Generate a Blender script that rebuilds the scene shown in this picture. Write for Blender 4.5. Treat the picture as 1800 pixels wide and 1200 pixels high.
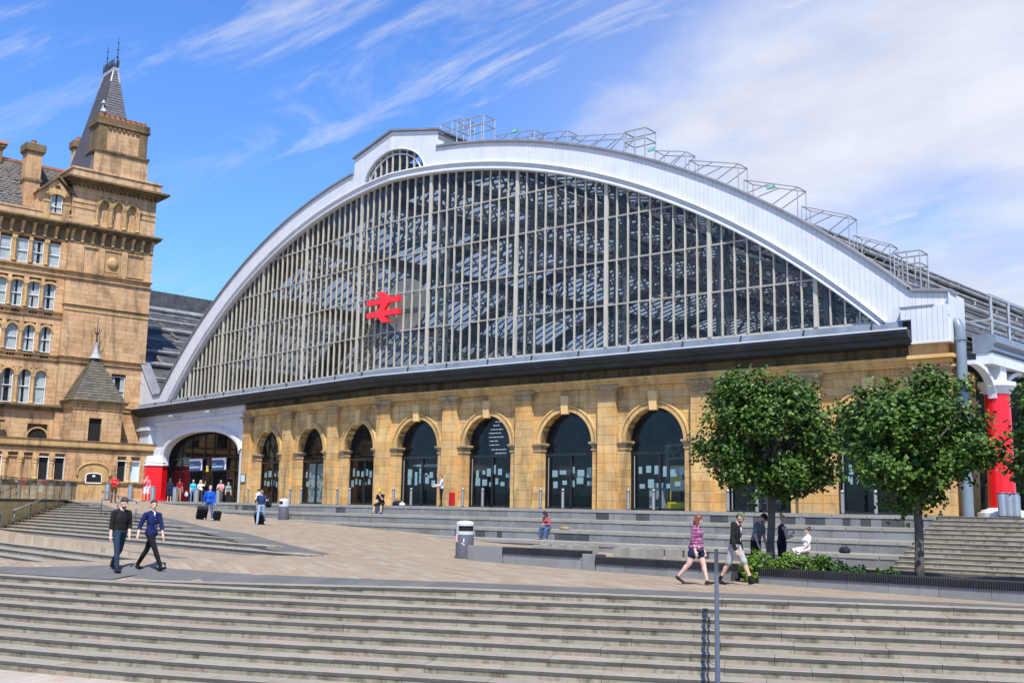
import bpy, bmesh, math, random
from math import sin, cos, pi, sqrt, radians, atan2, asin, acos, floor, ceil
from mathutils import Vector, Matrix
from mathutils.geometry import delaunay_2d_cdt

for o in list(bpy.data.objects): bpy.data.objects.remove(o)
SC = bpy.context.scene
COL = SC.collection
rnd = random.Random(7)

# ---------------------------------------------------------------- camera
CAM = Vector((46.2537, -44.8869, 0.0042))
cr = Vector((0.77708134, 0.62912028, 0.0187686))
cu = Vector((0.08152081, -0.13017257, 0.98813433))
cf = Vector((-0.6240985, 0.76633072, 0.15244107))
cam = bpy.data.cameras.new('camera')
cam.sensor_width = 36.0
cam.lens = 37.8457
cam.clip_end = 4000
camo = bpy.data.objects.new('camera', cam)
COL.objects.link(camo)
camo.matrix_world = Matrix((
    (cr.x, cu.x, -cf.x, CAM.x), (cr.y, cu.y, -cf.y, CAM.y), (cr.z, cu.z, -cf.z, CAM.z), (0, 0, 0, 1)))
SC.camera = camo

# ---------------------------------------------------------------- sky, sun, exposure
SUN_EL = radians(56)
SUN_AZ = radians(134)          # measured from +Y towards +X
world = bpy.data.worlds.new('World')
SC.world = world
world.use_nodes = True
nt = world.node_tree
nt.nodes.clear()
def wn(t, **k):
    n = nt.nodes.new(t)
    for a, b in k.items(): setattr(n, a, b)
    return n
L = nt.links.new
sky = wn('ShaderNodeTexSky', sky_type='NISHITA', sun_disc=False)
sky.sun_elevation = SUN_EL; sky.sun_rotation = SUN_AZ
sky.air_density = 1.0; sky.dust_density = 0.35; sky.ozone_density = 3.0; sky.altitude = 60
tint = wn('ShaderNodeMix', data_type='RGBA', blend_type='MULTIPLY')
tint.inputs[0].default_value = 1.0
tint.inputs[7].default_value = (0.84, 1.26, 1.92, 1)
L(sky.outputs[0], tint.inputs[6])
tc = wn('ShaderNodeTexCoord')
sep = wn('ShaderNodeSeparateXYZ'); L(tc.outputs['Generated'], sep.inputs[0])
def mth(op, a, b=None, c=None):
    n = wn('ShaderNodeMath', operation=op)
    for i, v in enumerate((a, b, c)):
        if v is None: continue
        if isinstance(v, (int, float)): n.inputs[i].default_value = v
        else: L(v, n.inputs[i])
    return n.outputs[0]
den = mth('ADD', mth('MAXIMUM', sep.outputs[2], 0.0), 0.16)
px = mth('DIVIDE', sep.outputs[0], den); py = mth('DIVIDE', sep.outputs[1], den)
comb = wn('ShaderNodeCombineXYZ'); L(px, comb.inputs[0]); L(py, comb.inputs[1])
def wnoise(rot, scl, scale, detail, rough, dist, off=(0, 0, 0)):
    m = wn('ShaderNodeMapping'); m.inputs['Rotation'].default_value = (0, 0, rot)
    m.inputs['Scale'].default_value = scl; m.inputs['Location'].default_value = off
    L(comb.outputs[0], m.inputs[0])
    n = wn('ShaderNodeTexNoise'); n.inputs['Scale'].default_value = scale
    n.inputs['Detail'].default_value = detail; n.inputs['Roughness'].default_value = rough
    n.inputs['Distortion'].default_value = dist
    L(m.outputs[0], n.inputs[0]); return n.outputs[0]
def ramp(v, a, b, lo=0.0, hi=1.0):
    n = wn('ShaderNodeMapRange', interpolation_type='SMOOTHSTEP')
    n.inputs[1].default_value = a; n.inputs[2].default_value = b
    n.inputs[3].default_value = lo; n.inputs[4].default_value = hi
    L(v, n.inputs[0]); return n.outputs[0]
wisp = ramp(wnoise(0.65, (0.9, 3.1, 1), 1.7, 10, 0.66, 0.9, (3.1, 1.7, 0)), 0.47, 0.74)
patch = ramp(wnoise(0.3, (1, 1, 1), 0.55, 4, 0.5, 0.4, (7.7, 2.2, 0)), 0.30, 0.62)
wisp = mth('MULTIPLY', wisp, patch)
# cloud bank towards the right of the view
bankdir = Vector((sin(radians(-12)) * cos(radians(14)), cos(radians(-12)) * cos(radians(14)), sin(radians(14))))
vd = wn('ShaderNodeVectorMath', operation='DOT_PRODUCT'); L(tc.outputs['Generated'], vd.inputs[0]); vd.inputs[1].default_value = bankdir
bankm = ramp(vd.outputs['Value'], 0.84, 0.995)
banks = wnoise(0.4, (1, 1.4, 1), 1.0, 9, 0.58, 0.35, (1.3, 5.2, 0))
bank = ramp(mth('ADD', mth('MULTIPLY', bankm, 0.50), mth('MULTIPLY', banks, 0.70)), 0.60, 0.90)
veil = mth('MULTIPLY', bankm, 0.34)
cl = mth('MAXIMUM', mth('MAXIMUM', mth('MULTIPLY', wisp, 0.85), mth('MULTIPLY', bank, 0.92)), veil)
cl = mth('MULTIPLY', cl, ramp(sep.outputs[2], 0.0, 0.1))
shade = ramp(wnoise(0.4, (1, 1.4, 1), 2.2, 6, 0.55, 0.2, (4.3, 2.2, 0)), 0.3, 0.7)
ccol = wn('ShaderNodeMix', data_type='RGBA'); L(shade, ccol.inputs[0])
ccol.inputs[6].default_value = (5.3, 5.6, 6.7, 1); ccol.inputs[7].default_value = (7.1, 7.2, 7.7, 1)
cmix = wn('ShaderNodeMix', data_type='RGBA')
L(cl, cmix.inputs[0]); L(tint.outputs[2], cmix.inputs[6])
L(ccol.outputs[2], cmix.inputs[7])
bg = wn('ShaderNodeBackground'); bg.inputs[1].default_value = 0.085
L(cmix.outputs[2], bg.inputs[0])
wo = wn('ShaderNodeOutputWorld'); L(bg.outputs[0], wo.inputs[0])

sun = bpy.data.lights.new('sun', 'SUN')
sun.energy = 4.6; sun.angle = radians(0.55); sun.color = (1.0, 0.955, 0.88)
suno = bpy.data.objects.new('sun', sun); COL.objects.link(suno)
sdir = Vector((sin(SUN_AZ) * cos(SUN_EL), cos(SUN_AZ) * cos(SUN_EL), sin(SUN_EL)))
suno.rotation_euler = sdir.to_track_quat('Z', 'Y').to_euler()
suno.location = (60, -80, 90)
SC.view_settings.view_transform = 'Standard'
SC.view_settings.look = 'None'
SC.view_settings.exposure = 0.6
SC.view_settings.gamma = 1.0

# ---------------------------------------------------------------- mesh helpers
PHI = 0.16891739
SP, CP = sin(PHI), cos(PHI)
def FR(s, t, z): return (s, t, z)                                  # right half of the front: s along the wall, t into it
def FL(s, t, z): return (-s * CP + t * SP, s * SP + t * CP, z)     # left half, bent back by PHI
def W(s, t, z): return FR(s, t, z) if s >= 0 else FL(-s, t, z)     # both, s signed
AX = PHI / 2
def FA(u, v, z): return (u * cos(AX) + v * sin(AX), -u * sin(AX) + v * cos(AX), z)   # shed axis frame
HS = 36.5
def FH(a, o, z): return FL(HS - o, a, z)                           # hotel: a along its face, o outwards

class MB:
    def __init__(self): self.v = []; self.f = []; self.m = []; self.mi = 0
    def quad(self, *p):
        n = len(self.v); self.v += [tuple(q) for q in p]; self.f.append(tuple(range(n, n + len(p)))); self.m.append(self.mi); return self
    def hexa(self, p):           # 8 points, bottom ring 0-3, top ring 4-7
        n = len(self.v); self.v += [tuple(q) for q in p]
        for q in ((0, 3, 2, 1), (4, 5, 6, 7), (0, 1, 5, 4), (1, 2, 6, 5), (2, 3, 7, 6), (3, 0, 4, 7)):
            self.f.append(tuple(n + i for i in q)); self.m.append(self.mi)
        return self
    def box(self, s0, s1, t0, t1, z0, z1, F=FR):
        return self.hexa([F(s0, t0, z0), F(s1, t0, z0), F(s1, t1, z0), F(s0, t1, z0), F(s0, t0, z1), F(s1, t0, z1), F(s1, t1, z1), F(s0, t1, z1)])
    def prism(self, poly, t0, t1, F=FR, axes='sz'):   # polygon in s,z extruded through t (or st through z, tz through s)
        n = len(self.v); k = len(poly)
        for t in (t0, t1):
            for a, b in poly:
                self.v.append(F(a, t, b) if axes == 'sz' else (F(a, b, t) if axes == 'st' else F(t, a, b)))
        self.f.append(tuple(range(n, n + k))); self.m.append(self.mi)
        self.f.append(tuple(range(n + 2 * k - 1, n + k - 1, -1))); self.m.append(self.mi)
        for i in range(k):
            j = (i + 1) % k
            self.f.append((n + i, n + k + i, n + k + j, n + j)); self.m.append(self.mi)
        return self
    def strip(self, cols, t0, t1, F=FR):              # cols: (s, zlow, zhigh) list -> closed solid
        n = len(self.v); k = len(cols)
        for t in (t0, t1):
            for s, a, b in cols: self.v.append(F(s, t, a)); self.v.append(F(s, t, b))
        K = 2 * k
        for i in range(k - 1):
            a = n + 2 * i
            for q in ((a, a + 2, a + 3, a + 1), (a + K, a + K + 1, a + K + 3, a + K + 2), (a, a + K, a + K + 2, a + 2), (a + 1, a + 3, a + K + 3, a + K + 1)):
                self.f.append(q); self.m.append(self.mi)
        for a in (n, n + K - 2):
            self.f.append((a, a + 1, a + K + 1, a + K)); self.m.append(self.mi)
        return self
    def tube(self, pts, r, n=8, caps=True):
        pts = [Vector(p) for p in pts]; rs = r if isinstance(r, (list, tuple)) else [r] * len(pts)
        base = len(self.v); up = None
        for i, p in enumerate(pts):
            d = (pts[min(i + 1, len(pts) - 1)] - pts[max(i - 1, 0)])
            d = d.normalized() if d.length > 1e-9 else Vector((0, 0, 1))
            if up is None: up = d.orthogonal().normalized()
            up = (up - d * up.dot(d)); up = up.normalized() if up.length > 1e-6 else d.orthogonal().normalized()
            w = d.cross(up)
            for k in range(n):
                a = 2 * pi * k / n
                self.v.append(tuple(p + (up * cos(a) + w * sin(a)) * rs[i]))
        for i in range(len(pts) - 1):
            for k in range(n):
                j = (k + 1) % n
                self.f.append((base + i * n + k, base + i * n + j, base + (i + 1) * n + j, base + (i + 1) * n + k)); self.m.append(self.mi)
        if caps:
            self.f.append(tuple(base + k for k in range(n - 1, -1, -1))); self.m.append(self.mi)
            e = base + (len(pts) - 1) * n
            self.f.append(tuple(e + k for k in range(n))); self.m.append(self.mi)
        return self
    def bar(self, p, q, w, h, up=(0, 0, 1)):          # square bar from p to q
        p, q = Vector(p), Vector(q); d = (q - p).normalized(); u = Vector(up)
        u = u - d * u.dot(d)
        u = u.normalized() if u.length > 1e-5 else d.orthogonal().normalized()
        x = d.cross(u) * (w / 2); y = u * (h / 2)
        return self.hexa([p - x - y, p + x - y, p + x + y, p - x + y, q - x - y, q + x - y, q + x + y, q - x + y])
    def lathe(self, c, prof, n=20, F=None):           # prof: (r, z)
        b = len(self.v); c = Vector(c)
        for r, z in prof:
            for k in range(n):
                a = 2 * pi * k / n
                self.v.append((c.x + r * cos(a), c.y + r * sin(a), c.z + z))
        for i in range(len(prof) - 1):
            for k in range(n):
                j = (k + 1) % n
                self.f.append((b + i * n + k, b + i * n + j, b + (i + 1) * n + j, b + (i + 1) * n + k)); self.m.append(self.mi)
        for i in (0, len(prof) - 1):
            if prof[i][0] > 1e-4: self.f.append(tuple(b + i * n + k for k in range(n))); self.m.append(self.mi)
        return self
    def sweep(self, prof, path, F, closed=True):      # prof: (t,z) offsets list; path: list of (s, dz)
        b = len(self.v); k = len(prof)
        for s, dz in path:
            for t, z in prof: self.v.append(F(s, t, z + dz))
        for i in range(len(path) - 1):
            for j in range(k):
                q = (j + 1) % k
                self.f.append((b + i * k + j, b + i * k + q, b + (i + 1) * k + q, b + (i + 1) * k + j)); self.m.append(self.mi)
        for i in (0, len(path) - 1):
            self.f.append(tuple(b + i * k + j for j in range(k))); self.m.append(self.mi)
        return self
    def build(self, name, mat, parent=None, smooth=False, bev=0.0, recalc=True):
        me = bpy.data.meshes.new(name)
        me.from_pydata(self.v, [], self.f)
        mats = mat if isinstance(mat, (list, tuple)) else [mat]
        for m_ in mats: me.materials.append(m_)
        if len(mats) > 1: me.polygons.foreach_set('material_index', self.m)
        if recalc:
            bm = bmesh.new(); bm.from_mesh(me); bmesh.ops.recalc_face_normals(bm, faces=bm.faces); bm.to_mesh(me); bm.free()
        if smooth: me.polygons.foreach_set('use_smooth', [True] * len(me.polygons))
        o = bpy.data.objects.new(name, me); COL.objects.link(o)
        if bev > 0:
            md = o.modifiers.new('bevel', 'BEVEL'); md.width = bev; md.segments = 2; md.limit_method = 'ANGLE'
        if smooth == 'auto':
            try: me.set_sharp_from_angle(angle=radians(35))
            except Exception: pass
        adopt(o, parent)
        return o
def adopt(o, parent):
    if parent is not None:
        o.parent = parent
        o.matrix_parent_inverse = WORLD[parent.name].inverted()
    WORLD[o.name] = o.matrix_basis.copy()
    return o
WORLD = {}
def tag(o, label=None, cat=None, group=None, kind=None):
    if label: o['label'] = label
    if cat: o['category'] = cat
    if group: o['group'] = group
    if kind: o['kind'] = kind
    return o
def thing(name, label, cat, loc=(0, 0, 0), group=None, rz=0.0):
    o = bpy.data.objects.new(name, None); COL.objects.link(o)
    o.location = loc; o.rotation_euler = (0, 0, rz); o.empty_display_size = 0.3
    WORLD[o.name] = Matrix.Translation(Vector(loc)) @ Matrix.Rotation(rz, 4, 'Z')
    return tag(o, label, cat, group)
def inst(src_mesh, name, parent, M):         # shared-mesh piece, M = world matrix
    o = bpy.data.objects.new(name, src_mesh); COL.objects.link(o)
    o.matrix_basis = M
    adopt(o, parent); WORLD[o.name] = M.copy()
    return o
def copy_thing(root, loc, rz=0.0, label=None):
    r = root.copy(); COL.objects.link(r); r.location = loc; r.rotation_euler = (0, 0, rz)
    if label: r['label'] = label
    for ch in list(root.children):
        c = ch.copy(); COL.objects.link(c); c.parent = r; c.matrix_parent_inverse = ch.matrix_parent_inverse.copy()
        for g in ch.children:
            d = g.copy(); COL.objects.link(d); d.parent = c; d.matrix_parent_inverse = g.matrix_parent_inverse.copy()
    return r
def pix(x, y, d):                             # point at camera depth d behind pixel (1800x1200 picture), for measuring only
    return CAM + (cf + cr * ((x - 900) / 1892.286) - cu * ((y - 600) / 1892.286)) * d
# ---------------------------------------------------------------- materials
def mat_nodes(name):
    m = bpy.data.materials.new(name); m.use_nodes = True
    n = m.node_tree; b = n.nodes['Principled BSDF']
    return m, n, b
class NT:
    def __init__(s, n): s.n = n
    def new(s, t, **k):
        o = s.n.nodes.new(t)
        for a, b in k.items(): setattr(o, a, b)
        return o
    def lk(s, a, b): s.n.links.new(a, b)
    def setin(s, sock, v):
        if isinstance(v, (int, float)): sock.default_value = v
        elif isinstance(v, (tuple, list)): sock.default_value = tuple(v) + ((1,) if len(v) == 3 and len(sock.default_value) == 4 else ())
        else: s.lk(v, sock)
    def mix(s, f, a, b, blend='MIX'):
        o = s.new('ShaderNodeMix', data_type='RGBA', blend_type=blend)
        s.setin(o.inputs[0], f); s.setin(o.inputs[6], a); s.setin(o.inputs[7], b); return o.outputs[2]
    def math(s, op, a, b=0.0):
        o = s.new('ShaderNodeMath', operation=op); s.setin(o.inputs[0], a); s.setin(o.inputs[1], b); return o.outputs[0]
    def rmp(s, v, a, b, lo=0., hi=1.):
        o = s.new('ShaderNodeMapRange'); s.setin(o.inputs[0], v)
        for i, q in enumerate((a, b, lo, hi)): o.inputs[1 + i].default_value = q
        return o.outputs[0]
    def noise(s, scale, detail=4, rough=.55, scl=(1, 1, 1), dist=0., coord='Object', rot=(0, 0, 0)):
        t = s.new('ShaderNodeTexCoord') if coord != 'World' else s.new('ShaderNodeNewGeometry')
        mp = s.new('ShaderNodeMapping'); mp.inputs['Scale'].default_value = scl; mp.inputs['Rotation'].default_value = rot
        s.lk(t.outputs['Position' if coord == 'World' else coord], mp.inputs[0])
        o = s.new('ShaderNodeTexNoise'); o.inputs['Scale'].default_value = scale; o.inputs['Detail'].default_value = detail
        o.inputs['Roughness'].default_value = rough; o.inputs['Distortion'].default_value = dist
        s.lk(mp.outputs[0], o.inputs[0]); return o.outputs[0]
    def rand(s):              # per piece: object random + island random
        a = s.new('ShaderNodeObjectInfo').outputs['Random']; g = s.new('ShaderNodeNewGeometry').outputs['Random Per Island']
        return s.math('FRACT', s.math('ADD', a, g))
    def wz(s):
        g = s.new('ShaderNodeNewGeometry'); p = s.new('ShaderNodeSeparateXYZ'); s.lk(g.outputs['Position'], p.inputs[0]); return p.outputs[2]
    def bump(s, b, h, strength=.3, dist=.02):
        o = s.new('ShaderNodeBump'); o.inputs['Strength'].default_value = strength; o.inputs['Distance'].default_value = dist
        s.lk(h, o.inputs['Height']); s.lk(o.outputs[0], b.inputs['Normal'])
def paint(name, col, rough=.45, metal=0., var=.12, scale=1.2, bump=0., spec=.5, dirt=None):
    m, n, b = mat_nodes(name); t = NT(n)
    f = t.noise(scale, 6, .6, coord='World')
    c2 = tuple(max(0, c * (1 - var * 2)) for c in col)
    c1 = tuple(min(1, c * (1 + var)) for c in col)
    c = t.mix(t.rmp(f, .3, .7), c2, c1)
    if dirt:
        d = t.noise(2.2, 7, .7, scl=(1, 1, .12), coord='World')
        c = t.mix(t.rmp(d, .52, .75, 0, dirt[3]), c, dirt[:3])
    t.setin(b.inputs['Base Color'], c)
    b.inputs['Roughness'].default_value = rough; b.inputs['Metallic'].default_value = metal
    b.inputs['Specular IOR Level'].default_value = spec
    if bump: t.bump(b, t.noise(scale * 14, 5, .6, coord='World'), bump)
    return m
def stone(name, cols, soot=(.085, .063, .04), sootamt=.55, streak=.5, rough=.85, bump=.35, big=.35, warm=None):
    m, n, b = mat_nodes(name); t = NT(n)
    r = t.rand()
    rp = t.new('ShaderNodeValToRGB'); t.lk(r, rp.inputs[0])
    el = rp.color_ramp.elements
    for i, c in enumerate(cols):
        e = el[i] if i < 2 else el.new(0.5)
        e.position = i / (len(cols) - 1) if len(cols) > 1 else 0
        e.color = tuple(c) + (1,)
    for i, c in enumerate(cols):
        pass
    base = rp.outputs[0]
    f1 = t.noise(big, 5, .6, coord='World')
    base = t.mix(t.rmp(f1, .35, .7, 0, .5), base, tuple(c * .62 for c in cols[0]))
    if warm: base = t.mix(t.rmp(t.noise(.55, 6, .6, scl=(1, 1, 1.3), coord='World'), .5, .68, 0, .65), base, warm)
    f2 = t.noise(2.6, 8, .65, scl=(1, 1, 1.6), coord='World')
    base = t.mix(t.rmp(f2, .42, .75, 0, .42), base, tuple(min(1, c * 1.15) for c in cols[-1]))
    s1 = t.noise(1.1, 8, .68, scl=(1, 1, .28), dist=.5, coord='World')
    base = t.mix(t.math('MULTIPLY', t.rmp(s1, .49, .66), sootamt), base, soot)
    s2 = t.noise(3.4, 6, .7, scl=(1, 1, .07), coord='World')
    base = t.mix(t.math('MULTIPLY', t.rmp(s2, .52, .74), streak), base, soot)
    t.setin(b.inputs['Base Color'], base); b.inputs['Roughness'].default_value = rough
    b.inputs['Specular IOR Level'].default_value = .25
    t.bump(b, t.noise(9, 8, .7, coord='World'), bump, .03)
    return m
def glass(name, tint=(.55, .62, .62), rough=.02, refl=1.0, ior=1.5, dirt=.0):
    m = bpy.data.materials.new(name); m.use_nodes = True; n = m.node_tree; n.nodes.clear(); t = NT(n)
    tr = t.new('ShaderNodeBsdfTransparent'); tr.inputs[0].default_value = tuple(tint) + (1,)
    gl = t.new('ShaderNodeBsdfGlossy'); gl.inputs['Roughness'].default_value = rough; gl.inputs[0].default_value = (refl, refl, refl, 1)
    fr = t.new('ShaderNodeFresnel'); bf = t.new('ShaderNodeNewGeometry').outputs['Backfacing']; t.lk(t.rmp(bf, 0, 1, ior, 1 / ior), fr.inputs[0])
    mx = t.new('ShaderNodeMixShader'); t.lk(fr.outputs[0], mx.inputs[0]); t.lk(tr.outputs[0], mx.inputs[1]); t.lk(gl.outputs[0], mx.inputs[2])
    out = t.new('ShaderNodeOutputMaterial')
    last = mx.outputs[0]
    if dirt:
        df = t.new('ShaderNodeBsdfDiffuse'); df.inputs[0].default_value = (.34, .31, .26, 1)
        f = t.noise(.5, 7, .65, coord='World', scl=(1, 1, .5))
        m2 = t.new('ShaderNodeMixShader'); t.lk(t.rmp(f, .42, .8, dirt * .25, dirt), m2.inputs[0]); t.lk(last, m2.inputs[1]); t.lk(df.outputs[0], m2.inputs[2]); last = m2.outputs[0]
    t.lk(last, out.inputs[0]); return m
M = {}
M['sand'] = stone('station_sandstone', [(.45, .275, .105), (.61, .355, .115), (.67, .42, .155), (.70, .46, .19), (.58, .33, .105), (.65, .395, .145), (.52, .345, .16)], sootamt=.58, streak=.5, warm=(.56, .26, .065))
M['sandtrim'] = stone('station_sandstone_trim', [(.56, .35, .125), (.66, .43, .18)], sootamt=.5, streak=.4)
M['sandkey'] = stone('station_keystone', [(.68, .46, .2), (.72, .48, .2)], sootamt=.15, streak=.1)
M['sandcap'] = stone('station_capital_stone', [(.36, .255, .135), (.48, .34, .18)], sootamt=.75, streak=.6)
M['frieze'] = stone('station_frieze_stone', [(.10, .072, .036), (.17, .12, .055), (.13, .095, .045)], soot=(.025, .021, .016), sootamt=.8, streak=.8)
M['hotel'] = stone('hotel_sandstone', [(.39, .235, .115), (.52, .31, .155), (.56, .355, .185), (.46, .285, .155), (.55, .30, .165), (.58, .385, .21)], sootamt=.6, streak=.62, warm=(.48, .255, .125))
M['hoteltrim'] = stone('hotel_sandstone_trim', [(.44, .28, .12), (.54, .35, .155)], sootamt=.62, streak=.6)
M['hotelsoot'] = stone('hotel_sooty_stone', [(.15, .10, .05), (.22, .15, .07)], soot=(.035, .028, .02), sootamt=.8, streak=.8)
M['hoteljoint'] = paint('mortar_joint', (.22, .15, .08), .9)
M['joint'] = paint('station_mortar', (.25, .155, .06), .9)
M['yellowstone'] = stone('yellow_wall_stone', [(.60, .44, .17), (.70, .53, .24), (.64, .46, .19)], sootamt=.25, streak=.45)
M['white'] = paint('white_paint', (.62, .635, .65), .45, var=.04, dirt=(.38, .37, .35, .45))
M['whiteboard'] = paint('white_boarding', (.60, .61, .63), .5, var=.04, dirt=(.44, .44, .44, .5))
M['cream'] = paint('cream_glazing_bar', (.47, .44, .36), .5, var=.08, dirt=(.22, .19, .13, .65))
M['bargrey'] = paint('grey_transom', (.30, .285, .24), .5, var=.12)
M['trimgrey'] = paint('grey_soffit_trim', (.52, .54, .56), .4, var=.06)
M['capgrey'] = paint('grey_coping_metal', (.24, .245, .25), .45, .3, var=.12)
M['gutlight'] = paint('slate_grey_gutter', (.17, .20, .235), .38, .0, var=.14, scale=.9, dirt=(.36, .37, .38, .35))
M['gutdark'] = paint('dark_gutter', (.03, .036, .043), .5, .0, var=.2, spec=.3)
M['galv'] = paint('galvanised_rail', (.42, .42, .41), .45, .55, var=.1)
M['rooflead'] = paint('roof_lead_grey', (.085, .085, .083), .6, .1, var=.3, dirt=(.035, .033, .03, .6))
M['roofline'] = paint('roof_pale_tube', (.30, .295, .28), .5, .2, var=.25)
M['truss'] = paint('truss_steel', (.15, .16, .165), .5, .1, var=.25)
M['trusslight'] = paint('truss_pale', (.30, .295, .265), .55, var=.2)
M['roofdeck'] = paint('roof_deck_underside', (.13, .115, .10), .75, var=.3)
M['redpaint'] = paint('red_column_paint', (.74, .008, .014), .22, var=.06)
M['redsign'] = paint('red_sign', (.86, .018, .025), .35, var=.03)
M['pipe'] = paint('grey_downpipe', (.17, .215, .25), .35, var=.1)
M['steel'] = paint('brushed_steel', (.46, .45, .43), .36, .8, var=.08)
M['darksteel'] = paint('dark_steel', (.13, .135, .15), .32, .5, var=.15)
M['railsteel'] = paint('blue_grey_handrail', (.13, .15, .185), .2, .45, var=.08)
M['black'] = paint('black_frame', (.012, .013, .014), .35, var=.2)
M['blackmat'] = paint('black_opening', (.006, .006, .006), .9)
M['slat'] = paint('black_slat', (.022, .022, .023), .55, var=.3)
M['glass'] = glass('screen_glass', (.74, .77, .78), .03, .9, 1.36, .05)
M['glassdoor'] = glass('door_glass', (.64, .69, .69), .015, .75, 1.42)
M['glassclear'] = glass('balustrade_glass', (.62, .74, .70), .02, 1.0, 1.45, .10)
m_ = bpy.data.materials.new('skylight_glass'); m_.use_nodes = True; n_ = m_.node_tree; n_.nodes.clear(); t_ = NT(n_)
tr_ = t_.new('ShaderNodeBsdfTransparent'); tr_.inputs[0].default_value = (.46, .48, .49, 1)
tl_ = t_.new('ShaderNodeBsdfTranslucent'); tl_.inputs[0].default_value = (.25, .275, .29, 1)
mx_ = t_.new('ShaderNodeMixShader'); mx_.inputs[0].default_value = .68
t_.lk(tr_.outputs[0], mx_.inputs[1]); t_.lk(tl_.outputs[0], mx_.inputs[2]); t_.lk(mx_.outputs[0], t_.new('ShaderNodeOutputMaterial').inputs[0])
M['skylight'] = m_
M['winglass'] = glass('hotel_window_glass', (.75, .78, .78), .02, .6, 1.4)
M['curtain'] = paint('net_curtain', (.66, .69, .68), .85, var=.12, scale=3)
M['whiteframe'] = paint('white_window_frame', (.72, .72, .70), .5)
M['roomdark'] = paint('dark_room', (.03, .03, .032), .9)
M['interior'] = paint('concourse_grey', (.08, .08, .078), .8, var=.35)
M['intfloor'] = paint('concourse_floor', (.055, .055, .055), .35)
M['slate'] = None
M['paper'] = paint('notice_paper', (.52, .68, .70), .6, var=.05)
M['poster'] = paint('poster_white', (.62, .68, .66), .5)
M['yellow'] = paint('yellow_panel', (.80, .60, .02), .35, var=.05)
M['purple'] = paint('departure_board', (.012, .008, .022), .4)
M['blue'] = paint('sign_blue', (.008, .10, .26), .35, var=.1)
M['signwhite'] = paint('sign_white', (.80, .80, .82), .5, var=.02)
M['green'] = paint('exit_sign_green', (.02, .32, .20), .5)
M['terracotta'] = paint('terracotta', (.42, .15, .07), .8, var=.2)
M['lead'] = paint('lead_flashing', (.34, .35, .37), .5, .2)
M['iron'] = paint('wrought_iron', (.02, .018, .016), .6)
M['bark'] = None
# ---- special ones
def granite(name, c1, c2, stain, amt, scale=2.0, topc=None):
    m, n, b = mat_nodes(name); t = NT(n)
    r = t.rand()
    base = t.mix(r, c1, c2)
    sp = t.noise(45, 3, .6, coord='World')
    base = t.mix(t.rmp(sp, .35, .65, 0, .35), base, tuple(c * .6 for c in c1))
    s1 = t.noise(scale, 8, .7, scl=(1, 1, .55), dist=.6, coord='World')
    s2 = t.noise(7, 6, .7, scl=(1, 1, .12), coord='World')
    ss = t.math('MAXIMUM', t.rmp(s1, .47, .70), t.rmp(s2, .55, .78, 0, .8))
    base = t.mix(t.math('MULTIPLY', ss, amt), base, stain)
    t.setin(b.inputs['Base Color'], base); b.inputs['Roughness'].default_value = .75
    b.inputs['Specular IOR Level'].default_value = .3
    t.bump(b, t.noise(30, 5, .7, coord='World'), .15, .01)
    return m
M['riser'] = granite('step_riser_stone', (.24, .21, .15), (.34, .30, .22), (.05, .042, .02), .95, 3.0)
M['nosing'] = granite('sunlit_tread_stone', (.27, .24, .192), (.325, .29, .235), (.16, .132, .09), .5)  # tread tops paler than their edges: sunlight put into the colour
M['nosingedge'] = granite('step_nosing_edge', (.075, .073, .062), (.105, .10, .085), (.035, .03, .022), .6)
M['kerbgrey'] = granite('grey_edging', (.115, .112, .106), (.145, .14, .132), (.09, .085, .08), .4)
M['granite'] = granite('terrace_granite', (.185, .187, .178), (.25, .25, .238), (.09, .085, .07), .55)
M['granitecap'] = granite('terrace_coping', (.27, .255, .22), (.33, .31, .265), (.17, .15, .115), .45)
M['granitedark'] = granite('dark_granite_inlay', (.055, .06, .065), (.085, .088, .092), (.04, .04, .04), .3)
M['lowwall'] = granite('low_wall_granite', (.20, .202, .195), (.27, .268, .255), (.12, .11, .09), .5)
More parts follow.
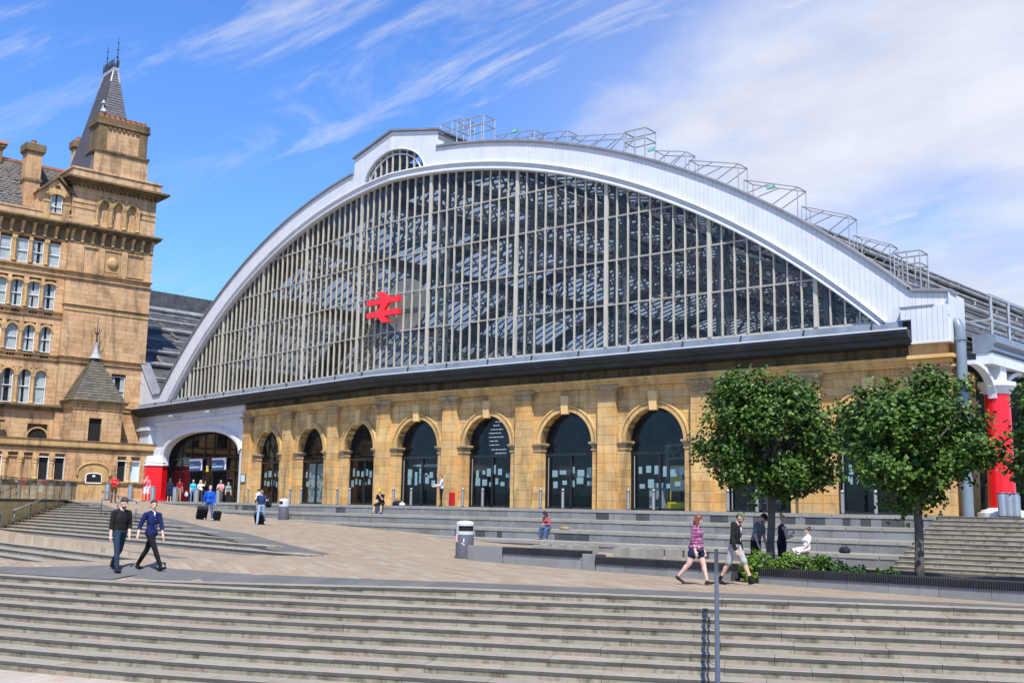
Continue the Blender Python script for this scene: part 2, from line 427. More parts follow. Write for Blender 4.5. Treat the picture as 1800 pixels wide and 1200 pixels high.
def paving(name, cols, ang, lw, lh, mort):
    m, n, b = mat_nodes(name); t = NT(n)
    g = t.new('ShaderNodeNewGeometry'); mp = t.new('ShaderNodeMapping'); mp.inputs['Rotation'].default_value = (0, 0, ang)
    t.lk(g.outputs['Position'], mp.inputs[0])
    def brick(a, b_, w, h, ms):
        k = t.new('ShaderNodeTexBrick'); t.lk(mp.outputs[0], k.inputs[0])
        k.inputs['Color1'].default_value = a + (1,); k.inputs['Color2'].default_value = b_ + (1,); k.inputs['Mortar'].default_value = mort + (1,)
        k.inputs['Scale'].default_value = 1; k.inputs['Mortar Size'].default_value = ms; k.inputs['Brick Width'].default_value = w; k.inputs['Row Height'].default_value = h
        k.inputs['Bias'].default_value = 0.; k.offset_frequency = 2; return k
    k1 = brick((0, 0, 0), (1, 1, 1), lw, lh, .006)
    rp = t.new('ShaderNodeValToRGB'); t.lk(k1.outputs[0], rp.inputs[0])
    for i, c in enumerate(cols):
        e = rp.color_ramp.elements[i] if i < 2 else rp.color_ramp.elements.new(.5)
        e.position = i / (len(cols) - 1); e.color = c + (1,)
    rp.color_ramp.interpolation = 'LINEAR'
    c = t.mix(k1.outputs['Fac'], rp.outputs[0], mort)
    f = t.noise(.35, 8, .7, coord='World'); c = t.mix(t.rmp(f, .42, .72, 0, .5), c, (.25, .20, .14))
    f2 = t.noise(3, 8, .7, coord='World'); c = t.mix(t.rmp(f2, .52, .76, 0, .35), c, (.32, .265, .19))
    sp = t.noise(5, 2, .4, coord='World'); c = t.mix(t.rmp(sp, .72, .75, 0, .5), c, (.08, .07, .06))
    t.setin(b.inputs['Base Color'], c); b.inputs['Roughness'].default_value = .8; b.inputs['Specular IOR Level'].default_value = .3
    t.bump(b, k1.outputs['Fac'], -.25, .006)
    return m
M['paving'] = paving('sandstone_paving', [(.225, .175, .12), (.29, .238, .17), (.265, .19, .125), (.25, .222, .168), (.315, .265, .195)], .42, .8, .22, (.14, .11, .08))
M['lowpave'] = paving('lower_paving', [(.36, .22, .16), (.42, .36, .29), (.44, .27, .19), (.36, .33, .28)], 1.15, .9, .30, (.20, .16, .13))
def slate_mat(name, c1, c2, c3):
    m, n, b = mat_nodes(name); t = NT(n)
    base = t.mix(t.rand(), c1, c2)
    f = t.noise(2.5, 7, .7, coord='World'); base = t.mix(t.rmp(f, .45, .7, 0, .6), base, c3)
    t.setin(b.inputs['Base Color'], base); b.inputs['Roughness'].default_value = .6
    t.bump(b, t.noise(20, 4, .6, coord='World'), .3, .02)
    return m
M['slate'] = slate_mat('roof_slate', (.055, .05, .048), (.13, .115, .10), (.17, .14, .11))
M['slatetower'] = slate_mat('tower_slate', (.085, .08, .085), (.12, .115, .122), (.15, .14, .145))
M['moss'] = slate_mat('mossy_stone_slate', (.07, .06, .045), (.13, .11, .08), (.10, .095, .05))
def leaf_mat(name, cols):
    m, n, b = mat_nodes(name); t = NT(n)
    rp = t.new('ShaderNodeValToRGB'); t.lk(t.new('ShaderNodeNewGeometry').outputs['Random Per Island'], rp.inputs[0])
    for i, c in enumerate(cols):
        e = rp.color_ramp.elements[i] if i < 2 else rp.color_ramp.elements.new(.5)
        e.position = i / (len(cols) - 1); e.color = c + (1,)
    t.lk(rp.outputs[0], b.inputs['Base Color']); b.inputs['Roughness'].default_value = .45
    b.inputs['Specular IOR Level'].default_value = .35
    out = n.nodes['Material Output']
    tl = t.new('ShaderNodeBsdfTranslucent'); t.lk(rp.outputs[0], tl.inputs[0])
    mx = t.new('ShaderNodeMixShader'); mx.inputs[0].default_value = .14
    t.lk(b.outputs[0], mx.inputs[1]); t.lk(tl.outputs[0], mx.inputs[2]); t.lk(mx.outputs[0], out.inputs[0])
    return m
M['leaf'] = leaf_mat('lime_tree_leaf', [(.016, .044, .006), (.035, .082, .008), (.085, .15, .017), (.025, .062, .008), (.055, .115, .013)])
M['leafdark'] = leaf_mat('dark_shrub_leaf', [(.02, .06, .012), (.04, .10, .018), (.05, .12, .03)])
M['leafbright'] = leaf_mat('bright_shrub_leaf', [(.07, .14, .015), (.12, .21, .022), (.17, .25, .035), (.09, .16, .02)])
m_, n_, b_ = mat_nodes('tree_bark'); t_ = NT(n_)
t_.setin(b_.inputs['Base Color'], t_.mix(t_.rmp(t_.noise(9, 8, .7, scl=(1, 1, .35), coord='World'), .35, .7), (.045, .038, .030), (.17, .145, .115)))
b_.inputs['Roughness'].default_value = .9; t_.bump(b_, t_.noise(24, 6, .7, scl=(1, 1, .4), coord='World'), .6, .02)
M['bark'] = m_
# ---------------------------------------------------------------- ground shape
import numpy as np
_cp = [(-9.7, -5, -.44), (1.85, -6.3, -.88), (11.7, -7.6, -1.32), (20, -8.9, -1.62), (24.8, -20.4, -1.556), (34, -20.4, -1.70), (40.4, -20.4, -1.77),
       (48, -20.4, -1.82), (27, -29.9, -1.67), (33, -27.3, -1.67), (36.2, -25.7, -1.675), (41, -23.1, -1.70), (20.1, -32.1, -1.825), (15, -33.2, -1.84), (6, -34, -1.86),
       (24, -31, -1.69), (34, -22.5, -1.66), (22.3, -24.9, -1.42), (14.4, -21.9, -1.10), (5.3, -18.7, -.77), (-1, -16.4, -.54), (-12, -12.3, -.13),
       (1, -10.5, -.98), (5, -14, -.98), (-3, -11, -.82), (14, -16, -1.24), (-14.5, -6, -.13), (-22, 0, -.02), (-32, 5, -.01), (21, -28.79, -1.49), (19.4, -29.02, -1.62), (16.8, -29.09, -1.745), (14.3, -29.17, -1.87), (24, -28.4, -1.50), (26.5, -27, -1.54),
       (5, -29.5, -2.0), (30, -10, -1.75), (42, -10, -1.80), (32, -15, -1.72)]
_P = np.array(_cp); _n = len(_P)
def _phi(r2): return 0.5 * r2 * np.log(r2 + 1e-12)
_A = np.zeros((_n + 3, _n + 3)); _d = ((_P[:, None, :2] - _P[None, :, :2]) ** 2).sum(-1)
_A[:_n, :_n] = _phi(_d) + np.eye(_n) * .05; _A[:_n, _n] = 1; _A[:_n, _n + 1:] = _P[:, :2]; _A[_n, :_n] = 1; _A[_n + 1:, :_n] = _P[:, :2].T
_w = np.linalg.solve(_A, np.concatenate([_P[:, 2], [0, 0, 0]]))
def edge_z(x): return -1.818 + .146 * max(0., min(1., (x - 23.) / 8.))
def gz(x, y):
    z = gz0(x, y)
    if y < -14 and x > -6:
        x1 = x + .45 * max(0, y - stair_y(x)) * .4
        d = (y - stair_y(x)) * .88 - TREAD * max(0., min(1., (x - 21.5) / 3.)) - .4
        w = max(0., min(1., 1 - d / 1.7)); w = w * w * (3 - 2 * w)
        z = z * (1 - w) + edge_z(x) * w
    return z
def gz0(x, y):
    z = float((_phi((_P[:, 0] - x) ** 2 + (_P[:, 1] - y) ** 2) * _w[:_n]).sum() + _w[_n] + _w[_n + 1] * x + _w[_n + 2] * y)
    return max(-2.6, min(z, -.006))

# front stairs: plan curve of level 1 (z = -1.82), bending at its left
_cx = [-5, 6, 13, 20.1, 26.7, 32.5, 36.0, 40.9, 50, 62]
_cy = [-33.9, -33.75, -33.3, -32.1, -30.3, -27.8, -26.14, -23.66, -18.9, -12.6]
def stair_y(x): 
    i = max(0, min(len(_cx) - 2, next((k for k in range(len(_cx) - 1) if x <= _cx[k + 1]), len(_cx) - 2)))
    def sl(k): return (_cy[min(k + 1, len(_cx) - 1)] - _cy[max(k - 1, 0)]) / (_cx[min(k + 1, len(_cx) - 1)] - _cx[max(k - 1, 0)])
    h = _cx[i + 1] - _cx[i]; u = (x - _cx[i]) / h
    return (2*u**3 - 3*u**2 + 1) * _cy[i] + (u**3 - 2*u**2 + u) * h * sl(i) + (-2*u**3 + 3*u**2) * _cy[i + 1] + (u**3 - u**2) * h * sl(i + 1)
def stair_pt(x, off):        # off metres in front (towards the camera side) of level 1 edge
    d = (stair_y(x + .05) - stair_y(x - .05)) / .1; n = Vector((d, -1)).normalized()
    return Vector((x, stair_y(x))) + n * off
RISE, TREAD = .15, .47
def cdt(poly, step, zfun, name, mat, extra=None, lift=0.0):
    vs = [Vector(p) for p in poly]; es = [(i, (i + 1) % len(vs)) for i in range(len(vs))]
    x0, x1 = min(p[0] for p in poly), max(p[0] for p in poly); y0, y1 = min(p[1] for p in poly), max(p[1] for p in poly)
    pts = list(vs)
    nx = int((x1 - x0) / step); ny = int((y1 - y0) / step)
    for i in range(1, nx):
        for j in range(1, ny): pts.append(Vector((x0 + i * step + .013 * j, y0 + j * step)))
    out = delaunay_2d_cdt(pts, es, [tuple(range(len(vs)))], 2, 1e-5)
    b = MB(); b.v = [(p.x, p.y, zfun(p.x, p.y) + lift) for p in out[0]]; b.f = [tuple(f) for f in out[2]]; b.m = [0] * len(b.f)
    o = b.build(name, mat, None, recalc=False)
    me = o.data
    if sum(p.normal.z for p in me.polygons) < 0: me.flip_normals()
    me.polygons.foreach_set('use_smooth', [True] * len(me.polygons))
    return tag(o, kind='structure')
def tline(t, x):             # world y on the line t = const (parallel to the left wall)
    return (t - SP * x) / CP
APEX = (22.3, -24.9)
def border_y(x): return -24.9 - .365 * (x - 22.3)
poly = [(22.3, -24.9)] + [(x, border_y(x)) for x in (18, 14, 10, 6, 2, -2, -6, -9.5, -12.1)] + [(-13.6, -12.15), (-15.1, -10.7), (-24, -12), (-37, -15)]
poly += [FL(37.5, 0, 0)[:2], FL(30, 4, 0)[:2], (0, 4), (36, 4), (66, 4), (66, -13.3)]
xs = [62 - i * 1.5 for i in range(24)]
poly += [tuple(stair_pt(x, -TREAD - .42)) for x in xs if x > 24]
poly += [tuple(stair_pt(x, -.42)) for x in (23, 22, 21, 19, 17, 15, 12, 9, 6, 2, -2)]
poly += [(-4, tline(-24.4, -4)), (21.6, tline(-24.4, 21.6))]
cdt(poly, .85, gz, 'plaza_paving', M['paving'])
# landing between the two left flights
cdt([(-5.5, tline(-20.8, -5.5)), (21.9, tline(-20.75, 21.9)), (22.25, -24.95), (21.55, tline(-24.36, 21.55)), (-8, tline(-24.36, -8)), (-9, -22)], 1.5,
    lambda x, y: -1.5, 'stair_landing', M['paving'], lift=.012)
# lower ground this side of the front stairs
o = MB(); o.quad((-400, -400, -3.19), (500, -400, -3.19), (500, 300, -3.19), (-400, 300, -3.19))
tag(o.build('lower_ground', M['lowpave'], None), kind='structure')

def band(pts_a, pts_b, name, zf, lift, mat='kerbgrey'):
    b = MB()
    for i in range(len(pts_a) - 1):
        q = [pts_a[i], pts_a[i + 1], pts_b[i + 1], pts_b[i]]
        b.quad(*[(p[0], p[1], zf(p[0], p[1]) + lift) for p in q])
    o = b.build(name, M[mat], None, recalc=False)
    if sum(p.normal.z for p in o.data.polygons) < 0: o.data.flip_normals()
    return tag(o, kind='structure')
xs = [60 - i * .5 for i in range(86)]
band([stair_pt(x, -TREAD - .42) for x in xs], [stair_pt(x, -TREAD - 1.5) for x in xs], 'stair_edge_band', gz, .008)
xs = [23.2 - i * .5 for i in range(54)]
band([stair_pt(x, -.42) for x in xs], [stair_pt(x, -1.55) for x in xs], 'stair_edge_band', gz, .012)
xs = [22.2 - i * .6 for i in range(57)]
band([(x, border_y(x) + .02) for x in xs], [(x, border_y(x) + 1.35) for x in xs], 'slope_edge_band', gz, .012)
band([(x, tline(-24.36, x)) for x in (-8, 5, 21.5)], [(x, tline(-23.5, x)) for x in (-8, 5, 21.5)], 'landing_edge_band', lambda x, y: -1.5, .018)
band([(x, tline(-21.3, x)) for x in (-5, 5, 20.4)], [(x, tline(-20.8, x)) for x in (-5, 5, 20.4)], 'landing_edge_band', lambda x, y: -1.5, .018)

# ---------------------------------------------------------------- front stairs, one object per stone
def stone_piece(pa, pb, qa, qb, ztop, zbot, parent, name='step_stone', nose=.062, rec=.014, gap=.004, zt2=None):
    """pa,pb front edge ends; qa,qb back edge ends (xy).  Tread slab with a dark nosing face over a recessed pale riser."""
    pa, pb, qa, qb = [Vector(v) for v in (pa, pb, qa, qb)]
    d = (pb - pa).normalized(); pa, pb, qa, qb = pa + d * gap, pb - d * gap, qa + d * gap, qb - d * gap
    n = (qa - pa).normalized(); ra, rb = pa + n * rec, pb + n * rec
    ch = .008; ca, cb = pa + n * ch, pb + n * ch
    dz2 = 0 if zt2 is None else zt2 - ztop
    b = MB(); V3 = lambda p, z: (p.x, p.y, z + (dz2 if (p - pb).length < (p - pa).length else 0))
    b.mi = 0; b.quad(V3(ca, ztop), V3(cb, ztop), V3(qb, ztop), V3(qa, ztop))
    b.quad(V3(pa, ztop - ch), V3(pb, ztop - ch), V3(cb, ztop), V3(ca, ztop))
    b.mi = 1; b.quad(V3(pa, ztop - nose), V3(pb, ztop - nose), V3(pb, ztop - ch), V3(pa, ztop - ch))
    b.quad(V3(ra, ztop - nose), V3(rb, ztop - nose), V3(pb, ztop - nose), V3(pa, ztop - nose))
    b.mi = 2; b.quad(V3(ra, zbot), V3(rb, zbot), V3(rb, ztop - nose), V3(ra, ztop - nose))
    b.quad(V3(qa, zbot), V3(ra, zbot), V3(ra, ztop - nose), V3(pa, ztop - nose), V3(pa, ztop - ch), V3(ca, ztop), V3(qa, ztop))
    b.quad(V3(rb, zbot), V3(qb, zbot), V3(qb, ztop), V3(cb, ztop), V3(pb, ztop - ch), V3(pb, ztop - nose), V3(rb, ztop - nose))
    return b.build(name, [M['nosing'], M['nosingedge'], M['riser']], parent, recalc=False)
b = MB()
xs = [60 - 2 * i for i in range(34)]
for i in range(len(xs) - 1):
    a0, a1 = stair_pt(xs[i], -1.2), stair_pt(xs[i + 1], -1.2); b0, b1 = stair_pt(xs[i], 9 * TREAD + .1), stair_pt(xs[i + 1], 9 * TREAD + .1)
    b.quad((a0.x, a0.y, -2.25), (a1.x, a1.y, -2.25), (b1.x, b1.y, -3.4), (b0.x, b0.y, -3.4))
fs = tag(b.build('front_stairs', M['riser'], None), kind='structure')
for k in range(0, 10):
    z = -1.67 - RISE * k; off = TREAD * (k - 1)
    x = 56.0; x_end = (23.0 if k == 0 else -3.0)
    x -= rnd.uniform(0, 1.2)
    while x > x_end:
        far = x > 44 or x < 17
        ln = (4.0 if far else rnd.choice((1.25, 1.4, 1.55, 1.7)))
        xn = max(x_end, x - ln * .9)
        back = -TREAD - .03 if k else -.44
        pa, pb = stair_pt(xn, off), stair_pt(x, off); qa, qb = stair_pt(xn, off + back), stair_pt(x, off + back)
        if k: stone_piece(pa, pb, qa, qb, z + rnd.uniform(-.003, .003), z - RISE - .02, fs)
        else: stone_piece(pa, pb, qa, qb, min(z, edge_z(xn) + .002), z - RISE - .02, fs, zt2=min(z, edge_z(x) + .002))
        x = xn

# ---------------------------------------------------------------- left flights
def flight(name, n, t0, z0, rise, tread, xr, xl, ln):
    b = MB()
    b.quad((-4, tline(t0 + .6, -4), z0 - .6), (12, tline(t0 + .6, 12), z0 - .6), (-8, tline(t0 + n * tread * .8, -8), z0 + n * rise * .8 - .6))
    par = tag(b.build(name, M['riser'], None), kind='structure')
    for k in range(n):
        t = t0 + tread * k; z = z0 + rise * (k + 1); x1 = xr(k, t); x0 = xl(k, t)
        x = x1
        while x > x0 + .05:
            xn = max(x0, x - ln * rnd.uniform(.85, 1.15))
            if xn - x0 < .5: xn = x0
            stone_piece((xn, tline(t, xn)), (x, tline(t, x)), (xn, tline(t + tread + .05, xn)), (x, tline(t + tread + .05, x)), z, z - rise - .25, par, nose=.05, rec=.012)
            x = xn
    return par
def bx_at(k, t):              # x on the border line for that t
    return (t + 16.52) / -.1917 + .55
def wl_at(k, t):
    u = (t + 20.3) / 7.2; return -5.2 - 9.9 * u
flight('upper_left_stairs', 12, -20.8, -1.5, .1135, .6, bx_at, wl_at, 1.9)
# the landing at z -1.5 ends in a lower flight that the plaza cuts into a wedge
def wedge_end(k, t): return (14.6, 17.2, 19.8, 21.5)[k]
flight('lower_left_stairs', 4, -26.35, -2.0, .125, .5, wedge_end, lambda k, t: -6, 1.9)

# ---------------------------------------------------------------- terraces in front of the arcade
TR, TT = .44, 1.3
def ter_y(j): return -5.0 - TT * j
XS = 33.5                     # terraces end here and stairs go on to the right
b = MB()
for j in range(4):
    b.box(-19, XS - .01, ter_y(j) + .03, 3.5 if j == 0 else ter_y(j - 1) + .2, -2.6, -TR * j - .02)
terr = tag(b.build('terrace', M['granite'], None), kind='structure')
cap_mesh = {}
def unit_cube(bev):
    key = round(bev, 4)
    if key in cap_mesh: return cap_mesh[key]
    bm = bmesh.new(); bmesh.ops.create_cube(bm, size=1.0)
    me = bpy.data.meshes.new('block'); bm.to_mesh(me); bm.free(); cap_mesh[key] = me
    return me
def shared_box(mats, key):
    me = cap_mesh.get(key)
    if me is None:
        b = MB(); e = .5; c = .46
        # slightly chamfered front edges (front = -y)
        b.v = [(-e, e, -e), (e, e, -e), (e, e, e), (-e, e, e), (-e, -c, -e), (e, -c, -e), (e, -c, e), (-e, -c, e), (-.485, -e, -.47), (.485, -e, -.47), (.485, -e, .47), (-.485, -e, .47)]
        b.f = [(0, 1, 2, 3), (4, 5, 1, 0), (5, 6, 2, 1), (6, 7, 3, 2), (7, 4, 0, 3), (8, 9, 5, 4), (9, 10, 6, 5), (10, 11, 7, 6), (11, 8, 4, 7), (8, 11, 10, 9)]
        b.m = [0] * 10
        me = bpy.data.meshes.new(key); me.from_pydata(b.v, [], b.f)
        bm = bmesh.new(); bm.from_mesh(me); bmesh.ops.recalc_face_normals(bm, faces=bm.faces); bm.to_mesh(me); bm.free()
        for m_ in (mats if isinstance(mats, list) else [mats]): me.materials.append(m_)
        cap_mesh[key] = me
    return me
def block(parent, name, key, mat, s0, s1, t0, t1, z0, z1, F=FR):
    """box piece sharing one mesh; front face towards -t"""
    me = shared_box(mat, key)
    a = Vector(F(0, 0, 0)); es = Vector(F(1, 0, 0)) - a; et = Vector(F(0, 1, 0)) - a
    c = Vector(F((s0 + s1) / 2, (t0 + t1) / 2, (z0 + z1) / 2))
    ex, ey = es * (s1 - s0), et * (t1 - t0)
    if es.cross(et).z < 0: ex = -ex
    Mx = Matrix(((ex.x, ey.x, 0, c.x), (ex.y, ey.y, 0, c.y), (ex.z, ey.z, z1 - z0, c.z), (0, 0, 0, 1)))
    return inst(me, name, parent, Mx)
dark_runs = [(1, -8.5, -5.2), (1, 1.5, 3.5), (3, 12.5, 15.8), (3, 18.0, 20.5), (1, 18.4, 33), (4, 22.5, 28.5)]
for j in range(4):
    y = ter_y(j); zt = -TR * j
    x = -19.0 if j == 0 else (-19, -9, 0)[j - 1]
    x0 = x
    while x < XS - .02:
        xn = min(XS - .01, x + rnd.choice((1.2, 1.35, 1.5)))
        block(terr, 'coping_stone', 'coping_stone', M['granitecap'], x + .004, xn - .004, y - .015, y + TT + .1 if j else y + 1.25, zt - .14, zt + rnd.uniform(-.002, .003))
        x = xn
    x = x0
    while x < XS - .02:
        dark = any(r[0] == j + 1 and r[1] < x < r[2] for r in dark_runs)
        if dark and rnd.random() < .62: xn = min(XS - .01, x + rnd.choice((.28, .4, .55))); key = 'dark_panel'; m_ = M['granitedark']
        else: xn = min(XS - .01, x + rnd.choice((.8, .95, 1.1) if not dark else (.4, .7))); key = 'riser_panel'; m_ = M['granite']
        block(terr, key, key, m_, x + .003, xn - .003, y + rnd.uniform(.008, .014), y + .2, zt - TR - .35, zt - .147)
        x = xn
# platform paving behind the first coping
b = MB(); b.quad((-19, ter_y(0) + 1.2, -.004), (70, ter_y(0) + 1.2, -.004), (70, 3.4, -.004), (-19, 3.4, -.004))
tag(b.build('station_platform_paving', M['granitecap'], None), kind='structure')
# stairs right of the terraces
b = MB(); b.quad((XS, ter_y(4), -2.3), (60, ter_y(4), -2.3), (60, ter_y(0) + .5, -.6), (XS, ter_y(0) + .5, -.6)); b.box(XS, 60, ter_y(0) + .6, 3.3, -1, -.05)
rs = tag(b.build('station_stairs', M['riser'], None), kind='structure')
for k in range(12):
    y = ter_y(0) - TT / 3 * k; z = -TR / 3 * k
    x = XS + .005
    while x < 52:
        xn = x + (rnd.choice((1.3, 1.5, 1.7)) if x < 43 else 4)
        stone_piece((x, y), (xn, y), (x, y + TT / 3 + .06 if k else y + 1.3), (xn, y + TT / 3 + .06 if k else y + 1.3), z + .001, z - TR / 3 - .03, rs, nose=.05, rec=.012)
        x = xn
# ---------------------------------------------------------------- station front
TAX = math.tan(AX)
ST = thing('railway_station', 'stone and glass railway station with a white arched fan window and red rail sign', 'station', (0, 0, 0))
def msweep(prof, s1, F, s0=None):         # profile (t,z) run along a wall, mitred at the bend unless s0 is given
    b = MB(); k = len(prof)
    for e in (0, 1):
        for t, z in prof: b.v.append(F((t * TAX if s0 is None else s0) if e == 0 else s1, t, z))
    for j in range(k):
        q = (j + 1) % k; b.f.append((j, q, k + q, k + j))
    b.f.append(tuple(range(k))); b.f.append(tuple(range(2 * k - 1, k - 1, -1))); b.m = [0] * len(b.f)
    return b
def merge(a, b):
    n = len(a.v); a.v += b.v; a.f += [tuple(i + n for i in f) for f in b.f]; a.m += [x + a.mi for x in b.m]; return a
BR, BL_ = 5.336, 5.691
pilR = [-.11 + BR * i for i in range(6)] + [31.95]
pilL = [.11 + BL_ * i for i in range(1, 4)]
AR, SPR = 1.65, 3.33
baysR = [(pilR[i], pilR[i + 1], 2.56 + BR * i) for i in range(6)]
baysL = [(.11, pilL[0], 2.95), (pilL[0], pilL[1], 8.65), (pilL[1], pilL[2], 14.34)]
core = MB(); rest = MB(); nblk = 0
wall = None
def arc_low(s, c, z0, R):
    d = abs(s - c)
    return max(z0, SPR + sqrt(R * R - d * d)) if d < R else z0
def bay(F, s0, s1, c, individual):
    global nblk
    cols = [(s0, 0., 6.1), (c - AR - .02, 0., 6.1)] + [(c + (AR + .02) * x, SPR + (AR + .02) * sqrt(max(0, 1 - x * x)), 6.1) for x in [-1 + i / 10 for i in range(21)]] + [(c + AR + .02, 0., 6.1), (s1, 0., 6.1)]
    core.strip(cols, .29, .8, F)
    row = 0; z = 0.0
    while z < 6.08:
        h = .36 if row % 3 else .44
        z1 = min(6.1, z + h)
        if z1 <= SPR + .02 or z < SPR - .2 and z1 < SPR + .25:
            ivs = [(s0, c - AR), (c + AR, s1)]
            ivs = [v for a, b_ in ivs for v in ([(a, b_)])]
        else:
            n = 5; o = (row % 2) * .5
            br = [s0] + [s0 + (s1 - s0) * (i + o) / n for i in range(1 if o == 0 else 0, n) if 0 < (i + o) / n < 1] + [s1]
            ivs = list(zip(br[:-1], br[1:]))
        for a, b_ in ivs:
            a += .007; b_ -= .007
            g0, g1 = z + .006, z1 - .006
            m = 7
            cols = [(a + (b_ - a) * i / m, arc_low(a + (b_ - a) * i / m, c, g0, AR), g1) for i in range(m + 1)]
            if abs(a - c) >= AR and abs(b_ - c) >= AR and not (a < c < b_): cols = [cols[0], cols[-1]]
            cols = [q for q in cols if q[1] < g1 - .012]
            if len(cols) < 2: continue
            tf = .25 + rnd.uniform(-.005, .005)
            if individual and nblk < 300:
                mb = MB(); mb.strip(cols, tf, .8, F); mb.build('stone_block', M['sand'], wall); nblk += 1
            else: rest.strip(cols, tf, .8, F)
        z = z1; row += 1
order = [(FR, baysR[i], True) for i in (3, 2, 1, 0, 4)] + [(FL, baysL[0], True)] + [(FR, baysR[5], False), (FL, baysL[1], False), (FL, baysL[2], False)]
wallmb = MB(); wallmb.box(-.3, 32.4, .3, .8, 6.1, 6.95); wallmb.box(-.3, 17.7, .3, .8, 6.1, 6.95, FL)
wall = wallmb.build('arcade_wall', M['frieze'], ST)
for F, bb, ind in order: bay(F, *bb, ind)
core.build('wall_core', M['joint'], wall)
tag(rest.build('stone_courses', M['sand'], wall), kind='stuff')
# pilasters with their stones
def pilaster(F, s, hw=.55):
    b = MB(); b.box(s - hw + .03, s + hw - .03, .03, .3, 0, 5.65, F)
    p = b.build('pilaster', M['joint'], ST)
    z = 0.; r = 0
    while z < 5.62:
        z1 = min(5.65, z + (.42, .5, .46)[r % 3])
        if r % 2: block(p, 'pilaster_stone', 'pilaster_stone', M['sand'], s - hw + .003, s + hw - .003, rnd.uniform(-.004, .004), .26, z + .005, z1 - .005, F)
        else:
            q = s + rnd.choice((-.12, .1, 0))
            block(p, 'pilaster_stone', 'pilaster_stone', M['sand'], s - hw + .003, q - .004, rnd.uniform(-.004, .004), .26, z + .005, z1 - .005, F)
            block(p, 'pilaster_stone', 'pilaster_stone', M['sand'], q + .004, s + hw - .003, rnd.uniform(-.004, .004), .26, z + .005, z1 - .005, F)
        z = z1; r += 1
    b = MB()
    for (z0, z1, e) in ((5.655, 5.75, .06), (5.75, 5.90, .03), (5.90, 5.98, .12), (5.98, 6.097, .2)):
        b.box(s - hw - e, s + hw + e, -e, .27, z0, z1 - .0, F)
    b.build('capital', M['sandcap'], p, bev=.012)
for s in pilR[:6]: pilaster(FR, s)
pilaster(FR, 32.05, .7)
for s in pilL: pilaster(FL, s)
# arch dressings
def dressing(F, c):
    n = 28; b = MB()
    for (r0, r1, t0) in ((AR + .001, AR + .17, .15), (AR + .17, AR + .24, .19), (AR + .24, AR + .33, .12)):
        k = len(b.v); 
        for i in range(n + 1):
            a = pi * i / n
            for r, t in ((r0, .26), (r0, t0), (r1, t0), (r1, .26)): b.v.append(F(c - r * cos(a), t, SPR + r * sin(a)))
        for i in range(n):
            for j in range(3):
                b.f.append((k + 4 * i + j, k + 4 * i + j + 1, k + 4 * i + j + 5, k + 4 * i + j + 4)); b.m.append(0)
    b.build('archivolt', M['sandtrim'], ST, recalc=True)
    b = MB(); b.prism([(c - .19, 4.84), (c + .19, 4.84), (c + .26, 5.78), (c - .26, 5.78)], .02, .28, F)
    b.build('keystone', M['sandkey'], ST, bev=.012)
    for sg in (-1, 1):
        b = MB()
        for z0, z1, e in ((2.95, 3.03, .05), (3.03, 3.2, .025), (3.2, 3.28, .09), (3.28, 3.385, .15)):
            a0, a1 = sorted((c + sg * (AR - e), c + sg * (AR + .46)))
            b.box(a0, a1, .25 - e, .82, z0, z1, F)
        b.build('impost', M['sandcap'], ST, bev=.01)
for bb in baysR: dressing(FR, bb[2])
for bb in baysL: dressing(FL, bb[2])
# entablature, frieze stones, gutter
ENT = [(.3, 6.098), (.02, 6.098), (.02, 6.21), (-.04, 6.22), (-.04, 6.34), (-.1, 6.36), (-.16, 6.43), (-.18, 6.50), (.3, 6.56)]
merge(msweep(ENT, 32.4, FR), msweep(ENT, 17.72, FL)).build('cornice', M['sandtrim'], ST)
b = MB()
for z0, z1, e in ((6.05, 6.15, .2), (6.15, 6.34, .3), (6.34, 6.5, .42), (6.5, 6.98, .12)): b.box(31.1, 32.55 + e, -.05 - e, 1.2, z0, z1)
b.box(31.45, 32.75, .02, 3.2, 0, 6.05)
b.build('corner_pier', M['sand'], ST, bev=.02)
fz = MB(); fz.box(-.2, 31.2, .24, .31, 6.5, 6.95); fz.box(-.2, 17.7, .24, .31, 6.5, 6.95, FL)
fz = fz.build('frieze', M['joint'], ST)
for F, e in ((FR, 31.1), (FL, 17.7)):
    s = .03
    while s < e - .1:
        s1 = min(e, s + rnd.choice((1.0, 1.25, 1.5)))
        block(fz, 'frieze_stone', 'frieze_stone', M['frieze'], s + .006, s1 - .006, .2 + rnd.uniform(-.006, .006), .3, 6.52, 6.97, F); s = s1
GUT1 = [(-.30, 8.0), (-.42, 7.60), (-.42, 7.52), (.25, 7.52), (.25, 8.0)]
GUT2 = [(-.42, 7.56), (-.98, 7.56), (-.99, 7.44), (-.93, 7.40), (-.86, 7.24), (-.62, 7.18), (-.55, 7.02), (-.30, 6.98), (.32, 6.96), (.32, 7.56)]
LIP = [(-.985, 7.605), (-1.02, 7.605), (-1.02, 7.535), (-.985, 7.535)]
merge(msweep(GUT1, 30.95, FR), msweep(GUT1, 36.4, FL)).build('gutter_fascia', M['gutlight'], ST)
merge(msweep(GUT2, 31.35, FR), msweep(GUT2, 36.9, FL)).build('gutter', M['gutdark'], ST)
merge(msweep(LIP, 31.35, FR), msweep(LIP, 36.9, FL)).build('lit_gutter_lip', M['trimgrey'], ST)  # pale colour stands for light caught along the gutter's edge
b = MB()
for s in [2.2 + 3.05 * i for i in range(10)]: b.box(s, s + .03, -.425 - .01, -.3, 7.6, 8.002)
for s in [2.0 + 3.05 * i for i in range(11)]: b.box(s, s + .03, -.425 - .01, -.3, 7.6, 8.002, FL)
tag(b.build('fascia_joints', M['gutdark'], ST), kind='stuff')

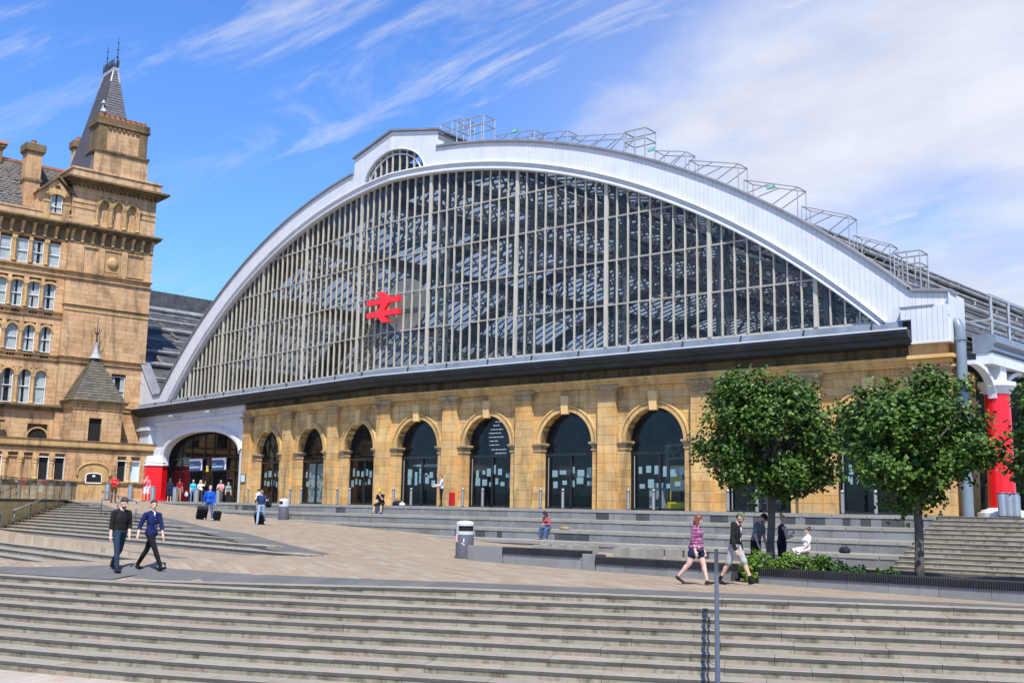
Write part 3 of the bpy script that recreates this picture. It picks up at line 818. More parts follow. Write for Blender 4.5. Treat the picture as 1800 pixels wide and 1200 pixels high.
# ---------------------------------------------------------------- fan window
RI, CI = 44.0, -24.35
RO, CO = 47.0, -25.80
def zin(s): return CI + sqrt(RI * RI - s * s)
def zout(s): return CO + sqrt(RO * RO - s * s)
PP = .66; GE = 29.88
thick = {5, 15, 24, 33, 41}
TZ = [8.0, 10.28, 12.58, 14.87, 17.12, 19.4, 21]
fan = MB(); 
fan.box(-.2, GE + .3, -.02, .12, 7.95, 8.14); fan.box(-.2, GE + .3, -.02, .12, 7.95, 8.14, FL)
fan = fan.build('fan_window', M['cream'], ST)
for i in range(-45, 46):
    s = abs(i) * PP; F = FR if i >= 0 else FL
    z1 = zin(s) + .1
    w = .20 if abs(i) in thick else .066
    b = MB(); b.box(s - w / 2, s + w / 2, -.07 if w > .1 else -.045, .08, 8.14, z1, F)
    b.build('mullion' if w > .1 else 'glazing_bar', M['cream'], fan)
for F in (FR, FL):
    for z in TZ[1:5]:
        e = sqrt(RI * RI - (z - CI) ** 2)
        b = MB(); b.box(0.0, e, -.035, .07, z - .045, z + .045, F); b.build('transom', M['bargrey'], fan)
npane = 0; prest = MB()
def pane(F, a, b_, z0, za, zb):
    global npane
    j = lambda: rnd.uniform(-.006, .006)
    q = [F(a, .03 + j(), z0), F(b_, .03 + j(), z0), F(b_, .03 + j(), zb), F(a, .03 + j(), za)]
    if za <= z0: q = q[:3]
    if zb <= z0: q = [q[0], q[1], q[3]]
    if npane < 300:
        m_ = MB(); m_.quad(*q); m_.build('glass_pane', M['glass'], fan, recalc=False); npane += 1
    else: prest.quad(*q)
for r in range(5):
    for i in range(0, 46):
        for F in (FR, FL):
            a, b_ = i * PP, min((i + 1) * PP, GE + .05)
            za, zb = min(TZ[r + 1], zin(a) + .05), min(TZ[r + 1], zin(b_) + .05)
            if max(za, zb) > TZ[r] + .02: pane(F, a, b_, TZ[r], max(za, TZ[r]), max(zb, TZ[r]))
if prest.f: tag(prest.build('upper_glass_panes', M['glass'], fan, recalc=False), kind='stuff')

# white arched fascia made of vertical boards, grey trim, coping
def ztop_front(s, left):
    """upper outline of the white boarding"""
    if left:
        if s < 4.08: return 22.80 - .78 * s / 4.08
        if s < 32.0: return zout(s)
        if s < 33.3: return zout(32.0)
        return zout(32.0) + (s - 33.3) * .98
    if s < 3.85: return 22.80 - .72 * s / 3.85
    if s < 31.3: return zout(s)
    if s < 31.35: return zout(31.3)
    return 9.22 - (s - 31.35) * .12
LUN_R, LUN_H, LUN_B = 2.88, 1.78, 19.86     # lunette above the crown
def zlow_front(s, left):
    z = zin(s) + .38 if s < GE + .55 else 8.0
    if s < LUN_R: z = max(z, LUN_B + LUN_H * sqrt(1 - (s / LUN_R) ** 2))
    return max(z, 8.0)
board = MB()
for left, F, e in ((False, FR, 32.85), (True, FL, 36.3)):
    s = 0.0; w = .235
    cuts = []
    while s < e - .01:
        s1 = min(e, s + w); cuts.append((s, s1)); s = s1
    for a, b_ in cuts:
        for brk in (LUN_R, 3.85 if not left else 4.08, 31.35 if not left else 33.3):
            if a < brk - .02 and b_ > brk + .02: b_mid = brk; break
        else: b_mid = None
        for (p, q) in ([(a, b_)] if b_mid is None else [(a, b_mid), (b_mid, b_)]):
            p2, q2 = p + .0045, q - .0045
            if q2 <= p2: continue
            cols = [(p2, zlow_front(p2, left), ztop_front(p2, left)), (q2, zlow_front(q2, left), ztop_front(q2, left))]
            board.strip(cols, -.22, -.17, F)
tag(board.build('fascia_boards', M['whiteboard'], ST), kind='stuff')
back = MB()
for left, F, e in ((False, FR, 32.8), (True, FL, 36.3)):
    n = 150; S = [e * i / n for i in range(n + 1)] + [LUN_R - .001, LUN_R + .001, (3.85 if not left else 4.08) - .001, (3.85 if not left else 4.08) + .001]
    S = sorted(S)
    back.strip([(s, zlow_front(s, left) + .01, ztop_front(s, left) - .01) for s in S], -.185, .35, F)
back.build('fascia_backing', M['white'], ST)
def ring(F, zf, s0, s1, prof, n=70):       # prof: (t, dz) cross-section following z=zf(s)
    b = MB(); k = len(prof)
    for i in range(n + 1):
        s = s0 + (s1 - s0) * i / n
        for t, dz in prof: b.v.append(F(s + (t * TAX if i == 0 and s0 == 0 else 0), t, zf(s) + dz))
    for i in range(n):
        for j in range(k):
            q = (j + 1) % k; b.f.append((i * k + j, i * k + q, (i + 1) * k + q, (i + 1) * k + j))
    b.f.append(tuple(range(k))); b.f.append(tuple(n * k + j for j in range(k - 1, -1, -1)))
    b.m = [0] * len(b.f); return b
T1 = [(.1, -.02), (-.30, -.02), (-.33, .03), (-.33, .09), (-.28, .12), (.1, .12)]
T2 = [(-.2, .12), (-.29, .12), (-.24, .22), (-.25, .36), (-.2, .42)]
T3 = [(-.1, .36), (-.36, .37), (-.38, .41), (-.36, .47), (-.1, .47)]
for nm, pr, mt in (('arch_bead', T1, 'white'), ('arch_cove', T2, 'trimgrey'), ('arch_moulding', T3, 'white')):
    a = ring(FR, zin, 0, GE + .35, pr); merge(a, ring(FL, zin, 0, GE + .35, pr)); a.build(nm, M[mt], ST, smooth=False)
CPF = [(.5, -.03), (-.32, -.03), (-.34, .0), (-.34, .10), (-.3, .13), (.5, .13)]
a = ring(FR, lambda s: zout(s), 3.86, 31.3, CPF); merge(a, ring(FL, lambda s: zout(s), 4.09, 32.0, CPF))
merge(a, ring(FL, lambda s: ztop_front(s, True), 32.0, 36.3, CPF, 20)); merge(a, ring(FR, lambda s: ztop_front(s, False), 31.2, 32.95, CPF, 10))
a.build('coping', M['capgrey'], ST)
# lantern over the crown
lan = MB()
for F, e, dz in ((FR, 3.85, .72), (FL, 4.08, .78)):
    lan.prism([(0, 22.83), (e + .12, 22.83 - dz * (e + .12) / e), (e + .12, 22.95 - dz * (e + .12) / e), (0, 22.95)], -.36, 3.2, F)
    lan.prism([(e - .06, 20.6), (e + .0, 20.6), (e + .0, 22.0), (e - .06, 22.0)], -.16, 3.0, F)
lan.build('lantern_roof', M['capgrey'], ST)
lf = MB()
for F in (FR, FL):
    for i in range(0, 5):
        s = i * .62 + (.0 if F is FR else .0)
        if i == 0 and F is FL: continue
        zz = LUN_B + LUN_H * sqrt(max(0, 1 - (s / LUN_R) ** 2))
        lf.box(s - .04, s + .04, -.1, .0, zin(s) + .4, zz, F)
lun = lf.build('lunette_window', M['cream'], ST)
g = MB()
for F in (FR, FL):
    for i in range(12):
        a, b_ = LUN_R * i / 12, LUN_R * (i + 1) / 12
        g.quad(F(a, .02, zin(a) + .3), F(b_, .02, zin(b_) + .3), F(b_, .02, LUN_B + LUN_H * sqrt(max(0, 1 - (b_ / LUN_R) ** 2))), F(a, .02, LUN_B + LUN_H * sqrt(max(0, 1 - (a / LUN_R) ** 2))))
g.build('lunette_glass', M['glass'], lun, recalc=False)
rr = MB()
for F in (FR, FL):
    for r, t in ((1.0, -.22), (.84, -.08)):
        pts = [F(LUN_R * r * sin(q), t, LUN_B + LUN_H * r * cos(q)) for q in [pi / 2 * i / 14 for i in range(15)]]
        rr.tube(pts, .05, 6)
rr.build('lunette_rim', M['trimgrey'], lun)
# shoulder box at the right end
b = MB()
for i in range(9):
    s = 30.93 + i * .215; b.box(s + .006, s + .209, -.5, -.44, 8.0 if s < 31.3 else 7.02, 8.5)
b.box(30.93, 32.86, -.45, .6, 8.02, 8.48); b.box(31.34, 32.86, -.45, 1.0, 7.02, 8.1)
b.box(31.32, 32.9, -.52, 1.02, 6.97, 7.03)
for i in range(8):
    t = -.4 + i * .25; b.box(32.86, 32.9, t + .006, t + .244, 7.03, 9.0 - .0)
b.box(32.6, 32.86, -.17, 1.7, 8.4, 9.05)
b.build('end_box', M['whiteboard'], ST)
b = MB(); b.box(30.9, 32.3, -.54, .5, 8.5, 8.55); b.build('end_box_flashing', M['capgrey'], ST)

# rail sign: double arrow, standing off the glass
# the sign straddles the bend; keep it one flat piece in the axis frame
def WS(s, t, z): return FA(s, t, z)
def _sign():
    c, zc, w, h = .18, 11.72, 3.0, 1.9
    bt = .175; y1, y2 = .2, -.2
    P = lambda x, y: (c + x * w, zc + y * h)
    polys = [[P(-.5, y1 - bt / 2), P(.5, y1 - bt / 2), P(.5, y1 + bt / 2), P(-.5, y1 + bt / 2)],
             [P(-.5, y2 - bt / 2), P(.5, y2 - bt / 2), P(.5, y2 + bt / 2), P(-.5, y2 + bt / 2)],
             [P(-.24, .5), P(-.02, .5), P(.22, y1 + .02), P(-.0, y1 + .02)],
             [P(-.0, y1), P(.22, y1), P(-.0, y2), P(-.22, y2)],
             [P(-.22, y2 - .02), P(-.0, y2 - .02), P(.24, -.5), P(.02, -.5)]]
    b = MB()
    for k, p in enumerate(polys): b.prism(p, -.60 - .002 * k, -.40 + .002 * k, WS)
    return b
bp = MB(); bp.prism([(1.0 + 1.75 * cos(2 * pi * i / 32), 11.95 + 1.6 * sin(2 * pi * i / 32)) for i in range(32)], .5, .54, FR); bp.build('pale_disc', M['trusslight'], ST)  # pale disc inside the glass, set off to the right of the sign
_sign().build('double_arrow_sign', M['redsign'], ST)
b = MB()
for x in (-1.1, 1.0):
    for z in (12.1, 11.34): b.bar(WS(x, -.45, z), WS(x, -.02, z), .05, .05)
b.build('sign_bracket', M['galv'], ST)
# ---------------------------------------------------------------- shop fronts inside the arches
def shopfront(F, c, notices=True, seed=0, plain=False):
    r = random.Random(seed)
    b = MB(); t0, t1 = .74, .79
    n = 20
    # arched head frame, jambs, transom, centre mullion
    for i in range(n):
        a0, a1 = pi * i / n, pi * (i + 1) / n
        p = lambda a, R: (c - R * cos(a), SPR + R * sin(a))
        q = [p(a0, AR + .06), p(a1, AR + .06), p(a1, AR - .13), p(a0, AR - .13)]
        b.prism(q, .70, .80, F)
    for s in (-1, 1): b.box(c + s * (AR - .02) - .06, c + s * (AR - .02) + .06, .70, .80, 0, SPR, F)
    b.box(c - AR, c + AR, .68, .80, 2.72, 2.86, F); b.box(c - .05, c + .05, .70, .80, 0, 2.72, F); b.box(c - AR, c + AR, .7, .8, 0, .12, F)
    fr = b.build('shop_front', M['black'], ST)
    g = MB(); g.quad(F(c - AR, t1, 0.02), F(c - .02, t1, .02), F(c - .02, t1, 2.8), F(c - AR, t1, 2.8)); g.build('door_pane', M['glassdoor'], fr, recalc=False)
    g = MB(); g.quad(F(c + .02, t1, 0.02), F(c + AR, t1, .02), F(c + AR, t1, 2.8), F(c + .02, t1, 2.8)); g.build('door_pane', M['glassdoor'], fr, recalc=False)
    g = MB(); g.quad(*([F(c - AR, t1, 2.8), F(c + AR, t1, 2.8)] + [F(c + AR * cos(a), t1, SPR + AR * sin(a)) for a in [pi * i / n for i in range(n + 1)]]))
    g.build('fanlight_pane', M['glassdoor'], fr, recalc=False)
    b = MB(); b.tube([F(c - AR + .22, .68, .1), F(c - AR + .22, .68, 2.65)], .03, 8); b.build('pull_rail', M['steel'], fr)
    if notices:
        for row in (0, 1):
            x = -AR + .35 + r.uniform(0, .1)
            while x < AR - .35:
                w = r.choice((.2, .28, .3, .34, .42)); h = r.choice((.22, .34, .42, .5)); 
                if abs(x + w / 2) > .16 + w / 2 or True:
                    z = (1.18 if row == 0 else 1.72) + r.uniform(-.12, .12)
                    a_, b2 = c + x, c + min(x + w, AR - .1)
                    m_ = MB(); m_.box(a_, b2, t1 + .006, t1 + .012, z, z + h, F); m_.build('notice', M['paper'], fr)
                x += w + r.uniform(.12, .32)
    return fr
for i, bb in enumerate(baysR): shopfront(FR, bb[2], i != 4, 20 + i)
for i, bb in enumerate(baysL): shopfront(FL, bb[2], True, 40 + i)
b = MB(); c = baysL[1][2]; b.box(c - .2, c + 1.5, 1.1, 1.14, .1, 2.65, FL); b.build('pale_screen', M['poster'], ST)
b = MB(); c = baysL[2][2]; b.box(c - 1.2, c + .6, 1.4, 1.45, 3.0, 3.8, FL); b.build('red_banner', M['redpaint'], ST)
b = MB(); c = baysR[0][2]; b.box(c - 1.3, c + 1.5, 1.3, 3.0, 2.3, 2.42); b.build('ceiling_panel', M['poster'], ST)
b = MB(); b.bar(FR(baysR[3][2] - .6, 2.4, 0), FR(baysR[3][2] - .6, 2.4, 3.3), .16, .16); b.bar(FR(baysR[3][2] - .7, 2.4, 3.25), FR(baysR[3][2] + 1.6, 2.4, 3.35), .08, .1); b.bar(FR(baysR[3][2] - .7, 2.4, 2.6), FR(baysR[3][2] + 1.6, 2.4, 2.6), .06, .08)
for q in range(4): b.bar(FR(baysR[3][2] - .5 + .5 * q, 2.4, 3.25), FR(baysR[3][2] - .2 + .5 * q, 2.4, 2.65), .05, .05)
b.build('inner_gantry', M['trusslight'], ST)
# concourse seen through the glass
b = MB()
b.quad(FA(-30, 1.5, -.02), FA(33, 1.5, -.02), FA(33, 118, -.02), FA(-30, 118, -.02))
b.build('concourse_floor', M['intfloor'], ST, recalc=False)
b = MB()
b.box(-17.5, 31.0, 9.0, 9.3, 0, 4.6, FA); b.box(-17.8, -17.5, 2.5, 9, 0, 5.0, FA)
b.box(-31, 32, 9.0, 9.4, 4.6, 6.8, FA)
b.build('concourse_partition', M['interior'], ST)
b = MB(); b.box(-34, -33.4, 4, 118, 0, 9.5, FA); b.box(-33, 33, 118, 118.5, 0, 22, FA)
b.box(33.6, 34.2, 9, 118, 0, 6.5, FA)
b.build('shed_walls', M['interior'], ST)
# ---------------------------------------------------------------- roof of the shed
RR, CR_ = 46.6, -25.8           # roof arc
def ra(u, dr=0.): return CR_ + sqrt((RR + dr) ** 2 - u * u)
VS = [4 + 11.4 * i for i in range(11)]
v0 = lambda u: .0846 * abs(u) + .45
sky_sectors = [(-28.6, -22.0), (-21.0, -14.4), (-13.4, -6.2), (-5.0, -.6), (.6, 5.0), (6.2, 13.4), (14.4, 21.0), (22.0, 28.6)]
deck = MB(); ext = MB(); sg = MB(); sb = MB()
def us(a, b_, n): return [a + (b_ - a) * i / n for i in range(n + 1)]
edges = [-33.0] + [x for s in sky_sectors for x in s] + [33.0]
for i in range(0, len(edges), 2):                 # solid strips
    U = us(edges[i], edges[i + 1], max(2, int((edges[i + 1] - edges[i]) / 1.2)))
    for a, b_ in zip(U[:-1], U[1:]):
        va = max(v0(a), v0(b_))
        deck.quad(FA(a, va, ra(a)), FA(b_, va, ra(b_)), FA(b_, 118, ra(b_)), FA(a, 118, ra(a)))
        ext.quad(FA(a, va, ra(a, .14)), FA(b_, va, ra(b_, .14)), FA(b_, 118, ra(b_, .14)), FA(a, 118, ra(a, .14)))
for (a0, a1) in sky_sectors:
    U = us(a0, a1, 6)
    for k in range(len(VS)):
        va = VS[k - 1] + 10.4 if k else v0(max(abs(a0), abs(a1))); vb = VS[k] + 1.1
        for a, b_ in zip(U[:-1], U[1:]):          # deck over each rib
            deck.quad(FA(a, va, ra(a)), FA(b_, va, ra(b_)), FA(b_, vb, ra(b_)), FA(a, vb, ra(a)))
        if k == len(VS) - 1: break
        vc = VS[k] + 10.4
        for a, b_ in zip(U[:-1], U[1:]):
            sg.quad(FA(a, vb, ra(a, .05)), FA(b_, vb, ra(b_, .05)), FA(b_, vc, ra(b_, .05)), FA(a, vc, ra(a, .05)))
        nb = 10
        for j in range(nb + 1):
            v = vb + (vc - vb) * j / nb
            for a, b_ in zip(U[::2][:-1], U[::2][1:]): sb.bar(FA(a, v, ra(a) - .02), FA(b_, v, ra(b_) - .02), .12, .12)
deck.build('roof_deck', M['roofdeck'], ST, recalc=False)
ext.build('roof_covering', M['rooflead'], ST, recalc=False)
tag(sg.build('skylight_glazing', M['skylight'], ST, recalc=False), kind='stuff')
tag(sb.build('skylight_bars', M['truss'], ST), kind='stuff')
def truss(v, n=28):
    b = MB()
    zt = lambda u: ra(u, -.35)
    zb = lambda u: ra(u, -.35) - (1.0 + 2.4 * (1 - (u / 32.0) ** 2))
    U = us(-31.5, 31.5, n)
    for w in (-.35, .35):
        for f in (zt, zb):
            for a, b_ in zip(U[:-1], U[1:]): b.bar(FA(a, v + w, f(a)), FA(b_, v + w, f(b_)), .16, .2)
    for i, (a, b_) in enumerate(zip(U[:-1], U[1:])):
        w = .3 if i % 2 else -.3
        b.bar(FA(a, v + w, zt(a)), FA(b_, v + w, zb(b_)), .09, .09); b.bar(FA(a, v - w, zb(a)), FA(b_, v - w, zt(b_)), .09, .09)
        if i % 2 == 0: b.bar(FA(a, v, zt(a)), FA(a, v, zb(a)), .16, .16)
    # hanging tie and struts of the crescent
    P = [FA(u, v, 8.4 + 6.4 * (1 - (u / 30.) ** 2)) for u in us(-30, 30, 12)]
    for p, q in zip(P[:-1], P[1:]): b.bar(p, q, .10, .10)
    for u in (-24, -16, -8, 0, 8, 16, 24):
        z = 8.4 + 6.4 * (1 - (u / 30.) ** 2)
        b.bar(FA(u - 1.6, v - .3, zb(u - 1.6)), FA(u, v, z), .14, .14); b.bar(FA(u + 1.6, v + .3, zb(u + 1.6)), FA(u, v, z), .14, .14)
    return b
for v in VS[:8]: tag(truss(v).build('roof_truss', M['truss'], ST), kind='stuff')
for u in (-21.5, -13.9, -5.6, 0., 5.6, 13.9, 21.5):
    b = MB(); v = VS[0]
    z1, z0 = ra(u) - .45, ra(u) - 1.9
    b.bar(FA(u, 1.5 + v0(u), z1), FA(u, 86, z1), .18, .3); b.bar(FA(u, 1.5 + v0(u), z0), FA(u, 86, z0), .15, .2)
    k = 0; v = 2.5
    while v < 60:
        b.bar(FA(u, v, z1), FA(u, v + 1.15, z0), .08, .1); b.bar(FA(u, v, z0), FA(u, v + 1.15, z1), .08, .1); v += 1.15
    tag(b.build('lattice_purlin', M['trusslight'], ST), kind='stuff')
# posts and diagonal braces right behind the mullions
for i in (-41, -33, -24, -15, -5, 5, 15, 24, 33, 41):
    F = FR if i > 0 else FL; s = abs(i) * PP; b = MB(); zt = zin(s)
    b.box(s + .12, s + .34, .5, .62, 8.0, zt, F); b.box(s + .12, s + .34, 1.3, 1.42, 8.0, zt, F)
    z = 8.2
    while z < zt - .6:
        b.bar(F(s + .23, .56, z), F(s + .23, 1.36, z + .75), .07, .09); b.bar(F(s + .23, 1.36, z), F(s + .23, .56, z + .75), .07, .09); z += .75
    tag(b.build('wind_post', M['truss'], ST), kind='stuff')
# long ribs and gutters outside the low roof haunches
for sg_, us_ in ((1, (31.9, 30.6, 29.1, 27.6, 26.0)), (-1, (32.2, 30.9, 29.3, 27.7, 26.1, 24.3, 22.4))):
    for k, u in enumerate(us_):
        b = MB(); b.tube([FA(sg_ * u, v0(u) + .2, ra(u, .34)), FA(sg_ * u, 117, ra(u, .34))], .13 if k % 2 else .09, 8)
        if k % 2 == 0:
            for v in range(3, 60, 3): b.bar(FA(sg_ * u, v, ra(u, .12)), FA(sg_ * u, v, ra(u, .4)), .12, .12)
        b.build('roof_rail', M['roofline'], ST)
# neighbouring shed to the left, mirrored at the valley
def rb(u, dr=0.): return CO + sqrt(max(0, (RO + dr) ** 2 - (u + 66.6) ** 2))
b = MB(); U = us(-33.3, -66.6, 26)
for a, b_ in zip(U[:-1], U[1:]): b.quad(FA(a, 2.8, rb(a)), FA(b_, 2.8, rb(b_)), FA(b_, 118, rb(b_)), FA(a, 118, rb(a)))
b.box(-70, -63, 6, 118, 20.5, 23.6, FA)
b.build('neighbour_shed_roof', M['rooflead'], ST, recalc=False)
for k, a in enumerate((-34.6, -36.2, -38, -40, -42.3, -44.8, -47.5, -50.4, -53.6, -57, -60.5)):
    b = MB(); b.tube([FA(a, 4, rb(a, .3)), FA(a, 117, rb(a, .3))], (.16, .1, .22)[k % 3], 8); b.build('roof_rail', M['roofline'], ST)
for k in range(10):
    a, c2 = U[2 + 2 * k], U[3 + 2 * k]
    b = MB()
    for j in range(24): b.bar(FA(a, 6 + j * 4.0, rb(a, .1)), FA(c2, 6 + j * 4.0, rb(c2, .1)), .3, .14)
    tag(b.build('roof_battens', M['roofdeck'], ST), kind='stuff')
# gantry along the right eaves
b = MB()
for z, u in ((8.05, 33.7), (9.05, 33.7), (8.1, 32.6)): b.bar(FA(u, 4.2, z), FA(u, 70, z), .1, .12)
for i in range(34):
    v = 4.4 + i * 2.0
    b.bar(FA(33.7, v, 7.3), FA(33.7, v, 9.1), .1, .1); b.bar(FA(33.7, v, 8.05), FA(32.4, v, 8.05), .08, .08); b.bar(FA(33.7, v, 7.35), FA(32.9, v, 6.9), .07, .07)
tag(b.build('eaves_gantry', M['galv'], ST), kind='stuff')
b = MB(); b.prism([(33.9, 7.25), (34.3, 7.2), (34.35, 6.9), (34.2, 6.8), (34.25, 6.6), (34.0, 6.5), (33.4, 6.5), (33.4, 7.25)], 3.05, 110, FA)
b.build('side_gutter', M['gutlight'], ST)
b = MB(); b.box(33.5, 34.15, 3.1, 110, 6.05, 6.5, FA); b.build('side_beam', M['white'], ST)
# red columns with white brackets along the side
for k in range(5):
    v = 4.5 + 9.2 * k; u = 33.75
    base = Vector(FA(u, v, 0))
    b = MB(); b.lathe(base, [(.53, .30), (.52, 1.0), (.49, 4.75), (.48, 4.95)], 24); c_ = b.build('red_column', M['redpaint'], ST, smooth='auto')
    b = MB(); b.lathe(base, [(.95, 0), (.95, .16), (.84, .18), (.80, .26), (.62, .3), (.55, .36)], 24); b.build('column_base', M['white'], c_)
    b = MB(); b.lathe(base, [(.50, 4.94), (.56, 5.0), (.60, 5.08), (.66, 5.2), (.74, 5.26), (.74, 5.42), (.5, 5.44), (.42, 5.5)], 24); b.box(u - .3, u + .3, v - .33, v + .33, 5.4, 6.1, FA); b.build('column_capital', M['white'], c_)
    for sg_ in (-1, 1):
        b = MB()
        for i in range(10):
            a0, a1 = pi / 2 * i / 10, pi / 2 * (i + 1) / 10
            R0, R1 = 2.3, 2.02
            pt = lambda a, R: (v + sg_ * (.28 + 2.3 - R * cos(a)), 4.75 + R * sin(a) * .58)
            q = [pt(a0, R0), pt(a1, R0), pt(a1, R1), pt(a0, R1)]
            b.prism(q, u - .16, u + .16, FA, 'tz')
        b.build('bracket_arch', M['white'], c_)
# downpipe at the right corner
b = MB(); p0 = Vector(FA(33.25, 2.4, 0))
b.tube([FR(32.5, .25, 7.75), FR(32.75, .15, 7.86), FR(33.0, .1, 7.8), FR(33.12, .08, 7.55), FR(33.14, .05, 7.2), FR(33.14, .05, 0.0)], .21, 14)
for z in (7.05, 5.0, 2.2): b.lathe(FR(33.14, .05, 0), [(.21, z), (.245, z), (.245, z + .12), (.21, z + .12)], 14)
b.build('downpipe', M['pipe'], ST, smooth='auto')
# inside of the side entrance: glass screen
b = MB(); b.quad(FA(33.3, 9.3, 0), FA(33.3, 30, 0), FA(33.3, 30, 5.8), FA(33.3, 9.3, 5.8)); b.build('side_screen_glass', M['glassdoor'], ST, recalc=False)
b = MB(); b.quad(FR(33.4, 1.6, .02), FR(33.4, 6.2, .02), FR(33.4, 6.2, 1.3), FR(33.4, 1.6, 1.3)); b.build('side_balustrade_glass', M['glassclear'], ST, recalc=False)
b = MB(); b.tube([FR(33.4, 1.6, 1.32), FR(33.4, 6.2, 1.32)], .03, 8)
for i in range(7): b.tube([FR(33.4, 1.6 + .76 * i, .0), FR(33.4, 1.6 + .76 * i, 1.32)], .02, 6)
b.build('side_balustrade_rail', M['darksteel'], ST)

# ---------------------------------------------------------------- roof walkways: stepped railings over the arch
def rail_run(s0, s1, F, t, hgt=.92, n=None, lead=0.9, name='walkway_railing', sign=None):
    b = MB(); r = .027
    za, zb = zout(s0), zout(s1); top = max(za, zb) + hgt * .55
    n = n or max(2, int(abs(s1 - s0) / .95))
    for tt in (t, t + .95):
        b.tube([F(s0, tt, za + hgt * .8), F(s1, tt, zb + hgt * .8 + (za - zb) * .5)], r, 6)
        for i in range(n + 1):
            s = s0 + (s1 - s0) * i / n; zr = za + hgt * .8 + (zb - za) * .5 * i / n
            if i in (0, n): b.tube([F(s, tt, zout(s) - .05), F(s, tt, zr)], r, 6)
            if i < n: b.tube([F(s, tt, zout(s) + .02), F(s + (s1 - s0) / n, tt, zr + (zb - za) * .5 / n)], r, 5)
    for s in (s0, s1): zz = za + hgt * .8 if s == s0 else zb + hgt * .8 + (za - zb) * .5; b.tube([F(s, t, zz), F(s, t + .95, zz)], r, 6)
    return b.build(name, M['galv'], ST)
runs = [(7.4, 10.3), (10.0, 12.6), (12.8, 16.4), (18.2, 20.0), (20.2, 22.9), (23.2, 25.9), (26.1, 28.3), (28.5, 30.1)]
for s0, s1 in runs: rail_run(s0, s1, FR, .9)
def cage(s0, s1, z0, z1, t, F=FR):
    b = MB(); r = .034
    for tt in (t, t + 1.0):
        for s in (s0, (s0 + s1) / 2, s1): b.tube([F(s, tt, zout(s) - .1), F(s, tt, z1)], r, 6)
        for z in (z1, z1 - .55): b.tube([F(s0, tt, z), F(s1, tt, z)], r, 6)
    for s in (s0, s1):
        for z in (z1, z1 - .55): b.tube([F(s, t, z), F(s, t + 1.0, z)], r, 6)
    return b.build('roof_hatch_cage', M['galv'], ST)
cage(4.5, 6.6, 0, 22.75, .8); cage(16.4, 17.7, 0, 19.6, .8); cage(30.3, 31.4, 0, 11.2, .8); cage(2.4, 4.3, 0, 23.3, 1.6)
b = MB()
for tt in (.9, 1.8):
    P = [(25.5, 0), (27, 0), (28.5, 0), (30, 0), (31.2, 0)]
    for (a, _), (c2, _) in zip(P[:-1], P[1:]): b.tube([FL(a, tt, zout(a) + 1.1), FL(c2, tt, zout(c2) + 1.1)], .035, 6); b.tube([FL(a, tt, zout(a) + .6), FL(c2, tt, zout(c2) + .6)], .03, 6)
    for a, _ in P: b.tube([FL(a, tt, zout(a)), FL(a, tt, zout(a) + 1.1)], .035, 6)
for a in (25.5, 31.2): b.tube([FL(a, .9, zout(a) + 1.1), FL(a, 1.8, zout(a) + 1.1)], .03, 6)
b.build('walkway_railing', M['galv'], ST)
b = MB()
for tt in (3.5, 4.5, 6.5, 7.5):
    for k in range(7):
        s = 33.6 - k * .55; z = 10.0 + k * .8
        b.tube([FL(s, tt, z), FL(s, tt, z + 1.1)], .03, 6)
    b.tube([FL(33.6, tt, 11.1), FL(30.3, tt, 15.9)], .035, 6); b.tube([FL(33.6, tt, 10.6), FL(30.3, tt, 15.4)], .03, 6)
b.build('roof_ladder', M['galv'], ST)
# exit plates on the railings
def text_obj(txt, size, mat, Mx, parent, name, extr=.004, align='CENTER'):
    cu_ = bpy.data.curves.new(name, 'FONT'); cu_.body = txt; cu_.size = size; cu_.extrude = extr; cu_.align_x = align; cu_.align_y = 'CENTER'
    o = bpy.data.objects.new(name, cu_); COL.objects.link(o)
    dg = bpy.context.evaluated_depsgraph_get(); me = bpy.data.meshes.new_from_object(o.evaluated_get(dg))
    bpy.data.objects.remove(o); bpy.data.curves.remove(cu_)
    me.materials.clear(); me.materials.append(mat)
    return inst(me, name, parent, Mx)
def face_matrix(p, right, up):
    r = Vector(right).normalized(); u = Vector(up).normalized(); n = r.cross(u)
    return Matrix(((r.x, u.x, n.x, p[0]), (r.y, u.y, n.y, p[1]), (r.z, u.z, n.z, p[2]), (0, 0, 0, 1)))
for s, dz in ((8.9, .95), (18.0, .75), (24.6, .95)):
    z = zout(s) + dz
    b = MB(); b.box(s - .2, s + .2, .84, .87, z - .1, z + .1); e = b.build('exit_plate', M['green'], ST)
    text_obj('EXIT', .16, M['signwhite'], face_matrix((s, .835, z), (1, 0, 0), (0, 0, 1)), e, 'exit_lettering')

# ---------------------------------------------------------------- white gateway at the left end
GC, GW, GS, GH = 24.85, 6.5, 3.45, 1.85
def gl(s):
    d = (s - GC) / GW
    return GS + GH * sqrt(max(0, 1 - abs(d) ** 2.3)) if abs(d) < 1 else 0.
b = MB()
S = [17.72, 18.33] + [GC + GW * x for x in [-1 + i / 20 for i in range(41)]] + [31.37, 33.6]
b.strip([(s, (gl(s) if 18.34 < s < 31.36 else (0. if s < 20 else 2.9)), 6.1) for s in [17.72, 18.345]] + [(GC + GW * x, gl(GC + GW * x), 6.1) for x in [-.999 + 1.998 * i / 40 for i in range(41)]] + [(31.36, 2.9, 6.1), (33.6, 2.9, 6.1)], .18, .6, FL)
gate = b.build('gateway', M['white'], ST)
b = MB(); n = 44; k = 0; prof = [(.2, 0), (.06, .0), (.0, .1), (.0, .3), (.07, .34), (.07, .46), (.2, .5)]
for i in range(n + 1):
    x = -1 + 2 * i / n; x = math.copysign(1 - (1 - abs(x)) ** 1.6, x)
    s = GC + GW * x * 1.0; z = GS + GH * sqrt(max(0, 1 - abs(x) ** 2.3)); nx, nz = x * .55, sqrt(1 - (x * .55) ** 2) 
    for t, d in prof: b.v.append(FL(s + nx * d, t, z + nz * d))
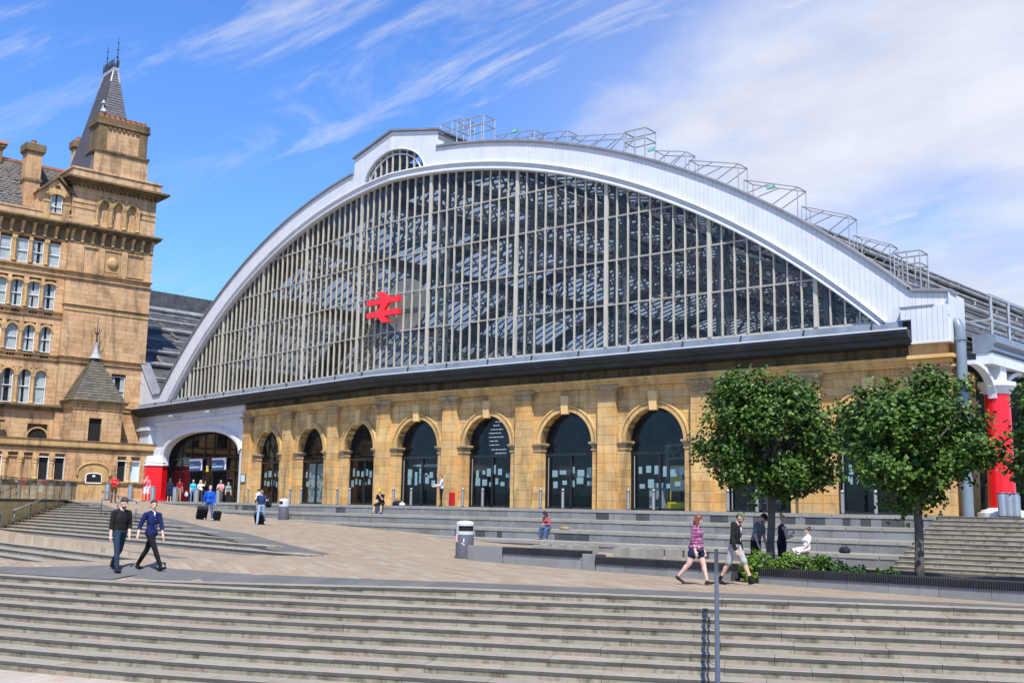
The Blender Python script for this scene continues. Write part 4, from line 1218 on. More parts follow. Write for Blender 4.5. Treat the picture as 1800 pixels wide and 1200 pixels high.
kk = len(prof)
for i in range(n):
    for j in range(kk - 1): b.f.append((i * kk + j, i * kk + j + 1, (i + 1) * kk + j + 1, (i + 1) * kk + j)); b.m.append(0)
b.build('gateway_archivolt', M['white'], gate)
GENT = [(.5, 6.08), (.04, 6.08), (.04, 6.2), (-.06, 6.24), (-.06, 6.36), (.0, 6.4), (.05, 6.42), (.05, 6.96), (.5, 6.96)]
msweep(GENT, 36.2, FL, 17.74).build('gateway_entablature', M['white'], gate)
b = MB()
b.box(33.4, 35.3, -.35, .7, 2.9, 5.5, FL)
for z0, z1, e in ((5.5, 5.6, .08), (5.6, 5.72, .02), (5.72, 5.9, .2), (5.9, 6.09, .08)): b.box(33.4 - e, 35.3 + e, -.35 - e, .7, z0, z1, FL)
b.box(35.3, 36.4, .0, .8, 0, 6.1, FL)
b.build('gateway_pier', M['white'], gate)
# octagonal red base of the arch
b = MB(); b.lathe(FL(32.15, -.1, 0), [(1.0, 0), (1.0, .1), (.93, .14), (.93, 2.78), (.98, 2.82)], 8); b.build('red_column_base', M['redpaint'], gate)
b = MB(); b.lathe(FL(32.15, -.1, 0), [(1.03, 2.82), (1.03, 2.9), (.95, 2.96), (.95, 3.05), (1.0, 3.1), (.9, 3.18), (.82, 3.6)], 8); b.box(31.4, 33.5, -.0, .55, 3.15, 4.2, FL); b.build('column_collar', M['white'], gate)
# glazing of the gateway
b = MB()
for s in (18.36, 20.4, 21.55, 24.0, 25.55, 27.9, 29.6, 31.3): b.box(s - .045, s + .045, .9, 1.0, 0, min(gl(s) if 18.4 < s < 31.2 else 3.6, 5.2) + .1, FL)
for z in (2.36, 3.35): b.box(18.3, 31.4, .9, .98, z - .05, z + .05, FL)
gf = b.build('gateway_screen', M['black'], gate)
for a, c2 in ((18.36, 20.4), (20.4, 21.55), (24.0, 25.55), (27.9, 29.6), (29.6, 31.3)):
    g = MB(); g.quad(FL(a, .95, 0), FL(c2, .95, 0), FL(c2, .95, 3.35), FL(a, .95, 3.35)); g.build('screen_pane', M['glassdoor'], gf, recalc=False)
for a, c2 in ((18.36, 21.55), (21.55, 24.7), (24.7, 27.9), (27.9, 31.3)):
    U = us(a, c2, 8); g = MB(); g.quad(*([FL(a, .95, 3.35), FL(c2, .95, 3.35)] + [FL(s, .95, max(3.36, gl(min(max(s, 18.4), 31.3)))) for s in U[::-1]])); g.build('screen_pane', M['glassdoor'], gf, recalc=False)
for a, c2 in ((25.58, 27.86), (21.6, 23.95)):
    b = MB(); b.box(a, c2, .78, .84, 2.4, 3.28, FL); sgn = b.build('welcome_sign', M['blue'], gate)
    b = MB(); m = c2 - a
    b.prism([(a - .02, 2.42), (a + .2, 2.42), (a + .16, 2.92), (a + .52, 3.16), (c2 + .02, 3.16), (c2 + .02, 3.3), (a - .02, 3.3)], .765, .775, FL); b.build('sign_border', M['signwhite'], sgn)
    rt = Vector(FL(0, 0, 0)) - Vector(FL(1, 0, 0)); up = (0, 0, 1)
    text_obj('Welcome to', .13, M['signwhite'], face_matrix(FL(c2 - .12, .772, 2.86), rt, up), sgn, 'sign_lettering', align='LEFT')
    text_obj('Liverpool Lime Street', .195, M['signwhite'], face_matrix(FL(c2 - .12, .772, 2.66), rt, up), sgn, 'sign_lettering', align='LEFT')
b = MB(); b.box(24.55, 24.9, .8, .84, 2.3, 2.75, FL); y_ = b.build('yellow_notice', M['yellow'], gate)
b = MB(); b.box(24.55, 24.9, .79, .8, 2.64, 2.75, FL); b.build('notice_head', M['signwhite'], y_)
for s in (22.2, 28.6):       # flood lamps on the entablature
    b = MB(); b.bar(FL(s, .05, 6.55), FL(s, -.5, 6.66), .06, .06); b.prism([(s - .3, 6.62), (s + .3, 6.62), (s + .25, 6.72), (s - .25, 6.72)], -.75, -.4, FL); b.build('flood_lamp', M['trimgrey'], gate)
b = MB(); b.box(17.2 - .36, 17.2 + .36, -.06, -.0, 1.4, 2.0, FL); pl = b.build('notice_case', M['darksteel'], ST)
b = MB(); b.box(17.2 - .3, 17.2 + .3, -.066, -.061, 1.46, 1.94, FL); b.build('case_sheet', M['paper'], pl)
# ---------------------------------------------------------------- hotel at the left
HO = thing('hotel_building', 'tall sandstone hotel with arched windows, chimneys and a steep slate tower', 'hotel', FH(-8, -6, 0))
TA0, TA1 = -7.06, 0.05            # tower front along a
LEFT = -24.0
hb = MB()
hb.box(LEFT, TA0 + .1, -14, -.45, 0, 22.5, FH)
hcore = hb.build('hotel_wall', M['hoteljoint'], HO)
tb = MB(); tb.box(TA0, TA1, -7.5, -.14, 0, 26.4, FH); tb.box(TA1 - .3, TA1 - .01, -.2, .27, 0, 26.4, FH); tb.box(TA0 + .01, TA0 + .3, -.5, .27, 0, 26.4, FH)
tcore = tb.build('tower_wall', M['hoteljoint'], HO)
nh = 0; hrest = MB()
def overlaps(a0, a1, z0, z1, holes): return any(a0 < h[1] and a1 > h[0] and z0 < h[3] and z1 > h[2] for h in holes)
def courses(a0, a1, z0, z1, o, holes, parent, ind, h=.36, w=1.05, F=FH, d=.3):
    global nh
    z = z0; r = 0
    nrow = max(1, round((z1 - z0) / h)); h = (z1 - z0) / nrow
    for r in range(nrow):
        zb, zt = z0 + r * h, z0 + (r + 1) * h
        cuts = {a0, a1}
        a = a0 - rnd.uniform(0, w)
        while a < a1:
            if a > a0 + .2 and a < a1 - .2: cuts.add(a)
            a += w * rnd.uniform(.75, 1.3)
        for hh in holes:
            if zb < hh[3] and zt > hh[2]:
                for q in (hh[0], hh[1]):
                    if a0 < q < a1: cuts.add(q)
        cs = sorted(cuts)
        for p, q in zip(cs[:-1], cs[1:]):
            m = (p + q) / 2
            if any(hh[0] - 1e-4 <= m <= hh[1] + 1e-4 and zb < hh[3] - .02 and zt > hh[2] + .02 for hh in holes): continue
            if q - p < .03: continue
            oo = o + rnd.uniform(-.006, .008)
            if ind and nh < 300:
                nh += 1
                me = shared_box(M['hotel'], 'ashlar_block')
                aa = Vector(F(0, 0, 0)); ea = Vector(F(1, 0, 0)) - aa; eo = Vector(F(0, 1, 0)) - aa
                c = Vector(F((p + q) / 2, oo - d / 2, (zb + zt) / 2))
                ey = -eo * d; ex = ea * (q - p - .012)
                Mx = Matrix(((ex.x, ey.x, 0, c.x), (ex.y, ey.y, 0, c.y), (0, 0, zt - zb - .010, c.z), (0, 0, 0, 1)))
                if ex.cross(ey).z < 0: Mx = Mx @ Matrix.Scale(-1, 4, (1, 0, 0))
                inst(me, 'ashlar_block', parent, Mx)
            else: hrest.box(p + .006, q - .006, oo - d, oo, zb + .005, zt - .005, F)
def mould(a0, a1, z0, z1, o, F=FH, parent=None, name='string_course', mat='hoteltrim', steps=3, ret=None):
    b = MB()
    for i in range(steps):
        f = (i + 1) / steps
        b.box(a0 - (ret or 0) * f, a1 + (ret or 0) * f, -.2, o * f if False else o * (.35 + .65 * f), z0 + (z1 - z0) * i / steps, z0 + (z1 - z0) * (i + 1) / steps, F)
    return b.build(name, M[mat], parent or HO)
# --- windows of the main range
rows = {'A': (18.8, 20.68, 'flat'), 'B': (15.2, 17.3, 'seg'), 'C': (11.68, 13.75, 'round'), 'D': (7.5, 10.18, 'round')}
cen = {'A': [-8.02, -9.33, -10.52, -11.84], 'B': [-8.16, -9.37, -10.7, -11.9], 'C': [-8.2, -9.48, -10.78, -12.05], 'D': [-8.29, -9.5, -10.82, -12.1]}
for k in cen: cen[k] = cen[k] + [cen[k][-1] - 2.6 - 1.28 * i for i in range(5)]
WW = .90
holes = []
for k, (z0, z1, ty) in rows.items():
    for c in cen[k]: holes.append((c - WW / 2, c + WW / 2, z0, z1))
def arch_pts(c, w, z0, z1, ty, n=12):
    r = w / 2
    if ty == 'flat': return [(c - r, z1), (c + r, z1)]
    rise = r if ty == 'round' else .16
    return [(c - r * cos(pi * i / n), z1 - rise + rise * sin(pi * i / n)) for i in range(n + 1)]
def window(c, z0, z1, ty, w=WW, o=.0, F=FH, parent=None, curtain=True, seed=0, cols=True, flag=False):
    r = random.Random(seed); parent = parent or HO
    P = arch_pts(c, w, z0, z1, ty)
    b = MB(); b.box(c - w / 2, c + w / 2, o - .42, o - .38, z0, z1, F); wd = b.build('window', M['roomdark'], parent)
    g = MB(); g.quad(*([F(c - w / 2, o - .2, z0), F(c + w / 2, o - .2, z0)] + [F(a, o - .2, z) for a, z in P[::-1]])); g.build('pane', M['winglass'], wd, recalc=False)
    b = MB(); m = z0 + (z1 - z0) * .5; f = .05
    b.box(c - w / 2, c - w / 2 + f, o - .24, o - .17, z0, z1, F); b.box(c + w / 2 - f, c + w / 2, o - .24, o - .17, z0, z1, F)
    b.box(c - w / 2, c + w / 2, o - .24, o - .165, z0, z0 + .06, F); b.box(c - w / 2, c + w / 2, o - .24, o - .165, m - .03, m + .03, F)
    if ty == 'flat': b.box(c - w / 2, c + w / 2, o - .24, o - .165, z1 - .05, z1, F)
    b.build('sash', M['whiteframe'], wd)
    if curtain:
        full = r.random() < .45
        for sg_ in (-1, 1):
            b = MB(); wid = w * (.5 if full else r.uniform(.25, .48)); n = 8
            a0 = c + sg_ * w / 2; a1 = a0 - sg_ * wid
            for i in range(n):
                q0, q1 = a0 + (a1 - a0) * i / n, a0 + (a1 - a0) * (i + 1) / n
                t0, t1 = o - .25 - (.03 if i % 2 else 0), o - .25 - (0 if i % 2 else .03)
                zz0 = z0 + .04
                b.quad(F(q0, t0, zz0), F(q1, t1, zz0), F(q1, t1, z1 - .02), F(q0, t0, z1 - .02))
            b.build('curtain', M['curtain'], wd, recalc=False)
    # reveal fill of the arched head
    if ty != 'flat':
        b = MB(); n = len(P) - 1
        b.strip([(a, z, z1 + .02) for a, z in P], o - .3, o - .012, lambda s, t, z: F(s, t, z)); b.build('window_head', M['hotel'], wd)
        b = MB()
        for (q0, q1, oo) in ((.0, .12, .05), (.12, .2, .02)):
            r0, r1 = w / 2 + q0, w / 2 + q1
            rise = (w / 2 if ty == 'round' else .16); zc = z1 - rise
            k = len(b.v); N = 14
            for i in range(N + 1):
                a = pi * i / N
                for rr_, t in ((r0, o - .02), (r0, o + oo), (r1, o + oo), (r1, o - .02)):
                    f = rr_ / (w / 2); b.v.append(F(c - rr_ * cos(a), t, zc + (rise * f if ty == 'round' else rise + (rr_ - w / 2)) * sin(a)))
            for i in range(N):
                for j in range(3): b.f.append((k + 4 * i + j, k + 4 * i + j + 1, k + 4 * i + j + 5, k + 4 * i + j + 4)); b.m.append(0)
        b.build('hood_mould', M['hoteltrim'], wd)
    return wd
sd_ = 0
for k, (z0, z1, ty) in rows.items():
    zs = z1 if ty == 'flat' else z1 - (.45 if ty == 'round' else .16)
    for i, c in enumerate(cen[k]):
        sd_ += 1; wd = window(c, z0, z1, ty, seed=sd_)
        if k == 'B' and i == 1:
            b = MB(); b.quad(FH(c - .22, -.28, 16.2), FH(c + .2, -.28, 16.15), FH(c + .2, -.28, 16.55), FH(c - .2, -.28, 16.6)); b.build('flag_white', M['signwhite'], wd, recalc=False)
            b = MB(); b.quad(FH(c - .22, -.275, 16.02), FH(c + .18, -.275, 15.98), FH(c + .2, -.275, 16.18), FH(c - .22, -.275, 16.22)); b.build('flag_red', M['redsign'], wd, recalc=False)
    C_ = sorted(cen[k])
    for p, q in zip(C_[:-1], C_[1:]):
        if q - p > 1.7: continue
        m = (p + q) / 2; b = MB(); b.lathe(FH(m, .06, 0), [(.17, z0), (.17, z0 + .1), (.12, z0 + .16), (.11, zs - .3), (.13, zs - .28), (.15, zs - .12), (.19, zs - .1), (.19, zs)], 10)
        b.build('colonette', M['hoteltrim'], HO)
courses(-13.3, TA0, 7.4, 22.4, 0.0, holes, hcore, True, .37, 1.0)
courses(LEFT, -13.3, 4.5, 22.4, 0.0, holes, hcore, False, .45, 1.2)
courses(-13.3, TA0, 4.4, 7.4, .0, [(-9.0, -7.45, 4.4, 5.55)], hcore, False)
# --- tower front: panels, blind arcade, window
tholes = [(-2.73, -1.53, 7.86, 10.25), (-5.87, -4.52, 18.7, 20.85), (-4.12, -2.58, 18.75, 20.8), (-2.17, -.69, 18.8, 20.76)]
ar = [(-4.40, .36), (-3.22, .36), (-2.04, .36)]
for c, r in ar: tholes.append((c - r, c + r, 22.75, 25.0))
courses(TA0, TA1, 8.2, 22.4, .3, tholes, tcore, True, .37, 1.05)
courses(TA0, TA1, 22.4, 26.35, .3, tholes, tcore, True, .37, 1.05)
courses(TA0, TA1, 4.3, 8.2, .3, tholes, tcore, False, .37, 1.05)
tag(hrest.build('ashlar_courses', M['hotel'], hcore), kind='stuff')
window(-2.13, 7.86, 10.25, 'flat', 1.2, .3, seed=77)
for (a0, a1, z0, z1) in tholes[1:4]:
    b = MB(); b.box(a0, a1, 0, .2, z0, z1, FH); b.build('wall_panel', M['hotel'], HO)
    b = MB()
    for (p, q, u, v) in ((a0 - .05, a0 + .06, z0, z1), (a1 - .06, a1 + .05, z0, z1), (a0, a1, z1 - .06, z1 + .06), (a0, a1, z0 - .04, z0 + .05)): b.box(p, q, .2, .335, u, v, FH)
    b.build('panel_frame', M['hoteltrim'], HO)
b = MB(); b.box(-3.95, -2.75, .2, .25, 18.95, 20.6, FH)
k = len(b.v)
for i in range(7):
    for j in range(20):
        ph, th = pi / 2 * i / 6, 2 * pi * j / 20; r = .5 * cos(ph)
        b.v.append(FH(-3.35 + r * cos(th), .25 + .3 * sin(ph), 19.78 + r * sin(th)))
for i in range(6):
    for j in range(20): b.f.append((k + i * 20 + j, k + i * 20 + (j + 1) % 20, k + (i + 1) * 20 + (j + 1) % 20, k + (i + 1) * 20 + j)); b.m.append(0)
b.build('carved_boss', M['hoteltrim'], HO)
for c, r in ar:
    b = MB(); b.box(c - r, c + r, -.12, .02, 22.7, 25.05, FH); bl = b.build('blind_niche', M['hotel'], HO)
    b = MB(); P = [(c - r * cos(pi * i / 12), 25.0 - r + r * sin(pi * i / 12)) for i in range(13)]
    b.strip([(a, z, 25.03) for a, z in P], 0, .29, FH); b.build('niche_head', M['hotel'], bl)
    b = MB()
    for q0, q1, oo in ((0, .14, .4), (.14, .26, .36)):
        k = len(b.v)
        for i in range(13):
            a = pi * i / 12
            for rr_, t in ((r + q0, .28), (r + q0, oo), (r + q1, oo), (r + q1, .28)): b.v.append(FH(c - rr_ * cos(a), t, 24.64 + rr_ * sin(a)))
        for i in range(12):
            for j in range(3): b.f.append((k + 4 * i + j, k + 4 * i + j + 1, k + 4 * i + j + 5, k + 4 * i + j + 4)); b.m.append(0)
    b.build('niche_hood', M['hoteltrim'], bl)
for a in (-4.99, -3.81, -2.63, -1.45):
    b = MB(); b.lathe(FH(a, .36, 0), [(.19, 22.75), (.19, 22.85), (.13, 22.92), (.12, 24.2), (.15, 24.24), (.15, 24.3), (.21, 24.45), (.23, 24.62)], 12); b.build('colonette', M['hoteltrim'], HO)
# --- string courses and cornices
for z0, z1, o, nm in ((11.0, 11.14, .16, 's'), (11.36, 11.5, .18, 's'), (14.5, 14.64, .14, 's'), (14.9, 15.05, .2, 's'), (17.98, 18.12, .14, 's'), (18.45, 18.6, .2, 's')):
    mould(LEFT, TA0, z0, z1, o, mat='hoteltrim')
for z0, z1, o in ((11.02, 11.14, .44), (11.42, 11.56, .48), (15.72, 15.86, .5), (17.95, 18.08, .46), (18.42, 18.6, .52), (24.45, 24.55, .37), (24.0, 24.08, .36)):
    if 15.6 < z0 < 16: mould(TA0, TA1, 15.35, 15.72, .36, steps=1)
    if z0 < 24: mould(TA0, TA1, z0, z1, o, ret=.12)
    else:
        mould(TA0, -5.1, z0, z1, o, steps=1); mould(-1.3, TA1, z0, z1, o, steps=1)
for c in cen['B'][:4] + cen['C'][:4]: 
    pass
for row, zc in (('B', 14.77), ('C', 11.25)):           # pierced panels below the windows
    for c in cen[row][:4]:
        for dx in (-.22, 0, .22):
            b = MB(); b.box(c + dx - .075, c + dx + .075, .0, .03, zc - .08, zc + .1, FH); b.build('pierced_opening', M['blackmat'], HO)
def bracket_cornice(a0, a1, o, z0, zc, z1, proj, pitch, ret=0.):
    b = MB(); b.box(a0, a1, -.2, o + .05, z0, z0 + .12, FH); b.box(a0, a1, -.2, o + .02, z0 + .12, zc, FH)
    for i, (e, f) in enumerate(((.45, .25), (.8, .55), (1., 1.))): b.box(a0 - ret * e, a1 + ret * e, -.3, o + proj * e, zc + (z1 - zc) * i / 3, zc + (z1 - zc) * (i + 1) / 3, FH)
    co = b.build('bracket_cornice', M['hotelsoot'], HO)
    n = int((a1 - a0) / pitch)
    for i in range(n + 1):
        a = a0 + (a1 - a0) * (i + .2) / (n + .4); m = MB()
        m.prism([(o, z0 + .1), (o + .12, z0 + .12), (o + .16, (z0 + zc) / 2), (o + proj * .62, zc - .05), (o + proj * .62, zc), (o, zc)], a - .11, a + .11, lambda s, t, z: FH(s, t, z), 'tz')
        m.build('bracket', M['hoteltrim'], co)
bracket_cornice(-13.5, TA0, .0, 21.0, 22.05, 22.5, .75, .82)
bracket_cornice(TA0, TA1, .3, 21.0, 22.05, 22.5, .75, .82, .5)
b = MB()
for i, e in enumerate((.3, .55, .95)): b.box(TA0 - .9 * e, TA1 + .9 * e, -8, .3 + .9 * e, 25.95 + .17 * i, 25.95 + .17 * (i + 1), FH)
b.build('tower_cornice', M['hotelsoot'], HO)
for i in range(19):
    a = TA0 + .1 + (TA1 - TA0 - .2) * i / 18; m = MB(); m.box(a - .09, a + .09, .3, .66, 25.78, 25.97, FH); m.build('dentil', M['hotelsoot'], HO)
b = MB(); b.box(TA0 - .25, TA1 + .25, -8, .55, 26.46, 27.2, FH); b.box(TA0 - .35, TA1 + .35, -8, .65, 27.2, 27.38, FH); b.build('tower_parapet', M['hotel'], HO, bev=.03)
b = MB(); b.box(LEFT, TA0 + .4, -1.2, .25, 22.5, 23.1, FH); b.box(LEFT, TA0 + .4, -1.25, .32, 23.1, 23.22, FH); b.build('parapet', M['hotel'], HO)
# --- big chimney of the tower
CA0, CA1 = -5.45, -1.15
ck = MB(); ck.box(CA0 + .03, CA1 - .03, -1.55, .27, 27.3, 32.0, FH); ck = ck.build('tower_chimney', M['hoteljoint'], HO)
hrest = MB(); nh0 = nh; 
b = MB()
def small_courses(a0, a1, z0, z1, o, parent, name, h=.37, w=1.0):
    z = z0; r = 0
    while z < z1 - .05:
        zt = min(z1, z + h); a = a0 
        first = True
        while a < a1 - .02:
            q = min(a1, a + (w * (.55 if (r % 2 and first) else 1.) * rnd.uniform(.85, 1.1))); first = False
            if a1 - q < .25: q = a1
            m = MB(); m.box(a + .006, q - .006, o - .25, o + rnd.uniform(-.005, .006), z + .005, zt - .005, FH); m.build(name, M['hotel'], parent); a = q
        z = zt; r += 1
small_courses(CA0 - .15, CA1 + .15, 27.38, 29.2, .40, ck, 'chimney_stone'); small_courses(CA0, CA1, 29.4, 31.5, .3, ck, 'chimney_stone')
for (z0, z1, e) in ((29.2, 29.4, .25), (31.5, 31.62, .06), (31.62, 31.8, .18), (31.8, 32.3, .12)):
    b = MB(); b.box(CA0 - e, CA1 + e, -1.6 - e, .3 + e, z0, z1, FH); b.build('chimney_band', M['hotelsoot'], ck, bev=.02)
b = MB(); b.box(CA1, CA1 + .012, -1.6, .3, 27.4, 31.6, FH); b.box(CA0 - .012, CA0, -1.6, .3, 27.4, 31.6, FH); b.build('chimney_side', M['hotelsoot'], ck)
for a in (CA0 + .02, CA1 - .75):
    b = MB(); b.box(a, a + .73, .3, .37, 29.42, 31.5, FH); b.build('chimney_pier', M['hotelsoot'], ck)
for i in range(9):
    a = CA0 + .3 + i * (CA1 - CA0 - .6) / 8
    b = MB(); b.lathe(FH(a, .0, 32.28), [(.24, 0), (.2, .16), (.24, .3), (.18, .34), (.15, .1)], 12); b.build('chimney_pot', M['terracotta'], ck)
for i in range(7):
    a = CA0 + .95 + i * .4; b = MB(); b.box(a - .12, a + .12, .3, .42, 31.3, 31.5, FH); b.build('chimney_corbel', M['hotelsoot'], ck)
# --- steep tower roof with iron cresting
def slate_face(p00, p10, p01, p11, rows_, name, mat, parent, w=.42, joined=True):
    p00, p10, p01, p11 = [Vector(p) for p in (p00, p10, p01, p11)]
    n = (p10 - p00).cross(p01 - p00).normalized()
    b = MB()
    for r in range(rows_):
        f0, f1 = r / rows_, (r + 1) / rows_
        a0, a1 = p00.lerp(p01, f0), p10.lerp(p11, f0); b0, b1 = p00.lerp(p01, f1), p10.lerp(p11, f1)
        m = max(1, int((a1 - a0).length / w)); sh = (r % 2) * .5 / m
        for i in range(m + (1 if r % 2 else 0)):
            u0, u1 = max(0, i / m - sh), min(1, (i + 1) / m - sh)
            if u1 <= u0: continue
            lift = rnd.uniform(.012, .03)
            q = [a0.lerp(a1, u0) + n * (.03 + lift), a0.lerp(a1, u1 - .006) + n * (.03 + lift), b0.lerp(b1, u1 - .006) + n * .004, b0.lerp(b1, u0) + n * .004]
            b.quad(*q)
    return tag(b.build(name, M[mat], parent, recalc=False), kind='stuff')
RB = [FH(-5.95, .1, 27.2), FH(-1.75, .1, 27.2), FH(-1.75, -6.0, 27.2), FH(-5.95, -6.0, 27.2)]
AP = [FH(-3.72, -2.0, 37.6), FH(-3.38, -2.0, 37.6), FH(-3.38, -4.4, 37.6), FH(-3.72, -4.4, 37.6)]
b = MB()
for i in range(4): j = (i + 1) % 4; b.quad(RB[i], RB[j], AP[j], AP[i])
b.quad(*AP)
trf = b.build('tower_roof', M['slatetower'], HO)
for i in range(4):
    j = (i + 1) % 4
    c_ = sum((Vector(p) for p in RB), Vector()) / 4
    e0, e1, e2, e3 = RB[i], RB[j], AP[i], AP[j]
    nn = (Vector(e1) - Vector(e0)).cross(Vector(e2) - Vector(e0))
    if nn.dot(Vector(e0) - c_) < 0: e0, e1, e2, e3 = e1, e0, e3, e2
    slate_face(e0, e1, e2, e3, 44, 'roof_slates', 'slatetower', trf)
for i in range(4): b = MB(); b.tube([Vector(RB[i]).lerp(Vector(AP[i]), .88), AP[i]], .08, 6); b.build('hip_lead', M['lead'], trf)
b = MB(); b.box(-3.8, -3.3, -4.5, -1.9, 37.5, 37.8, FH); b.build('roof_cap', M['lead'], trf)
b = MB(); 
for a in (-3.78, -3.32):
    b.bar(FH(a, -4.45, 38.02), FH(a, -1.95, 38.02), .06, .08); b.bar(FH(a, -4.45, 38.45), FH(a, -1.95, 38.45), .05, .05)
    for i in range(9):
        o_ = -4.45 + 2.5 * i / 8; b.bar(FH(a, o_, 37.9), FH(a, o_, 38.65), .05, .05); b.bar(FH(a, o_, 38.0), FH(a, min(o_ + .36, -1.95), 38.45), .03, .03)
b.build('iron_cresting', M['iron'], trf)
for o_ in (-1.95, -4.45):
    b = MB(); b.tube([FH(-3.5, o_, 37.9), FH(-3.5, o_, 38.9), FH(-3.5, o_, 40.6)], [.05, .045, .02], 6)
    for z, r in ((38.8, .13), (39.5, .1), (40.1, .08)): b.lathe(FH(-3.5, o_, z), [(.0, -.1), (r, 0), (0, .1)], 8)
    b.build('finial', M['iron'], trf)
b = MB(); q = Vector(RB[0]).lerp(Vector(AP[0]), .55); b.bar(q, q + Vector((0, 0, .9)), .14, .14); b.lathe(q + Vector((0, 0, .9)), [(.0, 0), (.2, .1), (.12, .3), (.0, .5)], 8); b.lathe(q + Vector((.1, 0, .1)), [(.0, -.1), (.3, .1), (.22, .4), (0, .5)], 8); b.build('roof_ornament', M['lead'], trf)
# --- mansard of the main range, dormer, chimneys
m0 = [FH(LEFT, -.9, 23.1), FH(TA0 + .3, -.9, 23.1), FH(LEFT, -3.4, 27.9), FH(TA0 + .3, -3.4, 27.9)]
b = MB(); b.quad(m0[0], m0[1], m0[3], m0[2]); b.quad(m0[2], m0[3], FH(TA0 + .3, -13, 28.2), FH(LEFT, -13, 28.2))
mr = b.build('main_roof', M['slate'], HO)
e = [m0[0], m0[1], m0[2], m0[3]]
nn = (Vector(e[1]) - Vector(e[0])).cross(Vector(e[2]) - Vector(e[0]))
if nn.dot(Vector(FH(0, 1, 0)) - Vector(FH(0, 0, 0))) < 0: e = [e[1], e[0], e[3], e[2]]
slate_face(*e, 22, 'roof_slates', 'slate', mr, .4)
b = MB(); b.bar(m0[2], m0[3], .25, .2); b.build('ridge_cap', M['terracotta'], mr)
for a in (-12.2, -10.9):
    for zf in (.28, .55):
        p = Vector(FH(a - .3, -.9 - 2.5 * zf, 23.1 + 4.8 * zf)); q = Vector(FH(a + .3, -.9 - 2.5 * zf, 23.1 + 4.8 * zf))
        b = MB(); b.bar(p + Vector((.06, 0, .05)), q + Vector((.06, 0, .05)), .1, .12); rv = b.build('roof_vent', M['lead'], mr)
        b = MB(); b.bar(p.lerp(q, .2) + Vector((.08, 0, .16)), p.lerp(q, .8) + Vector((.08, 0, .16)), .1, .1); b.build('vent_slot', M['blackmat'], rv)
# dormer
b = MB(); b.prism([(-9.6, 22.6), (-7.0, 22.6), (-7.0, 24.9), (-8.3, 26.2), (-9.6, 24.9)], -2.6, -.14, lambda s, t, z: FH(s, t, z)); dm = b.build('dormer', M['hotel'], HO)
b = MB()
for sg_ in (-1, 1): b.bar(FH(-8.3, .18, 26.32), FH(-8.3 + sg_ * 1.55, .18, 24.82), .3, .16)
b.build('dormer_coping', M['hotelsoot'], dm)
b = MB(); b.bar(FH(-8.3, -.0, 26.25), FH(-8.3, -3.0, 26.25), .1, .1)
for sg_ in (-1, 1): b.quad(FH(-8.3, .1, 26.28), FH(-8.3, -3.2, 26.28), FH(-8.3 + sg_ * 1.5, -3.2, 24.85), FH(-8.3 + sg_ * 1.5, .1, 24.85))
b.build('dormer_roof', M['slate'], dm)
window(-8.3, 22.7, 24.75, 'seg', .95, .30, parent=HO, seed=5)
b = MB(); 
for sg_ in (-1, 1):
    b.box(-8.3 + sg_ * .78 - .24, -8.3 + sg_ * .78 + .24, .1, .34, 22.6, 24.0, FH); b.box(-8.3 + sg_ * .78 - .3, -8.3 + sg_ * .78 + .3, .1, .4, 24.0, 24.15, FH)
b.box(-9.0, -7.6, .1, .29, 24.76, 25.2, FH); b.build('dormer_pier', M['hoteltrim'], dm)
b = MB(); b.box(-9.45, -7.15, -.15, .1, 25.2, 25.3, FH); b.prism([(-9.2, 24.76), (-7.4, 24.76), (-7.2, 25.0), (-8.3, 26.1), (-9.4, 25.0)], -.15, .1, lambda s, t, z: FH(s, t, z)); b.build('dormer_gable', M['hotel'], dm)
b = MB(); b.lathe(FH(-8.3, .15, 25.45), [(.2, -.02), (.2, .04)], 12); 
for i in range(8): b.bar(FH(-8.3, .16, 25.45), FH(-8.3 + .22 * cos(i * pi / 4), .16, 25.45 + .22 * sin(i * pi / 4)), .05, .05)
b.build('dormer_rosette', M['hotelsoot'], dm)
def chimney(a0, a1, o0, o1, z0, z1, pots):
    b = MB(); b.box(a0, a1, o0, o1, z0, z1, FH); ch = b.build('chimney', M['hotel'], HO, bev=.02)
    b = MB()
    for (p, q, e) in ((z0 + (z1 - z0) * .42, z0 + (z1 - z0) * .46, .1), (z1 - .75, z1 - .6, .1), (z1 - .6, z1, .2), (z1 - .12, z1 + .04, .12)): b.box(a0 - e, a1 + e, o0 - e, o1 + e, p, q, FH)
    b.build('chimney_cap', M['hotelsoot'], ch)
    for i in range(pots):
        f = (i + .5) / pots; b = MB(); b.lathe(FH((a0 + a1) / 2, o0 + (o1 - o0) * f, z1), [(.26, 0), (.2, .1), (.2, .4), (.24, .45), (.16, .48)], 12); b.build('chimney_pot', M['terracotta'], ch)
chimney(-10.5, -9.3, -2.4, -1.2, 23.6, 29.0, 1)
chimney(-4.3, -3.5, -9.6, -8.7, 27.5, 32.6, 1)
b = MB(); b.box(-19, -11.9, -4.6, -3.0, 27.4, 28.7, FH); b.box(-19, -11.7, -4.8, -2.8, 28.7, 28.95, FH); st_ = b.build('stack_wall', M['hotelsoot'], HO)
b = MB(); b.box(-19, -11.6, -4.9, -2.7, 28.95, 29.12, FH); b.build('stack_tiles', M['terracotta'], st_)
